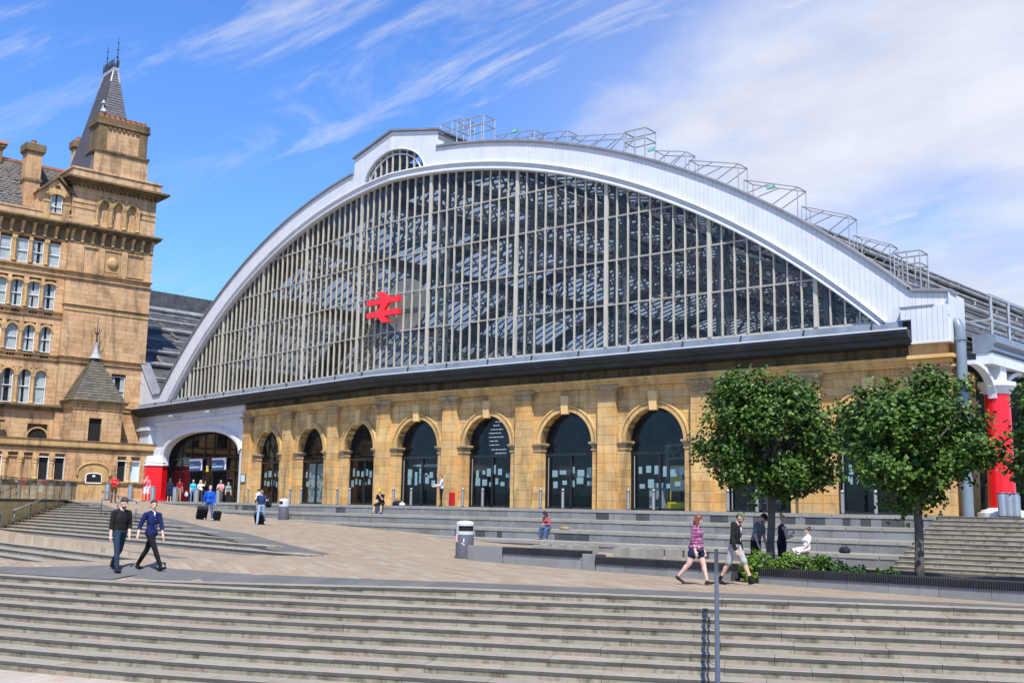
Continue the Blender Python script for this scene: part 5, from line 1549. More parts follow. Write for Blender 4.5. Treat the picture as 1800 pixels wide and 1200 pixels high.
# --- turret with pyramid roof, in front of the tower
b = MB(); b.box(-6.4, -2.5, -.5, 2.15, 4.2, 7.2, FH); tu = b.build('turret', M['hoteljoint'], HO)
sv = hrest; hrest = MB()
courses(-6.42, -2.46, 4.45, 7.15, 2.53, [(-5.11, -4.07, 4.4, 6.4)], tu, False, .36, .9)
FT = lambda a, o, z: FL(HS - a, -6.42 - o, z)       # side face of the turret: a outwards, o towards the viewer
courses(.0, 2.5, 4.45, 7.15, .02, [], tu, False, .36, .9, FT)
tag(hrest.build('turret_courses', M['hotel'], tu), kind='stuff')
b = MB(); b.box(-5.11, -4.07, 2.2, 2.3, 4.4, 6.4, FH); b.build('turret_opening', M['blackmat'], tu)
for z0, z1, e in ((7.15, 7.28, .06), (7.28, 7.62, .1), (7.62, 7.8, .3), (7.8, 7.9, .36)):
    b = MB(); b.box(-6.45 - e, -2.45 + e, -.3, 2.55 + e, z0, z1, FH); b.build('turret_cornice', M['hotelsoot' if e > .2 else 'hoteltrim'], tu)
TB = [FH(-6.55, 2.7, 7.9), FH(-2.35, 2.7, 7.9), FH(-2.35, -.2, 7.9), FH(-6.55, -.2, 7.9)]; TP = Vector(FH(-4.45, 1.0, 11.9))
b = MB()
for i in range(4): b.quad(TB[i], TB[(i + 1) % 4], TP)
tr_ = b.build('turret_roof', M['moss'], tu)
for i in range(4):
    e0, e1 = TB[i], TB[(i + 1) % 4]
    cc = sum((Vector(p) for p in TB), Vector()) / 4
    nn = (Vector(e1) - Vector(e0)).cross(TP - Vector(e0))
    if nn.dot(Vector(e0) - cc) < 0: e0, e1 = e1, e0
    sl_ = slate_face(e0, e1, TP, TP, 18, 'turret_slates', 'moss', tu, .38)
b = MB(); b.lathe(TP, [(.55, -.45), (.3, -.1), (.12, .5), (.1, .9)], 10); b.build('turret_cap', M['lead'], tu)
b = MB(); b.tube([TP + Vector((0, 0, .3)), TP + Vector((0, 0, 1.6)), TP + Vector((0, 0, 3.0))], [.09, .05, .015], 6)
for k in range(6):
    a = k * pi / 3; b.tube([TP + Vector((0, 0, 1.5)), TP + Vector((.25 * cos(a), .25 * sin(a), 1.75)), TP + Vector((.3 * cos(a), .3 * sin(a), 2.05))], .025, 5)
b.build('turret_finial', M['iron'], tu)
mould(LEFT, -6.4, 6.95, 7.45, .55, name='base_cornice', mat='hotelsoot'); mould(-2.4, TA1, 7.0, 7.9, .55, name='base_cornice', mat='hoteltrim')
b = MB(); b.prism([(-8.97, 4.4), (-7.45, 4.4)] + [(-8.21 + .76 * cos(pi * i / 12), 4.75 + .76 * sin(pi * i / 12)) for i in range(13)], -.02, .03, lambda s, t, z: FH(s, t, z)); b.build('lunette_opening', M['blackmat'], HO)
b = MB(); b.tube([FH(-8.21 + .84 * cos(pi * i / 12), .06, 4.75 + .84 * sin(pi * i / 12)) for i in range(13)], .09, 6); b.build('lunette_hood', M['hoteltrim'], HO)
b = MB(); b.bar(FH(-11.4, .1, 6.9), FH(-11.4, .5, 6.2), .12, .2); b.bar(FH(-12, .55, 5.95), FH(-10.9, .55, 5.95), .3, .16); b.build('sign_arm', M['iron'], HO)
# --- one-storey podium
PS = HS - 33.2
FP = lambda a, o, z: FL(33.2 - o, a, z)
b = MB(); b.box(LEFT, .0, -3.3, -.31, -.2, 3.9, FP); pod = b.build('podium', M['hoteljoint'], HO)
ph = [(-11.24, -10.51, 1.5, 3.2), (-10.09, -9.43, 1.5, 3.2), (-8.97, -8.21, 1.5, 3.2), (-7.78, -7.01, 1.5, 3.2), (-2.89, -2.14, 1.48, 3.15), (-1.81, -1.01, 1.48, 3.15), (-5.75, -3.7, -.2, 2.5), (-12.4, -11.65, 1.5, 3.2)]
hrest = MB(); courses(-14, .03, -.1, 3.9, .0, ph, pod, False, .4, 1.1, FP); tag(hrest.build('podium_courses', M['hotel'], pod), kind='stuff')
for z0, z1, o, mt in ((3.88, 4.0, .12, 'hotelsoot'), (4.0, 4.1, .22, 'hotelsoot'), (4.1, 4.52, .16, 'hoteltrim'), (4.52, 4.6, .22, 'hotelsoot')):
    b = MB(); b.box(LEFT, .1 + o, -3.6, o, z0, z1, FP); b.build('podium_cornice', M[mt], pod)
b = MB(); b.box(LEFT, .05, -.1, .14, 1.24, 1.4, FP); b.build('podium_sill', M['hotelsoot'], pod)
for i, (a0, a1, z0, z1) in enumerate(ph[:6] + ph[7:]):
    blind = i in (0, 1)
    b = MB(); b.box(a0, a1, -.3, -.12 if blind else -.22, z0, z1, FP); pw = b.build('podium_bay', M['hotel'] if blind else (M['paper'] if i == 5 else M['blackmat']), pod)
    b = MB()
    for p, q in ((a0 - .03, a0 + .03), (a1 - .03, a1 + .03)): b.box(p, q, -.22, -.02, z0, z1, FP)
    b.box(a0, a1, -.22, -.0, z1 - .03, z1 + .04, FP); b.build('bay_frame', M['whiteframe'] if not blind else M['hoteltrim'], pw)
for a in (-11.45, -10.3, -9.2, -8.0, -1.97):
    b = MB(); b.lathe(FP(a, .02, 0), [(.2, 1.4), (.2, 1.55), (.13, 1.62), (.12, 2.7), (.16, 2.74), (.14, 2.85), (.2, 3.0), (.22, 3.12)], 12); b.box(a - .18, a + .18, -.2, .14, 3.12, 3.35, FP); b.build('podium_colonette', M['hoteltrim'], pod)
b = MB(); dc = -4.72
P0 = [(dc - 1.18 * cos(pi * i / 14), 2.1 + .65 * sin(pi * i / 14)) for i in range(15)]
b.prism([(dc + 1.18, -.15), (dc - 1.18, -.15)] + P0, -.2, .1, FP); dr = b.build('door_surround', M['hoteltrim'], pod)
P1 = [(dc - .62 * cos(pi * i / 12), 1.88 + .2 * sin(pi * i / 12)) for i in range(13)]
b = MB(); b.prism([(dc + .62, 1.3), (dc - .62, 1.3)] + P1, .1, .13, FP); b.build('door_window', M['blackmat'], dr)
b = MB(); b.tube([FP(a, .13, z) for a, z in [(dc - .62, 1.3)] + P1 + [(dc + .62, 1.3), (dc - .62, 1.3)]], .045, 6); b.build('door_window_frame', M['whiteframe'], dr)
b = MB(); b.box(dc - .12, dc + .1, .13, .14, 1.78, 1.95, FP); b.build('door_notice', M['paper'], dr)
b = MB(); b.tube([FP(a, .1, z) for a, z in [(dc - 1.3, 1.9)] + [(dc - 1.3 * cos(pi * i / 14), 2.1 + .78 * sin(pi * i / 14)) for i in range(15)] + [(dc + 1.3, 1.9)]], .09, 6); b.build('door_hood', M['hoteltrim'], dr)
# ---------------------------------------------------------------- retaining wall with glass, left
wa, wb = Vector((-15.4, -10.4, 0)), Vector((3.5, -27.58, 0))
wd_ = (wb - wa).normalized(); wn_ = Vector((-wd_.y, wd_.x, 0))
if wn_.dot(CAM - wa) < 0: wn_ = -wn_
def FWL(a, o, z): p = wa + wd_ * a + wn_ * o; return (p.x, p.y, z)
RW = thing('retaining_wall', 'yellow stone retaining wall topped by a clear glass balustrade beside the left stairs', 'wall', FWL(8, 0, -1.5))
LN = (wb - wa).length
b = MB(); b.box(0, LN, -.5, -.03, -2.6, -.12, FWL); core_ = b.build('wall_core', M['joint'], RW)
z = -1.95
while z < -.15:
    a = rnd.uniform(-.8, 0)
    while a < LN:
        q = a + rnd.choice((.9, 1.2, 1.5)); p0, p1 = max(a, 0), min(q, LN)
        if p1 - p0 > .1:
            m_ = MB(); m_.box(p0 + .005, p1 - .005, -.3, rnd.uniform(-.004, .004), z + .004, z + .3 - .004, FWL); m_.build('wall_stone', M['yellowstone'], core_)
        a = q
    z += .3
b = MB(); b.box(-.1, LN, -.55, .05, -.12, -.04, FWL); b.build('wall_coping', M['granitedark'], RW)
n = int(LN / 1.55)
for i in range(n):
    g = MB(); a0 = LN * i / n; a1 = LN * (i + 1) / n - .03
    g.quad(FWL(a0, -.12, -.03), FWL(a1, -.12, -.03), FWL(a1, -.12, 1.02), FWL(a0, -.12, 1.02)); g.build('glass_panel', M['glassclear'], RW, recalc=False)
    b = MB(); b.bar(FWL(a0, -.16, -.05), FWL(a0, -.16, 1.0), .02, .05); b.build('panel_post', M['darksteel'], RW)
b = MB(); b.bar(FWL(0, -.12, 1.03), FWL(LN, -.12, 1.03), .05, .03); b.build('top_rail', M['darksteel'], RW)
def handrail(pts, name, label, zf, hgt=.92, r=.028, every=1.8, low=True, mat='steel', posts=None):
    base = Vector(pts[0]); root = thing(name, label, 'handrail', (base.x, base.y, zf(base.x, base.y)))
    P = [Vector((p[0], p[1], p[2])) for p in pts]
    b = MB(); b.tube([p + Vector((0, 0, hgt)) for p in P], r, 10); b.build('rail', M[mat], root, smooth=True)
    if low: b = MB(); b.tube([p + Vector((0, 0, hgt * .5)) for p in P], r * .5, 8); b.build('lower_rail', M[mat], root, smooth=True)
    tot = (P[-1] - P[0]).length; m = posts or max(2, int(tot / every))
    for i in range(m):
        f = (i + .05) / (m - .9) if m > 1 else 0; f = min(f, 1.0)
        p = P[0].lerp(P[-1], f)
        b = MB(); b.tube([p - Vector((0, 0, .25)), p + Vector((0, 0, hgt))], r * .85, 8); b.build('post', M['darksteel' if mat == 'steel' else mat], root, smooth=True)
    return root
hz = lambda x, y: -1.0
def wpt(a, o, z): q = FWL(a, o, z); return (q[0], q[1], z)
handrail([wpt(13.6, .3, -1.48), wpt(2.6, .3, -.18)], 'stair_handrail', 'long steel handrail climbing the upper left stairs beside the yellow wall', lambda x, y: -1.5, every=2.0)
handrail([(5.5, -19.4, -.95), (-1.6, -16.9, -.5)], 'stair_handrail', 'thin steel handrail on the left stairs behind the walking men', lambda x, y: -.95, every=2.4, low=False)
handrail([(6.0, -25.3, -1.5), (9.0, -28.8, -2.0)], 'stair_handrail', 'short steel handrail at the lower left stairs by the picture edge', lambda x, y: -1.5, every=1.2)
for k, o_ in enumerate((-2.2, -3.4, -4.2)):
    handrail([wpt(3.4, o_ - .2, -.12), wpt(9.5, o_ - 1.5, -1.7)], 'subway_handrail', ('handrail nearest the glass, sloping down into the subway stairwell', 'middle handrail sloping down into the subway stairwell', 'rear handrail sloping down into the subway stairwell')[k], lambda x, y: -.2, every=2.2)
# front handrail on the near stairs
d0 = Vector((.476, -.88, 0)); p0 = Vector((36.40, -26.66, -1.67)); sl = RISE / TREAD
PR = [p0 + d0 * t + Vector((0, 0, -sl * t)) for t in (0, 1.5, 3, 4.5, 6.1)]
FRL = thing('stair_handrail', 'blue grey tubular handrail running down the near stairs towards the viewer', 'handrail', tuple(p0))
b = MB(); b.tube([PR[0] + Vector((0, 0, .45)), PR[0] + Vector((0, 0, .93))] + [p + Vector((0, 0, .96)) for p in PR[0:]], .037, 14); b.build('rail', M['railsteel'], FRL, smooth=True)
b = MB(); b.tube([p + Vector((0, 0, .5)) for p in PR], .02, 8); b.build('lower_rail', M['railsteel'], FRL, smooth=True)
for t in (.25, 1.66, 3.07, 4.48, 5.9):
    p = p0 + d0 * t + Vector((0, 0, -sl * t)); b = MB(); b.bar(p - Vector((0, 0, .35)), p + Vector((0, 0, .94)), .012, .06, up=d0); b.build('post', M['railsteel'], FRL)

# ---------------------------------------------------------------- bollards
def slim_bollard(p, label, first=[None]):
    if first[0] is None:
        r = thing('slim_bollard', label, 'bollard', p, 'slim steel bollards before the arches')
        b = MB(); b.lathe(p, [(.075, .03), (.075, .86), (.07, .865), (.07, .9), (.075, .905), (.075, .97), (.06, 1.0), (.0, 1.01)], 16); b.build('post', M['steel'], r, smooth='auto')
        b = MB(); b.lathe(p, [(.085, 0), (.085, .045), (.076, .05)], 16); b.build('foot', M['black'], r)
        b = MB(); b.lathe(p, [(.0765, .865), (.0765, .90)], 16); b.build('band', M['black'], r)
        first[0] = r; return r
    return copy_thing(first[0], p, 0, label)
ords = ['first', 'second', 'third', 'fourth', 'fifth', 'sixth', 'seventh', 'eighth', 'ninth']
allb = [(FL, bb[2], -1) for bb in baysL[::-1]] + [(FR, bb[2], 1) for bb in baysR]
for i, (F, c, sg_) in enumerate(allb):
    for j, dx in enumerate((-1.0, .42)):
        p = F(c + (dx if sg_ > 0 else -dx), -.55, -.004)
        slim_bollard(p, 'slim steel bollard on the %s side of the %s arch counted from the gateway' % (('left', 'right')[j], ords[i]))
big0 = None
for i, (x, d) in enumerate(((188, 68), (228, 69), (268, 70), (307, 72), (345, 73), (383, 74))):
    q = pix(x, 879, d); p = (q.x, q.y, gz(q.x, q.y))
    lb = 'thick steel bollard before the gateway, %s from the left' % ords[i]
    if big0 is None:
        big0 = thing('thick_bollard', lb, 'bollard', p, 'thick steel bollards at the gateway')
        b = MB(); b.lathe(p, [(.165, .04), (.165, 1.0), (.16, 1.03), (.05, 1.045), (0, 1.045)], 20); b.build('post', M['steel'], big0, smooth='auto')
        b = MB(); b.lathe(p, [(.18, -.05), (.18, .05), (.166, .06)], 20); b.build('foot', M['black'], big0)
        b = MB(); b.lathe(p, [(.168, .96), (.168, 1.0)], 20); b.build('cap_ring', M['darksteel'], big0)
    else: copy_thing(big0, p, 0, lb)

# ---------------------------------------------------------------- litter bins
def litter_bin(p, yaw, label, sticker):
    r = thing('litter_bin', label, 'bin', p, 'round litter bins with pale hoods'); H = 1.12; R = .275
    b = MB(); b.lathe(p, [(R * .97, -.02), (R, .03), (R, .70), (R * .98, .72)], 28); b.build('body', M['darkbin'], r, smooth='auto')
    # hood with a mouth cut in its wall
    b = MB(); n = 40; fx = lambda a, rr_, z: (p[0] + rr_ * cos(a + yaw), p[1] + rr_ * sin(a + yaw), p[2] + z)
    zs = [.72, .82, .98, 1.04]
    for i in range(n):
        a0, a1 = 2 * pi * i / n - pi, 2 * pi * (i + 1) / n - pi
        for k in range(3):
            if k == 1 and abs((a0 + a1) / 2) < .95: continue
            b.quad(fx(a0, R, zs[k]), fx(a1, R, zs[k]), fx(a1, R, zs[k + 1]), fx(a0, R, zs[k + 1]))
        for (r0, z0), (r1, z1) in (((R, 1.04), (R * .88, 1.10)), ((R * .88, 1.10), (R * .45, 1.13)), ((R * .45, 1.13), (0.001, 1.14))): b.quad(fx(a0, r0, z0), fx(a1, r0, z0), fx(a1, r1, z1), fx(a0, r1, z1))
    b.build('hood', M['binhood'], r, recalc=False)
    b = MB(); b.lathe((p[0], p[1], p[2]), [(R * .9, .74), (R * .9, 1.02)], 24); b.build('bin_mouth', M['blackmat'], r)
    if sticker:
        b = MB()
        for i in range(6):
            a0, a1 = -1.25 + .5 * i / 6 - .25, -1.25 + .5 * (i + 1) / 6 - .25
            b.quad(fx(a0, R + .004, .5), fx(a1, R + .004, .5), fx(a1, R + .004, .72), fx(a0, R + .004, .72))
        stk = b.build('sticker', M['signwhite'], r, recalc=False)
        b = MB()
        for i in range(3):
            a0, a1 = -1.1 + .16 * i / 3 - .02, -1.1 + .16 * (i + 1) / 3 - .02
            b.quad(fx(a0, R + .007, .53), fx(a1, R + .007, .53), fx(a1, R + .007, .71), fx(a0, R + .007, .71))
        b.build('sticker_band', M['redsign'], stk, recalc=False)
        b = MB()
        for (a, z, w, h) in ((-.33, .5, .1, .1), (-.5, .44, .12, .04), (-.3, .40, .08, .05)): b.quad(fx(a, R + .004, z), fx(a + w, R + .004, z), fx(a + w, R + .004, z + h), fx(a, R + .004, z + h))
        b.build('bin_emblem', M['signwhite'], stk, recalc=False)
    return r
M['darkbin'] = paint('bin_grey', (.10, .105, .12), .45, var=.12); M['binhood'] = paint('bin_hood', (.50, .52, .52), .4, var=.06)
litter_bin((24.2, -19.9, gz(24.2, -19.9)), atan2(-1, 1.25), 'grey litter bin with white hood and red sticker at the end of the low wall', True)
litter_bin((-.3, -6.95, gz(-.3, -6.95)), atan2(-.7, -.2), 'grey litter bin with white hood standing by the terrace near the arcade', False)
p = (34.55, .5, 0.0)
tb_ = thing('recycling_bin', 'brushed steel triple recycling bin in front of the right red column', 'bin', p)
for i in range(3):
    q = Vector(p) + Vector((.777, .629, 0)) * (.27 * (i - 1)); b = MB(); b.lathe(q, [(.165, .03), (.165, .92), (.155, .95), (0, .96)], 20); b.build('drum', M['steel'], tb_, smooth='auto')
    b = MB(); b.lathe(q, [(.172, -.02), (.172, .05)], 20); b.lathe(q, [(.17, .9), (.17, .94)], 20); b.build('drum_ring', M['black'], tb_)

# ---------------------------------------------------------------- low wall with slatted benches, planter
WY = -20.4
def bench(x0, x1, ztop, label, slats=True, solid_end=False, planter=False):
    zb = min(gz(x0, WY - .3), gz(x1, WY - .3)) - .4
    r = thing('wall_bench' if not planter else 'planter_wall', label, 'bench' if not planter else 'planter', (x0, WY, gz(x0, WY)), 'low granite walls with black slats')
    wt = ztop - (.17 if slats else .0)
    b = MB(); b.box(x0, x1, WY + .02, WY + .52, zb, wt - .01); core_ = b.build('wall_core', M['granitedark'], r)
    x = x0
    while x < x1 - .05:
        xn = min(x1, x + rnd.choice((.95, 1.1, 1.25)))
        if x1 - xn < .3: xn = x1
        block(r, 'granite_slab', 'granite_slab', M['lowwall'], x + .004, xn - .004, WY + rnd.uniform(-.004, .003), WY + .1, zb, wt); x = xn
    if slats:
        b = MB(); n = int((x1 - x0) / .052)
        for i in range(n):
            x = x0 + (x1 - x0) * (i + .5) / n; b.box(x - .017, x + .017, WY - .04, WY + .54, wt + .01, ztop)
        tag(b.build('slats', M['slat'], r), kind='stuff')
        b = MB(); b.box(x0 + .01, x1 - .01, WY + .02, WY + .5, wt - .005, ztop - .05); b.build('slat_bearer', M['blackmat'], r)
    return r
bench(24.75, 26.1, -1.12, 'plain granite seat block beside the litter bin', slats=False)
bench(26.12, 28.9, -1.13, 'black slatted bench on low granite wall, the one nearest the litter bin')
bench(28.92, 29.35, -1.2, 'short plain granite pier between two slatted benches', slats=False)
bench(29.37, 33.4, -1.27, 'black slatted bench on low granite wall behind the walking couple')
bench(34.15, 46.5, -1.335, 'long granite planter wall with black slats under the street trees', planter=True)
b = MB(); b.quad((34.2, WY + .5, -1.46), (47, WY + .5, -1.46), (47, -15.6, -1.46), (34.2, -15.6, -1.46)); b.quad((31.8, -18.9, -1.5), (34.2, -18.9, -1.5), (34.2, -15.6, -1.5), (31.8, -15.6, -1.5)); b.build('planter_soil', paint('soil', (.05, .037, .025), .95, var=.4, scale=6, bump=.6), None)
tag(bpy.data.objects['planter_soil'], kind='structure')
# granite cube stools behind the benches
k = 0
for grp in ((945, 978, 1004, 1030), (1086, 1115, 1145, 1178, 1212)):
    for x in grp:
        for side in (0, 1):
            q = pix(x + side * 13, 975, 35.6 + side * .9); gzv = gz(q.x, q.y); k += 1
            zt = -1.19 + (0 if x < 1050 else -.06)
            o = block(None, 'granite_stool', 'granite_stool', M['granitecap'], q.x - .115, q.x + .115, q.y - .13, q.y + .13, gzv - .02, zt)
            tag(o, 'pale granite cube stool in the %s row, %s from the left behind the benches' % ('left' if x < 1050 else 'right', ['first', 'second', 'third', 'fourth', 'fifth', 'sixth', 'seventh', 'eighth', 'ninth', 'tenth'][(grp.index(x) * 2 + side)]), 'stool', 'granite cube stools')

# ---------------------------------------------------------------- things behind the glass of the arches
def bus_reflection():
    c = baysR[3][2]
    r = thing('information_board', 'pale map board over a yellow front added for a bus reflection in the seventh arch glass', 'board', FR(c + .85, 1.5, 0))
    b = MB(); b.box(c + .1, c + 1.6, 1.5, 1.6, .1, 2.2); b.build('frame', M['yellow'], r)  # yellow frame and base stand for a bus mirrored in the glass
    b = MB(); b.box(c + .16, c + 1.55, 1.485, 1.498, 1.0, 2.12); b.build('map_sheet', M['poster'], r)
    for (x, z, w, h, mt) in ((.3, 1.35, .4, .3, 'yellow'), (.8, 1.5, .25, .35, 'blue'), (1.2, 1.2, .25, .3, 'paper'), (.9, 1.15, .2, .2, 'paper')):
        b = MB(); b.box(c + x, c + x + w, 1.475, 1.484, z, z + h); b.build('map_patch', M[mt], r)
    b = MB(); b.box(c + .2, c + 1.6, 1.46, 1.5, .45, .95); b.build('dark_shelf', M['black'], r)
    b = MB(); b.box(c + .05, c + 1.6, 1.3, 1.5, .02, .42); b.build('bus_reflection_base', M['yellow'], r, bev=.03)
    r = thing('ticket_machine', 'grey ticket machine behind the left door of the seventh arch', 'machine', FR(c - .7, 1.6, 0))
    b = MB(); b.box(c - 1.1, c - .3, 1.5, 2.0, 0, 1.35); b.build('cabinet', M['trimgrey'], r, bev=.02)
    b = MB(); b.box(c - .85, c - .5, 1.47, 1.5, .2, .55); b.build('flap', M['darksteel'], r)
    b = MB(); b.box(c - .22, c + .02, 1.44, 1.5, 1.0, 1.45); b.build('side_sign', M['blue'], r)
bus_reflection()
M['ledwhite'] = paint('lit_lettering', (.6, .6, .62), .5); _b = M['ledwhite'].node_tree.nodes['Principled BSDF']; _b.inputs['Emission Color'].default_value = (.8, .8, .85, 1); _b.inputs['Emission Strength'].default_value = .5
c = baysR[1][2]
r = thing('departure_board', 'dark departure board with rows of small white lettering inside the fifth arch', 'board', FR(c, 1.6, 3))
b = MB(); b.box(c - 1.35, c + .75, 1.5, 1.6, 2.9, 4.95); b.build('screen', M['purple'], r)
wds = ((-.5, .45, 4.75), (-.65, .5, 4.55), (-.85, .95, 4.33), (-.95, .9, 4.12), (-.95, 1.1, 3.9), (-.9, .6, 3.68), (-.9, .75, 3.46), (-.75, 1.1, 3.2), (-.5, .85, 3.0))
for x, w, z in wds:
    x0 = x
    while x0 < x + w:
        q = min(x + w, x0 + rnd.uniform(.06, .2)); b = MB(); b.box(c + x0, c + q - .03, 1.488, 1.499, z - .03, z + .025); b.build('lettering', M['ledwhite'], r); x0 = q + .02
for i in range(3):
    c = baysR[4][2] - .9 + .62 * i
    r = thing('cafe_chair', ('pale metal cafe chair behind the eighth arch glass, nearest the bollard', 'pale metal cafe chair behind the eighth arch glass, in the middle', 'pale metal cafe chair behind the eighth arch glass, farthest right')[i], 'chair', FR(c, 1.7, 0), 'cafe chairs behind the glass')
    b = MB(); b.box(c - .2, c + .2, 1.5, 1.9, .43, .46); b.build('seat', M['steel'], r)
    for k in range(5): b = MB(); b.box(c - .2, c + .2, 1.9, 1.93, .52 + k * .09, .57 + k * .09); b.build('back_slat', M['steel'], r)
    for sx in (-.18, .18):
        for t, zt in ((1.52, .45), (1.9, .95)): b = MB(); b.bar(FR(c + sx, t, 0), FR(c + sx, t, zt), .03, .03); b.build('leg', M['steel'], r)
# small litter on the paving
M['gum'] = paint('chewing_gum', (.5, .48, .44), .9)
b = MB()
for i in range(260):
    x, y = rnd.uniform(4, 42), rnd.uniform(-31, -10)
    if y < stair_y(x) + 1.3 or y < border_y(x) + .4 and x < 22: continue
    a = rnd.uniform(0, 6); s = rnd.uniform(.012, .035); z = gz(x, y) + .015
    b.quad(*[(x + s * cos(a + q) * rnd.uniform(.7, 1.3), y + s * sin(a + q) * rnd.uniform(.7, 1.3), z) for q in (0, 1.2, 2.5, 3.8, 5.0)])
tag(b.build('gum_spots', M['gum'], None, recalc=False), 'scattered pale chewing gum spots on the sandstone paving', 'litter', kind='stuff')
# ---------------------------------------------------------------- trees and shrubs
def leaves(b_v, b_f, centre, nrm, size, r):
    """one folded heart-like leaf, 6 verts / 4 tris"""
    n = nrm.normalized(); t = n.orthogonal().normalized(); a = r.uniform(0, 2 * pi)
    t = (t * cos(a) + n.cross(t) * sin(a)); w = n.cross(t)
    L_, W_ = size, size * .44; k = len(b_v)
    fold = n * (-W_ * r.uniform(.2, .6)); droop = n * (-L_ * r.uniform(.05, .3))
    b_v.extend([tuple(centre), tuple(centre + t * L_ * .38 + w * W_ + fold), tuple(centre + t * L_ + droop), tuple(centre + t * L_ * .38 - w * W_ + fold), tuple(centre + t * L_ * .5)])
    b_f.extend([(k, k + 4, k + 1), (k + 1, k + 4, k + 2), (k, k + 3, k + 4), (k + 3, k + 2, k + 4)])
def crown(c, rx, rz, nclump, nleaf, size, seed, mat, name, parent, flat=.0):
    r = random.Random(seed); V_, F_ = [], []
    c = Vector(c)
    lobes = []
    nl_ = 22
    for i in range(nl_):
        u = 1 - 2 * (i + .5) / nl_ + r.uniform(-.08, .08); u = max(-1, min(1, u)); th = i * 2.39996 + r.uniform(-.35, .35); q = sqrt(max(0, 1 - u * u))
        lobes.append((Vector((q * cos(th), q * sin(th), u)), r.uniform(.52, .93), r.uniform(.17, .36)))
    for i in range(nclump):
        d, f, sp = lobes[i % nl_]
        off = Vector((r.gauss(0, 1), r.gauss(0, 1), r.gauss(0, .8))) * sp * .62
        v = d * f + off
        if v.length > 1.12: v *= 1.12 / v.length
        d = (d * .5 + off.normalized() * .7).normalized()
        p = c + Vector((v.x * rx, v.y * rx, v.z * rz))
        cr_ = r.uniform(.16, .34) * rx / 1.8
        for j in range(nleaf):
            q = Vector((r.gauss(0, 1), r.gauss(0, 1), r.gauss(0, .8))) * cr_ * .62
            nn = (d * .55 + Vector((0, 0, .75)) + Vector((r.gauss(0, .55), r.gauss(0, .55), r.gauss(0, .45))))
            leaves(V_, F_, p + q, nn, size * r.uniform(.7, 1.25), r)
    b = MB(); b.v = V_; b.f = F_; b.m = [0] * len(F_)
    return b.build(name, M[mat], parent, recalc=False)
def tree(x, y, zbase, zc, rx, rz, label, seed, trunk_r=.105):
    r = random.Random(seed); t = thing('lime_tree', label, 'tree', (x, y, zbase), 'small clipped trees in the planter')
    b = MB(); zt = zc - rz * .55
    pts = [Vector((x + .02 * sin(i * 1.3 + seed), y + .02 * cos(i * 1.7), zbase - .2 + (zt - zbase + .2) * i / 6)) for i in range(7)]
    b.tube(pts, [trunk_r * 1.25, trunk_r * 1.08, trunk_r, trunk_r * .97, trunk_r * .94, trunk_r * .92, trunk_r * .9], 12)
    b.build('trunk', M['bark'], t, smooth=True)
    for k in range(9):
        a = k * 2.4 + r.uniform(-.3, .3); ln = r.uniform(.6, .92)
        e = Vector((x + rx * ln * cos(a), y + rx * ln * sin(a), zc + rz * r.uniform(-.35, .65)))
        s = pts[-1].lerp(pts[-2], r.uniform(0, 1)); m = s.lerp(e, .45) + Vector((0, 0, r.uniform(.05, .3)))
        b = MB(); b.tube([s, m, e], [trunk_r * .55, trunk_r * .33, .012], 7); b.build('limb', M['bark'], t, smooth=True)
    tag(crown((x, y, zc), rx, rz, 600, 34, .125, seed, 'leaf', 'crown', t), kind='stuff')
    return t
tree(33.35, -18.0, -1.5, 2.08, 1.75, 1.75, 'leafy green tree left of the other two, trunk behind the shrubs', 3)
tree(37.55, -19.0, -1.46, 1.80, 1.68, 1.50, 'leafy green tree in the middle, standing in the long planter', 11, .10)
tree(41.35, -19.3, -1.46, 1.95, 1.68, 1.6, 'leafy green tree cut off by the right picture edge', 23, .10)
def shrub(x, y, z, rx, rz, label, seed, mat='leafbright', n=70, nl=16, size=.07):
    t = thing('shrub', label, 'shrub', (x, y, z), 'shrubs in the planter')
    r = random.Random(seed)
    for k in range(5):
        a = k * 1.26 + r.uniform(-.3, .3); b = MB(); b.tube([(x, y, z - .05), (x + rx * .5 * cos(a), y + rx * .5 * sin(a), z + rz * .6), (x + rx * .8 * cos(a), y + rx * .8 * sin(a), z + rz * 1.2)], [.012, .009, .004], 5); b.build('stem', M['bark'], t)
    tag(crown((x, y, z + rz * .85), rx, rz, n, nl, size, seed, mat, 'foliage', t), kind='stuff')
shrub(33.75, -20.05, gz(33.7, -20.3), .30, .34, 'bright green shrub spilling onto the paving in the gap of the low wall', 51, n=90)
shrub(33.65, -19.3, -1.5, .42, .30, 'bright green shrub just behind the gap of the low wall', 52)
shrub(34.55, -19.45, -1.46, .46, .27, 'bright green shrub at the left end of the long planter', 53, n=90)
shrub(35.35, -19.5, -1.46, .42, .26, 'bright green shrub beside the seated woman in white', 54, n=80)
for k, (x, rx, rz) in enumerate(((35.95, .28, .17), (36.35, .26, .15), (36.8, .15, .12), (37.12, .17, .15), (40.2, .2, .08))):
    shrub(x, -19.7, -1.46, rx, rz, ['low dark shrub next to the bright planter shrubs', 'low dark shrub in the planter right of the bright ones', 'tiny dark shrub in the planter left of the middle tree', 'small dark shrub in the planter just left of the middle trunk', 'low dark ground plant in the planter near the right edge'][k], 60 + k, 'leafdark', 34, 12, .06)
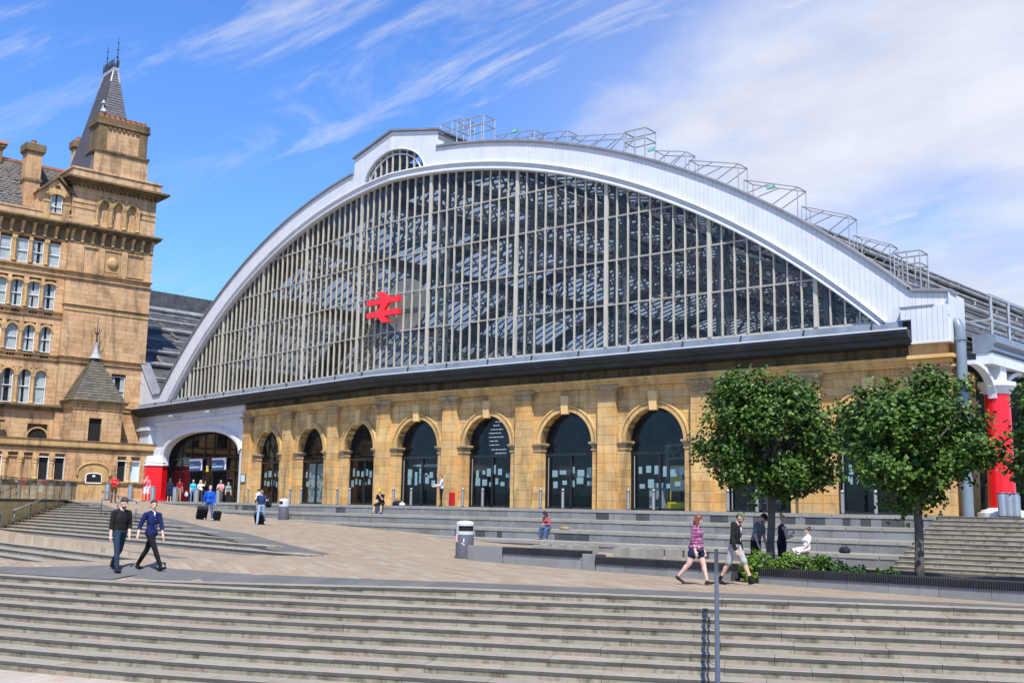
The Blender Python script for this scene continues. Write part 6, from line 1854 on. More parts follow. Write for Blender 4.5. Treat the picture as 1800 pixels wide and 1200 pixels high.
# ---------------------------------------------------------------- people
def cloth(name, col, var=.18, rough=.85):
    m, n, b = mat_nodes(name); t = NT(n)
    f = t.noise(9, 5, .6, coord='World'); f2 = t.noise(120, 2, .5, coord='World')
    c = t.mix(t.rmp(f, .35, .65), tuple(c * (1 - var) for c in col), tuple(min(1, c * (1 + var)) for c in col))
    t.setin(b.inputs['Base Color'], c); b.inputs['Roughness'].default_value = rough; b.inputs['Specular IOR Level'].default_value = .2
    t.bump(b, t.math('ADD', t.noise(14, 4, .6, scl=(1, 1, .6), coord='World'), t.math('MULTIPLY', f2, .15)), .9, .02)
    return m
def plaid(name, c0, c1, c2, sc=16.):
    m, n, b = mat_nodes(name); t = NT(n)
    tc_ = t.new('ShaderNodeTexCoord'); sp = t.new('ShaderNodeSeparateXYZ'); t.lk(tc_.outputs['Object'], sp.inputs[0])
    def st(v, k, th): 
        return t.rmp(t.math('SINE', t.math('MULTIPLY', v, k)), th, th + .25)
    xy = t.math('ADD', sp.outputs[0], t.math('MULTIPLY', sp.outputs[1], .8))
    c = t.mix(t.math('MULTIPLY', st(xy, sc * 5, -.1), .6), c0, c1); c = t.mix(t.math('MULTIPLY', st(sp.outputs[2], sc * 5, -.1), .55), c, c1)
    c = t.mix(t.math('MULTIPLY', st(xy, sc * 5, .8), .8), c, c2); c = t.mix(t.math('MULTIPLY', st(sp.outputs[2], sc * 5, .8), .8), c, c2)
    t.setin(b.inputs['Base Color'], c); b.inputs['Roughness'].default_value = .9
    t.bump(b, t.noise(14, 4, .6, coord='World'), .7, .02)
    return m
PM = {}
def pm(col, kind='cloth'):
    if isinstance(col, bpy.types.Material): return col
    k = (kind,) + tuple(col)
    if k not in PM:
        if kind == 'skin':
            m, n, b = mat_nodes('skin'); t = NT(n); f = t.noise(12, 4, .6, coord='World')
            t.setin(b.inputs['Base Color'], t.mix(t.rmp(f, .35, .65), tuple(c * .86 for c in col), tuple(min(1, c * 1.08) for c in col)))
            b.inputs['Roughness'].default_value = .5; b.inputs['Subsurface Weight'].default_value = .06; b.inputs['Subsurface Radius'].default_value = (.02, .008, .004); PM[k] = m
        elif kind == 'hair':
            m, n, b = mat_nodes('hair'); t = NT(n); f = t.noise(60, 4, .6, scl=(1, 1, .25), coord='World')
            t.setin(b.inputs['Base Color'], t.mix(t.rmp(f, .35, .65), tuple(c * .6 for c in col), tuple(min(1, c * 1.4) for c in col)))
            b.inputs['Roughness'].default_value = .45; t.bump(b, f, .8, .01); PM[k] = m
        else: PM[k] = cloth('cloth', col)
    return PM[k]
def rx(v, a): return Vector((v.x, v.y * cos(a) - v.z * sin(a), v.y * sin(a) + v.z * cos(a)))
def rz_(v, a): return Vector((v.x * cos(a) - v.y * sin(a), v.x * sin(a) + v.y * cos(a), v.z))
D2 = radians
class Body:
    def __init__(s): s.p = []
    def cap(s, a, ra, b, rb_, m): s.p.append(('c', Vector(a), ra, Vector(b), rb_, m))
    def ell(s, c, r, m, rot=None): s.p.append(('e', Vector(c), Vector(r), rot or Matrix.Identity(3), m))
    def mesh(s):
        V_, F_ = [], []
        for q in s.p:
            k = len(V_)
            if q[0] == 'e':
                nu, nv = 14, 9
                for i in range(nv + 1):
                    ph = pi * i / nv - pi / 2
                    for j in range(nu):
                        th = 2 * pi * j / nu; v = Vector((q[2].x * cos(ph) * cos(th), q[2].y * cos(ph) * sin(th), q[2].z * sin(ph)))
                        V_.append(tuple(q[1] + q[3] @ v))
                for i in range(nv):
                    for j in range(nu): F_.append((k + i * nu + j, k + i * nu + (j + 1) % nu, k + (i + 1) * nu + (j + 1) % nu, k + (i + 1) * nu + j))
            else:
                a, ra_, b, rb2 = q[1:5]; d = b - a
                d = d.normalized() if d.length > 1e-6 else Vector((0, 0, 1)); u = d.orthogonal().normalized(); w = d.cross(u)
                rings = [(a - d * ra_ * .98, ra_ * .15), (a - d * ra_ * .7, ra_ * .72), (a, ra_), (b, rb2), (b + d * rb2 * .7, rb2 * .72), (b + d * rb2 * .98, rb2 * .15)]; nu = 10
                for c, r in rings:
                    for j in range(nu): th = 2 * pi * j / nu; V_.append(tuple(c + (u * cos(th) + w * sin(th)) * r))
                for i in range(len(rings) - 1):
                    for j in range(nu): F_.append((k + i * nu + j, k + i * nu + (j + 1) % nu, k + (i + 1) * nu + (j + 1) % nu, k + (i + 1) * nu + j))
                F_.append(tuple(k + j for j in range(nu - 1, -1, -1))); F_.append(tuple(k + 5 * nu + j for j in range(nu)))
        return V_, F_
    def dist(s, P):
        out = []
        for q in s.p:
            if q[0] == 'e':
                R = np.array(q[3]); L_ = (P - np.array(q[1])) @ R; r = np.array(q[2]); k0 = np.linalg.norm(L_ / r, axis=1); k1 = np.linalg.norm(L_ / (r * r), axis=1)
                out.append(k0 * (k0 - 1) / np.maximum(k1, 1e-6))
            else:
                a, ra_, b, rb2 = np.array(q[1]), q[2], np.array(q[3]), q[4]; d = b - a; l2 = max(float(d @ d), 1e-9)
                t = np.clip(((P - a) @ d) / l2, 0, 1); out.append(np.linalg.norm(P - a - t[:, None] * d, axis=1) - (ra_ + (rb2 - ra_) * t))
        return np.stack(out, 1)
def person(label, loc, yaw, H=1.75, legs=((0, 0, 2, 0), (0, 0, 2, 0)), arms=((5, 12, 8, 0), (5, 12, 8, 0)), lean=0, twist=0, head=(0, 0), skin=(.56, .33, .24), hair=(.05, .03, .02),
           top=(.2, .2, .2), bottom=(.05, .06, .1), shoes=(.02, .02, .02), sleeve='long', trouser='long', hairstyle='short', fat=1.0, female=False, seat=None, extras=None, voxel=.02, sock=None, group='people'):
    k = H / 1.75; B = Body()
    SK, HA, TO, BO, SH, EY, LIP, SO = range(8)
    mats = [pm(skin, 'skin'), pm(hair, 'hair'), pm(top), pm(bottom), pm(shoes), pm((.015, .012, .012)), pm(tuple(c * f for c, f in zip(skin, (.72, .5, .5))), 'skin'), pm(sock or shoes)]
    hw = .092 * k * (1.08 if female else 1)
    Lt, Ls = .43 * k, .41 * k
    hipz = 0.
    la = D2(lean)
    def up(v): return rz_(rx(Vector(v) * k, -la), D2(twist) * min(1, max(0, v[2] / .5)))       # torso point relative to hip centre, leaning forwards
    joints = []
    for i, sgn in enumerate((-1, 1)):
        sw, kb, ab, fp = legs[i][:4]; sw, kb, ab, fp = D2(sw), D2(kb), D2(ab), D2(fp)
        h = Vector((sgn * hw, 0, 0)); kn = h + Vector((sgn * sin(ab), sin(sw), -cos(sw))).normalized() * Lt
        an = kn + Vector((sgn * sin(ab) * .3, sin(sw - kb), -cos(sw - kb))).normalized() * Ls
        toe = an + Vector((sgn * .03, .165 * k * cos(fp), -.05 * k + .165 * k * sin(fp))); heel = an + Vector((0, -.05 * k * cos(fp), -.055 * k - .05 * k * sin(fp)))
        joints.append((h, kn, an, toe, heel, fp))
    low = min(min(j[3].z, j[4].z) for j in joints) - .03 * k
    hipz = -low if seat is None else seat + .10 * k * fat
    O = Vector((0, 0, hipz))
    # legs
    for i, (h, kn, an, toe, heel, fp) in enumerate(joints):
        h, kn, an, toe, heel = h + O, kn + O, an + O, toe + O, heel + O
        th, kr, ar_ = .084 * k * fat, .056 * k * fat ** .5, .036 * k
        if trouser == 'long':
            e = 1.07
            B.cap(h, th * e, kn, kr * e * 1.03, BO); B.cap(kn, kr * e * 1.03, an + Vector((0, 0, .03 * k)), .050 * k * fat ** .5, BO)
            B.cap(kn.lerp(an, .25) + Vector((0, -.012 * k, 0)), .057 * k * fat ** .5, kn.lerp(an, .5), .05 * k, BO)
        elif trouser == 'shorts':
            m = h.lerp(kn, .93); B.cap(h, th * 1.12, m, kr * 1.5, BO); B.cap(h, th * .9, kn, kr * .92, SK); B.cap(kn, kr * .92, an, ar_, SK); B.cap(kn.lerp(an, .22) + Vector((0, -.014, 0)), .052 * k, kn.lerp(an, .5), .044 * k, SK)
        elif trouser == 'minishorts':
            m = h.lerp(kn, .42); B.cap(h, th * 1.12, m, th * 1.1, BO); B.cap(h, th, kn, kr * 1.05, SK); B.cap(kn, kr * 1.0, an, ar_, SK); B.cap(kn.lerp(an, .22) + Vector((0, -.016, 0)), .058 * k, kn.lerp(an, .5), .047 * k, SK)
        elif trouser == 'dress':
            B.cap(h, th * 1.2, kn, th * 1.15, TO); B.cap(kn, kr, an, ar_, SK)
        if sock: B.cap(an + (kn - an).normalized() * .1 * k, .042 * k, an, .04 * k, SO)
        B.cap(heel + Vector((0, .01, .012 * k)), .036 * k, toe.lerp(heel, .3), .038 * k, SH); B.cap(toe.lerp(heel, .4), .038 * k, toe, .027 * k, SH); B.cap(an, .042 * k, heel.lerp(toe, .25), .036 * k, SH if shoes != 'sandal' else SK)
    # torso
    T = lambda v: O + up(v)
    Rl = Matrix.Rotation(-la, 3, 'X')
    fw = fat
    B.ell(T((0, -.01, .02)), Vector((.162 * fw * (1.06 if female else 1), .118 * fw, .115)) * k, BO if trouser != 'dress' else TO, Rl)
    if female:
        B.ell(T((0, .0, .14)), Vector((.142 * fw, .108 * fw ** 1.3, .15)) * k, TO, Rl); B.ell(T((0, .005, .30)), Vector((.150 * fw ** .6, .112 * fw ** .7, .17)) * k, TO, Rl)
    else:
        B.ell(T((0, .0, .12)), Vector((.156 * fw, .116 * fw ** 1.3, .19)) * k, TO, Rl); B.ell(T((0, .004, .27)), Vector((.168 * fw ** .6, .122 * fw ** .7, .21)) * k, TO, Rl)
    B.ell(T((0, -.012, .405)), Vector((.142 * (.9 if female else 1), .09, .10)) * k, TO, Rl)
    for sgn in (-1, 1): B.cap(T((sgn * .03, -.018, .495)), .042 * k, T((sgn * .12, -.014, .445)), .05 * k, TO)
    if female: 
        for sgn in (-1, 1): B.ell(T((sgn * .07, .085, .32)), Vector((.065, .06, .06)) * k * fw ** .5, TO, Rl)
    B.cap(T((-.1, -.005, .06)), .085 * k * fw, T((.1, -.005, .06)), .085 * k * fw, TO if extras is None or not extras.get('tucked') else BO)
    if extras and extras.get('hem'): B.ell(T((0, -.005, .0)), Vector((.186 * fw, .145 * fw, .115)) * k, TO, Rl)
    shw = .178 * k * (.88 if female else 1)
    # arms and hands
    for i, sgn in enumerate((-1, 1)):
        sw, eb, ab, inw = [D2(a) for a in arms[i]]
        s0 = T((sgn * shw / k, -.01, .428))
        du = Vector((sgn * sin(ab), sin(sw) * cos(ab), -cos(sw) * cos(ab))); du = rz_(rx(du, -la), D2(twist)); el = s0 + du * .285 * k
        df = Vector((sgn * sin(ab * .5 - inw), sin(sw + eb), -cos(sw + eb) )).normalized(); df = rz_(rx(df, -la), D2(twist)); wr = el + df * .245 * k
        B.cap(T((sgn * .10, -.01, .43)), .06 * k, s0, .060 * k * fw ** .4, TO if sleeve != 'none' else SK)
        aw = fw ** .5
        if sleeve == 'none': B.cap(s0, .053 * k * aw, el, .041 * k * aw, SK); B.cap(el, .040 * k * aw, wr, .027 * k, SK)
        elif sleeve == 'short': B.cap(s0, .063 * k * aw, s0.lerp(el, .62), .062 * k * aw, TO); B.cap(s0, .048 * k, el, .041 * k * aw, SK); B.cap(el, .040 * k * aw, wr, .027 * k, SK)
        elif sleeve == 'three': B.cap(s0, .062 * k * aw, el, .052 * k * aw, TO); B.cap(el, .052 * k * aw, el.lerp(wr, .3), .05 * k, TO); B.cap(el, .040 * k * aw, wr, .028 * k, SK)
        else: B.cap(s0, .062 * k * aw, el, .054 * k * aw, TO); B.cap(el, .053 * k * aw, wr, .04 * k, TO)
        # hand
        side = Vector((sgn, 0, 0)); side = rz_(side, D2(twist)); fwd = side.cross(df); fwd = fwd.normalized() * (1 if fwd.y > 0 else -1); nrm = df.cross(fwd).normalized()
        pc = wr + df * .055 * k; B.cap(wr, .026 * k, pc, .031 * k, SK); B.ell(pc, Vector((.018, .04, .05)) * k, SK, Matrix((nrm, fwd, df)).transposed())
        inn = -side if True else side
        for q in range(4):
            f0 = pc + df * .035 * k + fwd * (.03 - .02 * q) * k; ln = (.038, .043, .040, .032)[q] * k
            f1 = f0 + (df * .9 + inn * .25).normalized() * ln; f2 = f1 + (df * .55 + inn * .75).normalized() * ln * .8
            fr_ = max(.0098 * k, voxel * .62); B.cap(f0, fr_, f1, fr_ * .95, SK); B.cap(f1, fr_ * .95, f2, fr_ * .85, SK)
        t0 = wr + df * .03 * k + fwd * .025 * k; B.cap(t0, .012 * k, t0 + (df * .6 + fwd * .65 + inn * .2).normalized() * .045 * k, max(.0095 * k, voxel * .6), SK)
        if extras and extras.get('wrist') == i: B.cap(wr - df * .03 * k, .034 * k, wr, .034 * k, EY)
    # neck and head
    nb = T((0, -.005, .495)); hp, hy = D2(head[0]), D2(head[1])
    hdir = rx(Vector((0, 0, 1)), -la - hp * .55); hc = nb + rz_(hdir, hy * .3) * .155 * k + Vector((0, .015 * k, 0))
    B.cap(nb - Vector((0, 0, .03 * k)), .058 * k, nb.lerp(hc, .6), .05 * k, SK)
    hk = 1.1
    HR = Matrix.Rotation(D2(twist) + hy, 3, 'Z') @ Matrix.Rotation(-(la * .6 + hp), 3, 'X')
    Hh = lambda v: hc + HR @ (Vector(v) * k)
    B.ell(Hh((0, -.005, .02)), Vector((.074, .093, .098)) * k, SK, HR); B.ell(Hh((0, .022, -.045)), Vector((.055, .066, .068)) * k, SK, HR)
    B.cap(Hh((0, .086, .012)), .010 * k, Hh((0, .103, -.022)), .014 * k, SK)
    for sgn in (-1, 1):
        B.ell(Hh((sgn * .075, -.005, -.01)), Vector((.012, .02, .03)) * k, SK, HR)
        B.ell(Hh((sgn * .030, .078, .012)), Vector((.011, .010, .006)) * k, EY, HR); B.ell(Hh((sgn * .031, .083, .033)), Vector((.016, .007, .0045)) * k, HA, HR)
    B.ell(Hh((0, .08, -.056)), Vector((.024, .012, .008)) * k, LIP, HR)
    if hairstyle == 'short':
        B.ell(Hh((0, -.02, .05)), Vector((.081, .098, .085)) * k, HA, HR); B.ell(Hh((0, -.05, .0)), Vector((.076, .062, .075)) * k, HA, HR); B.ell(Hh((0, .04, .092)), Vector((.062, .052, .036)) * k, HA, HR)
    elif hairstyle == 'long':
        B.ell(Hh((0, -.02, .045)), Vector((.087, .102, .09)) * k, HA, HR); B.ell(Hh((0, -.055, -.05)), Vector((.09, .06, .12)) * k, HA, HR)
        for sgn in (-1, 1): B.cap(Hh((sgn * .07, -.0, .05)), .034 * k, Hh((sgn * .078, .015, -.13)), .035 * k, HA)
    elif hairstyle == 'bun':
        B.ell(Hh((0, -.02, .045)), Vector((.08, .098, .08)) * k, HA, HR); B.ell(Hh((0, -.09, .12)), Vector((.05, .05, .055)) * k, HA, HR)
    elif hairstyle == 'cap':
        capm = EY; 
        B.ell(Hh((0, -.012, .06)), Vector((.083, .10, .075)) * k, 8, HR); B.ell(Hh((0, .105, .052)), Vector((.062, .062, .009)) * k, 8, HR); B.ell(Hh((0, -.05, .0)), Vector((.076, .058, .06)) * k, HA, HR)
    elif hairstyle == 'beanie':
        B.ell(Hh((0, -.02, .06)), Vector((.088, .104, .088)) * k, 8, HR); B.ell(Hh((0, -.06, -.06)), Vector((.08, .05, .13)) * k, HA, HR)
        for sgn in (-1, 1): B.cap(Hh((sgn * .068, .0, .0)), .026 * k, Hh((sgn * .08, .03, -.19)), .03 * k, HA)
    if extras and extras.get('beard'):
        B.ell(Hh((0, .035, -.075)), Vector((.056, .056, .048)) * k, HA, HR); B.ell(Hh((0, .085, -.038)), Vector((.03, .012, .008)) * k, HA, HR)
    if extras and extras.get('shades'):
        for sgn in (-1, 1): B.ell(Hh((sgn * .032, .085, .014)), Vector((.027, .014, .019)) * k, EY, HR)
    hatm = pm((extras or {}).get('hat', (.02, .02, .02))); mats.append(hatm)
    acc = pm((extras or {}).get('accent', (.6, .6, .6))); mats.append(acc)
    if extras and extras.get('hood'): B.ell(T((0, -.09, .47)), Vector((.11, .06, .07)) * k, TO, Rl)
    if extras and extras.get('collar'):
        for sgn in (-1, 1): B.cap(T((sgn * .05, .03, .505)), .022 * k, T((sgn * .025, .085, .46)), .016 * k, TO)
        B.ell(T((0, .085, .455)), Vector((.026, .02, .05)) * k, 9, Rl)
    if extras and extras.get('zip'): 
        B.cap(T((0, .112, .40)), .008 * k, T((0, .125 * fw, .12)), .008 * k, 9)
        for sgn in (-1, 1): B.cap(T((sgn * .02, .10, .46)), .007, T((sgn * .03, .12, .3)), .007, 9)
    if extras and extras.get('buttons'):
        for q in range(5): B.ell(T((.004, .119 * fw ** .7 - .001 * q, .40 - .075 * q)), Vector((.010, .010, .010)), 9)
    if extras and extras.get('print'): B.ell(T((0, .105, .34)), Vector((.08, .02, .025)) * k, 9, Rl)
    if extras and extras.get('open'):       # open jacket over a dark shirt
        B.ell(T((0, .06, .2)), Vector((.07, .075, .27)) * k, 9, Rl)
    V_, F_ = B.mesh()
    me = bpy.data.meshes.new('tmp'); me.from_pydata(V_, [], F_); o = bpy.data.objects.new('tmp', me); COL.objects.link(o)
    md = o.modifiers.new('r', 'REMESH'); md.mode = 'VOXEL'; md.voxel_size = voxel
    md = o.modifiers.new('s', 'SMOOTH'); md.factor = .5; md.iterations = 3
    dg = bpy.context.evaluated_depsgraph_get(); nm = bpy.data.meshes.new_from_object(o.evaluated_get(dg))
    bpy.data.objects.remove(o); bpy.data.meshes.remove(me)
    n = len(nm.polygons); co = np.empty(n * 3); nm.polygons.foreach_get('center', co); co = co.reshape(-1, 3)
    idx = B.dist(co).argmin(1); mi = np.array([q[-1] for q in B.p])[idx].astype(np.int32)
    nm.materials.clear()
    for m_ in mats: nm.materials.append(m_)
    nm.polygons.foreach_set('material_index', mi); nm.polygons.foreach_set('use_smooth', [True] * n); nm.update()
    nm.name = 'person'
    po = bpy.data.objects.new('person', nm); COL.objects.link(po); po.location = loc; po.rotation_euler = (0, 0, yaw)
    WORLD[po.name] = Matrix.Translation(Vector(loc)) @ Matrix.Rotation(yaw, 4, 'Z')
    return tag(po, label, 'person', group)
def face(loc, deg):            # yaw so that deg = 0 looks at the camera, 90 to the picture's right
    t = (CAM - Vector(loc)); t.z = 0; t.normalize(); r = Vector((-t.y, t.x, 0))
    d = t * cos(D2(deg)) + r * sin(D2(deg)); return atan2(-d.x, d.y)
def G(x, y): return (x, y, gz(x, y))
tan_ = (.58, .34, .24); pale = (.66, .42, .33); brown = (.36, .2, .13)
# two men walking at the left
l = G(22.1, -30.2)
person('man in a black long sleeved top and blue jeans looking down as he walks', l, face(l, 40), 1.88, ((-18, 18, 7, -8), (14, 6, 6, 4)), ((-4, 34, 10, 14), (6, 8, 9, 0)), 3, -18, (22, 14), pale, (.045, .026, .016), (.012, .012, .013), (.018, .035, .06), (.015, .014, .014), 'three', extras={'beard': 1}, voxel=.011, fat=1.05)
l = G(22.75, -29.75)
person('man in a navy button shirt and black trousers striding beside his friend', l, face(l, 62), 1.80, ((-22, 8, 4, -18), (26, 4, 4, 14)), ((14, 14, 9, 6), (-6, 30, 22, -10)), 0, -36, (0, -14), tan_, (.02, .014, .01), (.008, .013, .07), (.008, .008, .009), (.012, .011, .011), 'three', extras={'collar': 1, 'buttons': 1, 'accent': (.75, .75, .75), 'hem': 1}, voxel=.011)
# couple at the right
l = G(33.75, -22.7)
person('woman in a purple check shirt and denim shorts walking by the handrail', l, face(l, 72), 1.66, ((18, 5, 3, 8), (-20, 22, 3, -26)), ((10, 8, 10, 0), (-4, 22, 8, 0)), 2, 0, (20, 10), pale, (.15, .052, .022), plaid('purple_check', (.26, .035, .12), (.06, .015, .07), (.55, .42, .5)), (.018, .025, .06), (.03, .022, .018), 'three', 'minishorts', 'long', 1.34, True, extras={'hem': 1}, voxel=.011)
l = G(34.15, -21.6)
person('bearded man in a black hooded jacket, grey shorts and camouflage cap', l, face(l, 68), 1.80, ((26, 5, 3, 20), (-16, 14, 3, -10)), ((2, 20, 8, 0), (6, 24, 14, 0)), 8, 0, (30, 8), tan_, (.02, .013, .01), (.012, .012, .013), (.34, .34, .33), (.012, .012, .012), 'long', 'shorts', 'cap', 1.02, extras={'beard': 1, 'hood': 1, 'zip': 1, 'hat': (.13, .15, .09)}, voxel=.011, sock=(.012, .012, .012))
# behind the planter
l = (32.75, -17.7, gz(32.75, -17.7))
person('bearded man in a grey T-shirt and black trousers bending forwards behind the couple', l, face(l, 58), 1.80, ((4, 4, 3, 0), (-2, 2, 3, 0)), ((18, 10, 8, 0), (24, 16, 12, 0)), 16, 0, (40, 0), tan_, (.02, .015, .012), (.16, .17, .19), (.012, .012, .013), (.015, .015, .015), 'short', 'long', 'cap', 1.04, extras={'beard': 1, 'hat': (.02, .02, .02)}, voxel=.016)
l = (33.25, -17.15, gz(33.25, -17.15))
person('fair woman in a navy sleeveless top half hidden by the left tree trunk', l, face(l, 120), 1.72, ((3, 2, 3, 0), (-3, 2, 3, 0)), ((10, 90, 10, 20), (14, 110, 8, 24)), 3, 0, (10, -10), pale, (.45, .3, .14), (.012, .014, .035), (.012, .014, .03), (.02, .02, .02), 'none', 'long', 'bun', 1.0, True, extras={'tucked': 1}, voxel=.016)
l = (30.3, ter_y(3) - .02, -1.76)
person('woman in a white off-shoulder top and white trousers sitting on the lowest terrace', l, face(l, -62), 1.66, ((78, 72, 10, 0), (84, 84, 10, 0)), ((14, 30, 14, 10), (-24, 6, 22, 0)), -6, 0, (6, -20), tan_, (.014, .01, .009), (.74, .74, .76), (.66, .62, .58), (.1, .07, .05), 'short', 'long', 'bun', 1.12, True, seat=.44, voxel=.016)
# on the terraces
l = (18.05, ter_y(2) + .05, -1.32)
person('girl in a red check shirt, dark hat and blue jeans sitting on the terrace', l, face(l, -38), 1.64, ((76, 70, 8, 0), (82, 78, 8, 0)), ((26, 80, 4, 26), (30, 84, 4, 26)), 18, 0, (36, 0), brown, (.02, .014, .012), plaid('red_check', (.42, .02, .03), (.05, .01, .015), (.6, .42, .4)), (.05, .11, .24), (.35, .22, .14), 'long', 'long', 'beanie', .98, True, seat=.44, extras={'hat': (.03, .03, .036)}, voxel=.017)
l = (5.15, ter_y(0) + .05, -.44)
person('man in a yellow cap and black T-shirt sitting on the top terrace edge', l, face(l, -28), 1.76, ((78, 66, 14, 0), (74, 60, 14, 0)), ((60, 110, 4, 24), (34, 52, 6, 16)), 20, 0, (16, -20), tan_, (.03, .02, .014), (.010, .010, .011), (.02, .02, .022), (.012, .012, .012), 'short', 'shorts', 'cap', 1.05, seat=.44, extras={'hat': (.80, .38, .02)}, voxel=.017)
l = (-5.2, ter_y(0) + .05, -.44)
person('person in a white shirt sitting on the terrace behind the man in navy', l, face(l, 130), 1.72, ((80, 70, 8, 0), (76, 70, 8, 0)), ((26, 50, 6, 10), (20, 60, 6, 10)), 12, 0, (6, 0), tan_, (.06, .03, .02), (.66, .68, .72), (.05, .05, .06), (.03, .03, .03), 'short', 'long', 'short', 1.0, seat=.44, voxel=.02)
l = (5.9, -1.2, 0.0)
person('man in a pale jacket over a blue shirt standing at the fourth arch', l, face(l, -75), 1.78, ((3, 2, 3, 0), (-3, 2, 3, 0)), ((30, 70, 4, 20), (24, 60, 4, 16)), 2, 0, (12, 0), tan_, (.12, .07, .04), (.46, .48, .53), (.012, .012, .014), (.02, .02, .02), 'long', 'long', 'short', 1.0, extras={'open': 1, 'accent': (.03, .07, .36)}, voxel=.02)
# with luggage on the slope
l = G(.8, -12.5)
person('bald man in a bright blue jacket walking with a black suitcase', l, face(l, 12), 1.76, ((12, 4, 4, 4), (-12, 14, 4, -8)), ((4, 18, 12, 0), (-14, 8, 14, 0)), 4, 0, (6, 0), pale, (.5, .32, .25), (.008, .085, .52), (.05, .09, .19), (.5, .5, .5), 'long', 'long', 'short', 1.08, extras={'open': 1, 'accent': (.012, .016, .04), 'hem': 1}, voxel=.017)
l = G(4.1, -11.9)
person('man in a navy T-shirt, pale jeans and sunglasses pulling a suitcase', l, face(l, -14), 1.75, ((-14, 24, 3, -14), (12, 4, 3, 4)), ((36, 70, 22, -20), (-16, 6, 12, 0)), 2, 0, (4, 8), tan_, (.02, .014, .012), (.018, .035, .10), (.26, .38, .54), (.4, .4, .42), 'short', 'long', 'short', 1.03, extras={'shades': 1}, voxel=.017)
# at the gateway
def GP(x, d): q = pix(x, 880, d); return (q.x, q.y, gz(q.x, q.y))
for (x, d, lab, deg, H, kw) in (
    (199, 63.5, 'man in a red polo shirt standing behind the first thick bollard', -10, 1.74, dict(top=(.52, .012, .02), bottom=(.09, .055, .035), sleeve='short', arms=((30, 80, 6, 24), (30, 84, 6, 24)), head=(10, 0), extras={'shades': 1})),
    (256, 70, 'man in a pink top and white shorts with a hand at his face', 20, 1.78, dict(top=(.74, .15, .19), bottom=(.66, .68, .72), sleeve='short', trouser='shorts', arms=((4, 14, 8, 0), (50, 125, 10, 20)), shoes=(.05, .05, .05))),
    (297, 75, 'person in a long dark navy coat walking into the gateway', 160, 1.68, dict(top=(.012, .018, .045), bottom=(.012, .012, .016), trouser='dress', hairstyle='long', shoes=(.6, .6, .6))),
    (314, 76, 'person in a dark red top standing in the gateway beside the navy coat', 150, 1.70, dict(top=(.24, .012, .03), bottom=(.36, .25, .17), sleeve='short')),
    (338, 74.5, 'woman in a turquoise top and jeans carrying a bag at the gateway', 5, 1.66, dict(top=(.02, .42, .56), bottom=(.13, .2, .34), sleeve='short', female=True, hair=(.5, .42, .3), hairstyle='short', extras={'shades': 1})),
    (351, 75.5, 'blonde woman in a white top shading her eyes at the gateway', -5, 1.68, dict(top=(.74, .70, .66), bottom=(.05, .05, .06), female=True, hair=(.55, .36, .14), hairstyle='long', sleeve='short', arms=((70, 130, 30, 10), (4, 16, 8, 0)))),
    (387, 75.5, 'man in a pink shirt leaning on a bollard at the gateway', -12, 1.76, dict(top=(.62, .27, .28), bottom=(.08, .075, .07), sleeve='short', hair=(.3, .28, .26), arms=((40, 60, 10, 14), (36, 66, 10, 14)), lean=10, extras={'shades': 1})),
    (400, 77, 'person in grey and teal standing behind the man in pink', 10, 1.66, dict(top=(.16, .26, .28), bottom=(.02, .02, .025), sleeve='short', female=True, hairstyle='long', hair=(.16, .07, .04)))):
    l = GP(x, d); person(lab, l, face(l, deg), H, **kw, voxel=.022)
# ---------------------------------------------------------------- luggage and bags
def suitcase(p, yaw, tilt, label, w=.42, d=.26, h=.62, mat=None):
    r = thing('suitcase', label, 'suitcase', p); Rz = Matrix.Translation(Vector(p)) @ Matrix.Rotation(yaw, 4, 'Z') @ Matrix.Rotation(tilt, 4, 'X')
    F = lambda x, y, z: tuple(Rz @ Vector((x, y, z)))
    m_ = mat or pm((.012, .012, .013))
    b = MB(); b.box(-w / 2, w / 2, -d / 2, d / 2, .05, h, F); b.build('shell', m_, r, bev=.035)
    b = MB(); b.box(-w / 2 + .05, w / 2 - .05, -d / 2 - .03, -d / 2 + .02, .12, h * .55, F); b.build('pocket', m_, r, bev=.015)
    for sx in (-1, 1):
        b = MB(); b.tube([F(sx * w * .4, d / 2 - .03, .03), F(sx * w * .4 + sx * .03, d / 2 - .03, .03)], .045, 12); b.build('wheel', M['black'], r)
    b = MB(); b.tube([F(-.12, d / 2 - .04, h), F(-.12, d / 2 - .04, h + .38), F(.12, d / 2 - .04, h + .38), F(.12, d / 2 - .04, h)], .012, 6); b.build('handle', M['darksteel'], r)
def ahead(l, deg, f, s): t = face(l, deg); return Vector(l) + Vector((-sin(t), cos(t), 0)) * f + Vector((cos(t), sin(t), 0)) * s
l = G(.8, -12.5); q = ahead(l, 12, -.45, .28); suitcase(G(q.x, q.y), face(l, 12), radians(-34), 'large black suitcase trailing behind the man in the bright blue jacket', .5, .3, .72)
q = ahead(l, 12, -.3, -.42); suitcase(G(q.x, q.y), face(l, 12) + .3, radians(-20), 'smaller black wheeled bag beside the man in the bright blue jacket', .36, .24, .5)
l = G(4.1, -11.9); q = ahead(l, -14, -.5, .12); suitcase(G(q.x, q.y), face(l, -14), radians(-38), 'black suitcase pulled by the man in the navy T-shirt', .46, .28, .66)
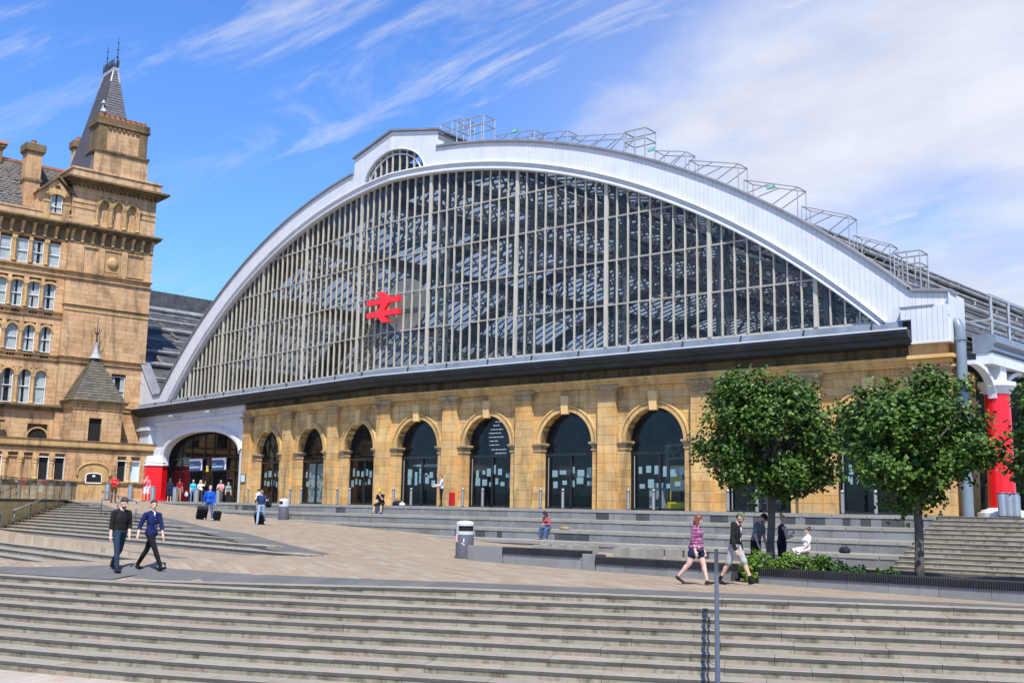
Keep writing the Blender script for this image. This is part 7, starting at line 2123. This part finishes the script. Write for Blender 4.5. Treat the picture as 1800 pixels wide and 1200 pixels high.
def bag(p, s, label, col, name='bag', strap=True):
    r = thing(name, label, 'bag', p); x, y, z = p; m_ = pm(col)
    b = MB(); k = 0; n = 14
    prof = [(.55, 0), (.95, .12), (1., .4), (.9, .7), (.6, .95), (.2, 1.02)]
    for f, h in prof:
        for i in range(n):
            a = 2 * pi * i / n; b.v.append((x + s[0] * f * cos(a), y + s[1] * f * sin(a) * (1 + .1 * sin(3 * a)), z + s[2] * h))
    for i in range(len(prof) - 1):
        for j in range(n): b.f.append((i * n + j, i * n + (j + 1) % n, (i + 1) * n + (j + 1) % n, (i + 1) * n + j)); b.m.append(0)
    b.f.append(tuple(range(n))); b.f.append(tuple((len(prof) - 1) * n + j for j in range(n - 1, -1, -1))); b.m += [0, 0]
    b.build('sack', m_, r, smooth=True)
    if strap: b = MB(); b.tube([(x - s[0] * .5, y, z + s[2] * .9), (x - s[0] * .3, y - .05, z + s[2] * 1.25), (x + s[0] * .3, y - .05, z + s[2] * 1.25), (x + s[0] * .5, y, z + s[2] * .9)], .012, 6); b.build('strap', m_, r, smooth=True)
bag((5.95, -4.6, 0.0), (.3, .22, .26), 'black bag lying on the terrace beside the man in the yellow cap', (.015, .015, .018)); bag((6.35, -4.65, 0.0), (.18, .15, .16), 'small white bag on the terrace next to the black one', (.6, .6, .62))
bag((18.62, ter_y(2) + .45, -.88), (.26, .16, .14), 'khaki bag lying on the terrace beside the girl in the red check shirt', (.27, .21, .10)); bag((31.5, ter_y(3) + .4, -1.32), (.2, .16, .22), 'dark bag with a yellow item on the terrace beside the woman in white', (.02, .02, .022))
l = G(4.1, -11.9); q = ahead(l, -14, 0, -.34); bag((q.x, q.y, l[2] + .82), (.17, .13, .38), 'black shoulder bag hanging at the side of the man in the navy T-shirt', (.012, .012, .012))
l = GP(336, 74.3); bag((l[0] - .1, l[1] - .35, l[2] + .45), (.16, .1, .3), 'pale bag held by the woman in the turquoise top', (.5, .52, .58))
r = thing('suitcase', 'red upright suitcase behind the man at the fourth arch', 'suitcase', (6.38, -.85, 0))
b = MB(); b.box(6.22, 6.54, -.95, -.75, .05, .78); b.build('shell', pm((.42, .012, .02)), r, bev=.05)
b = MB(); b.tube([(6.3, -.8, .78), (6.3, -.8, 1.02), (6.46, -.8, 1.02), (6.46, -.8, .78)], .012, 6); b.build('handle', M['darksteel'], r)
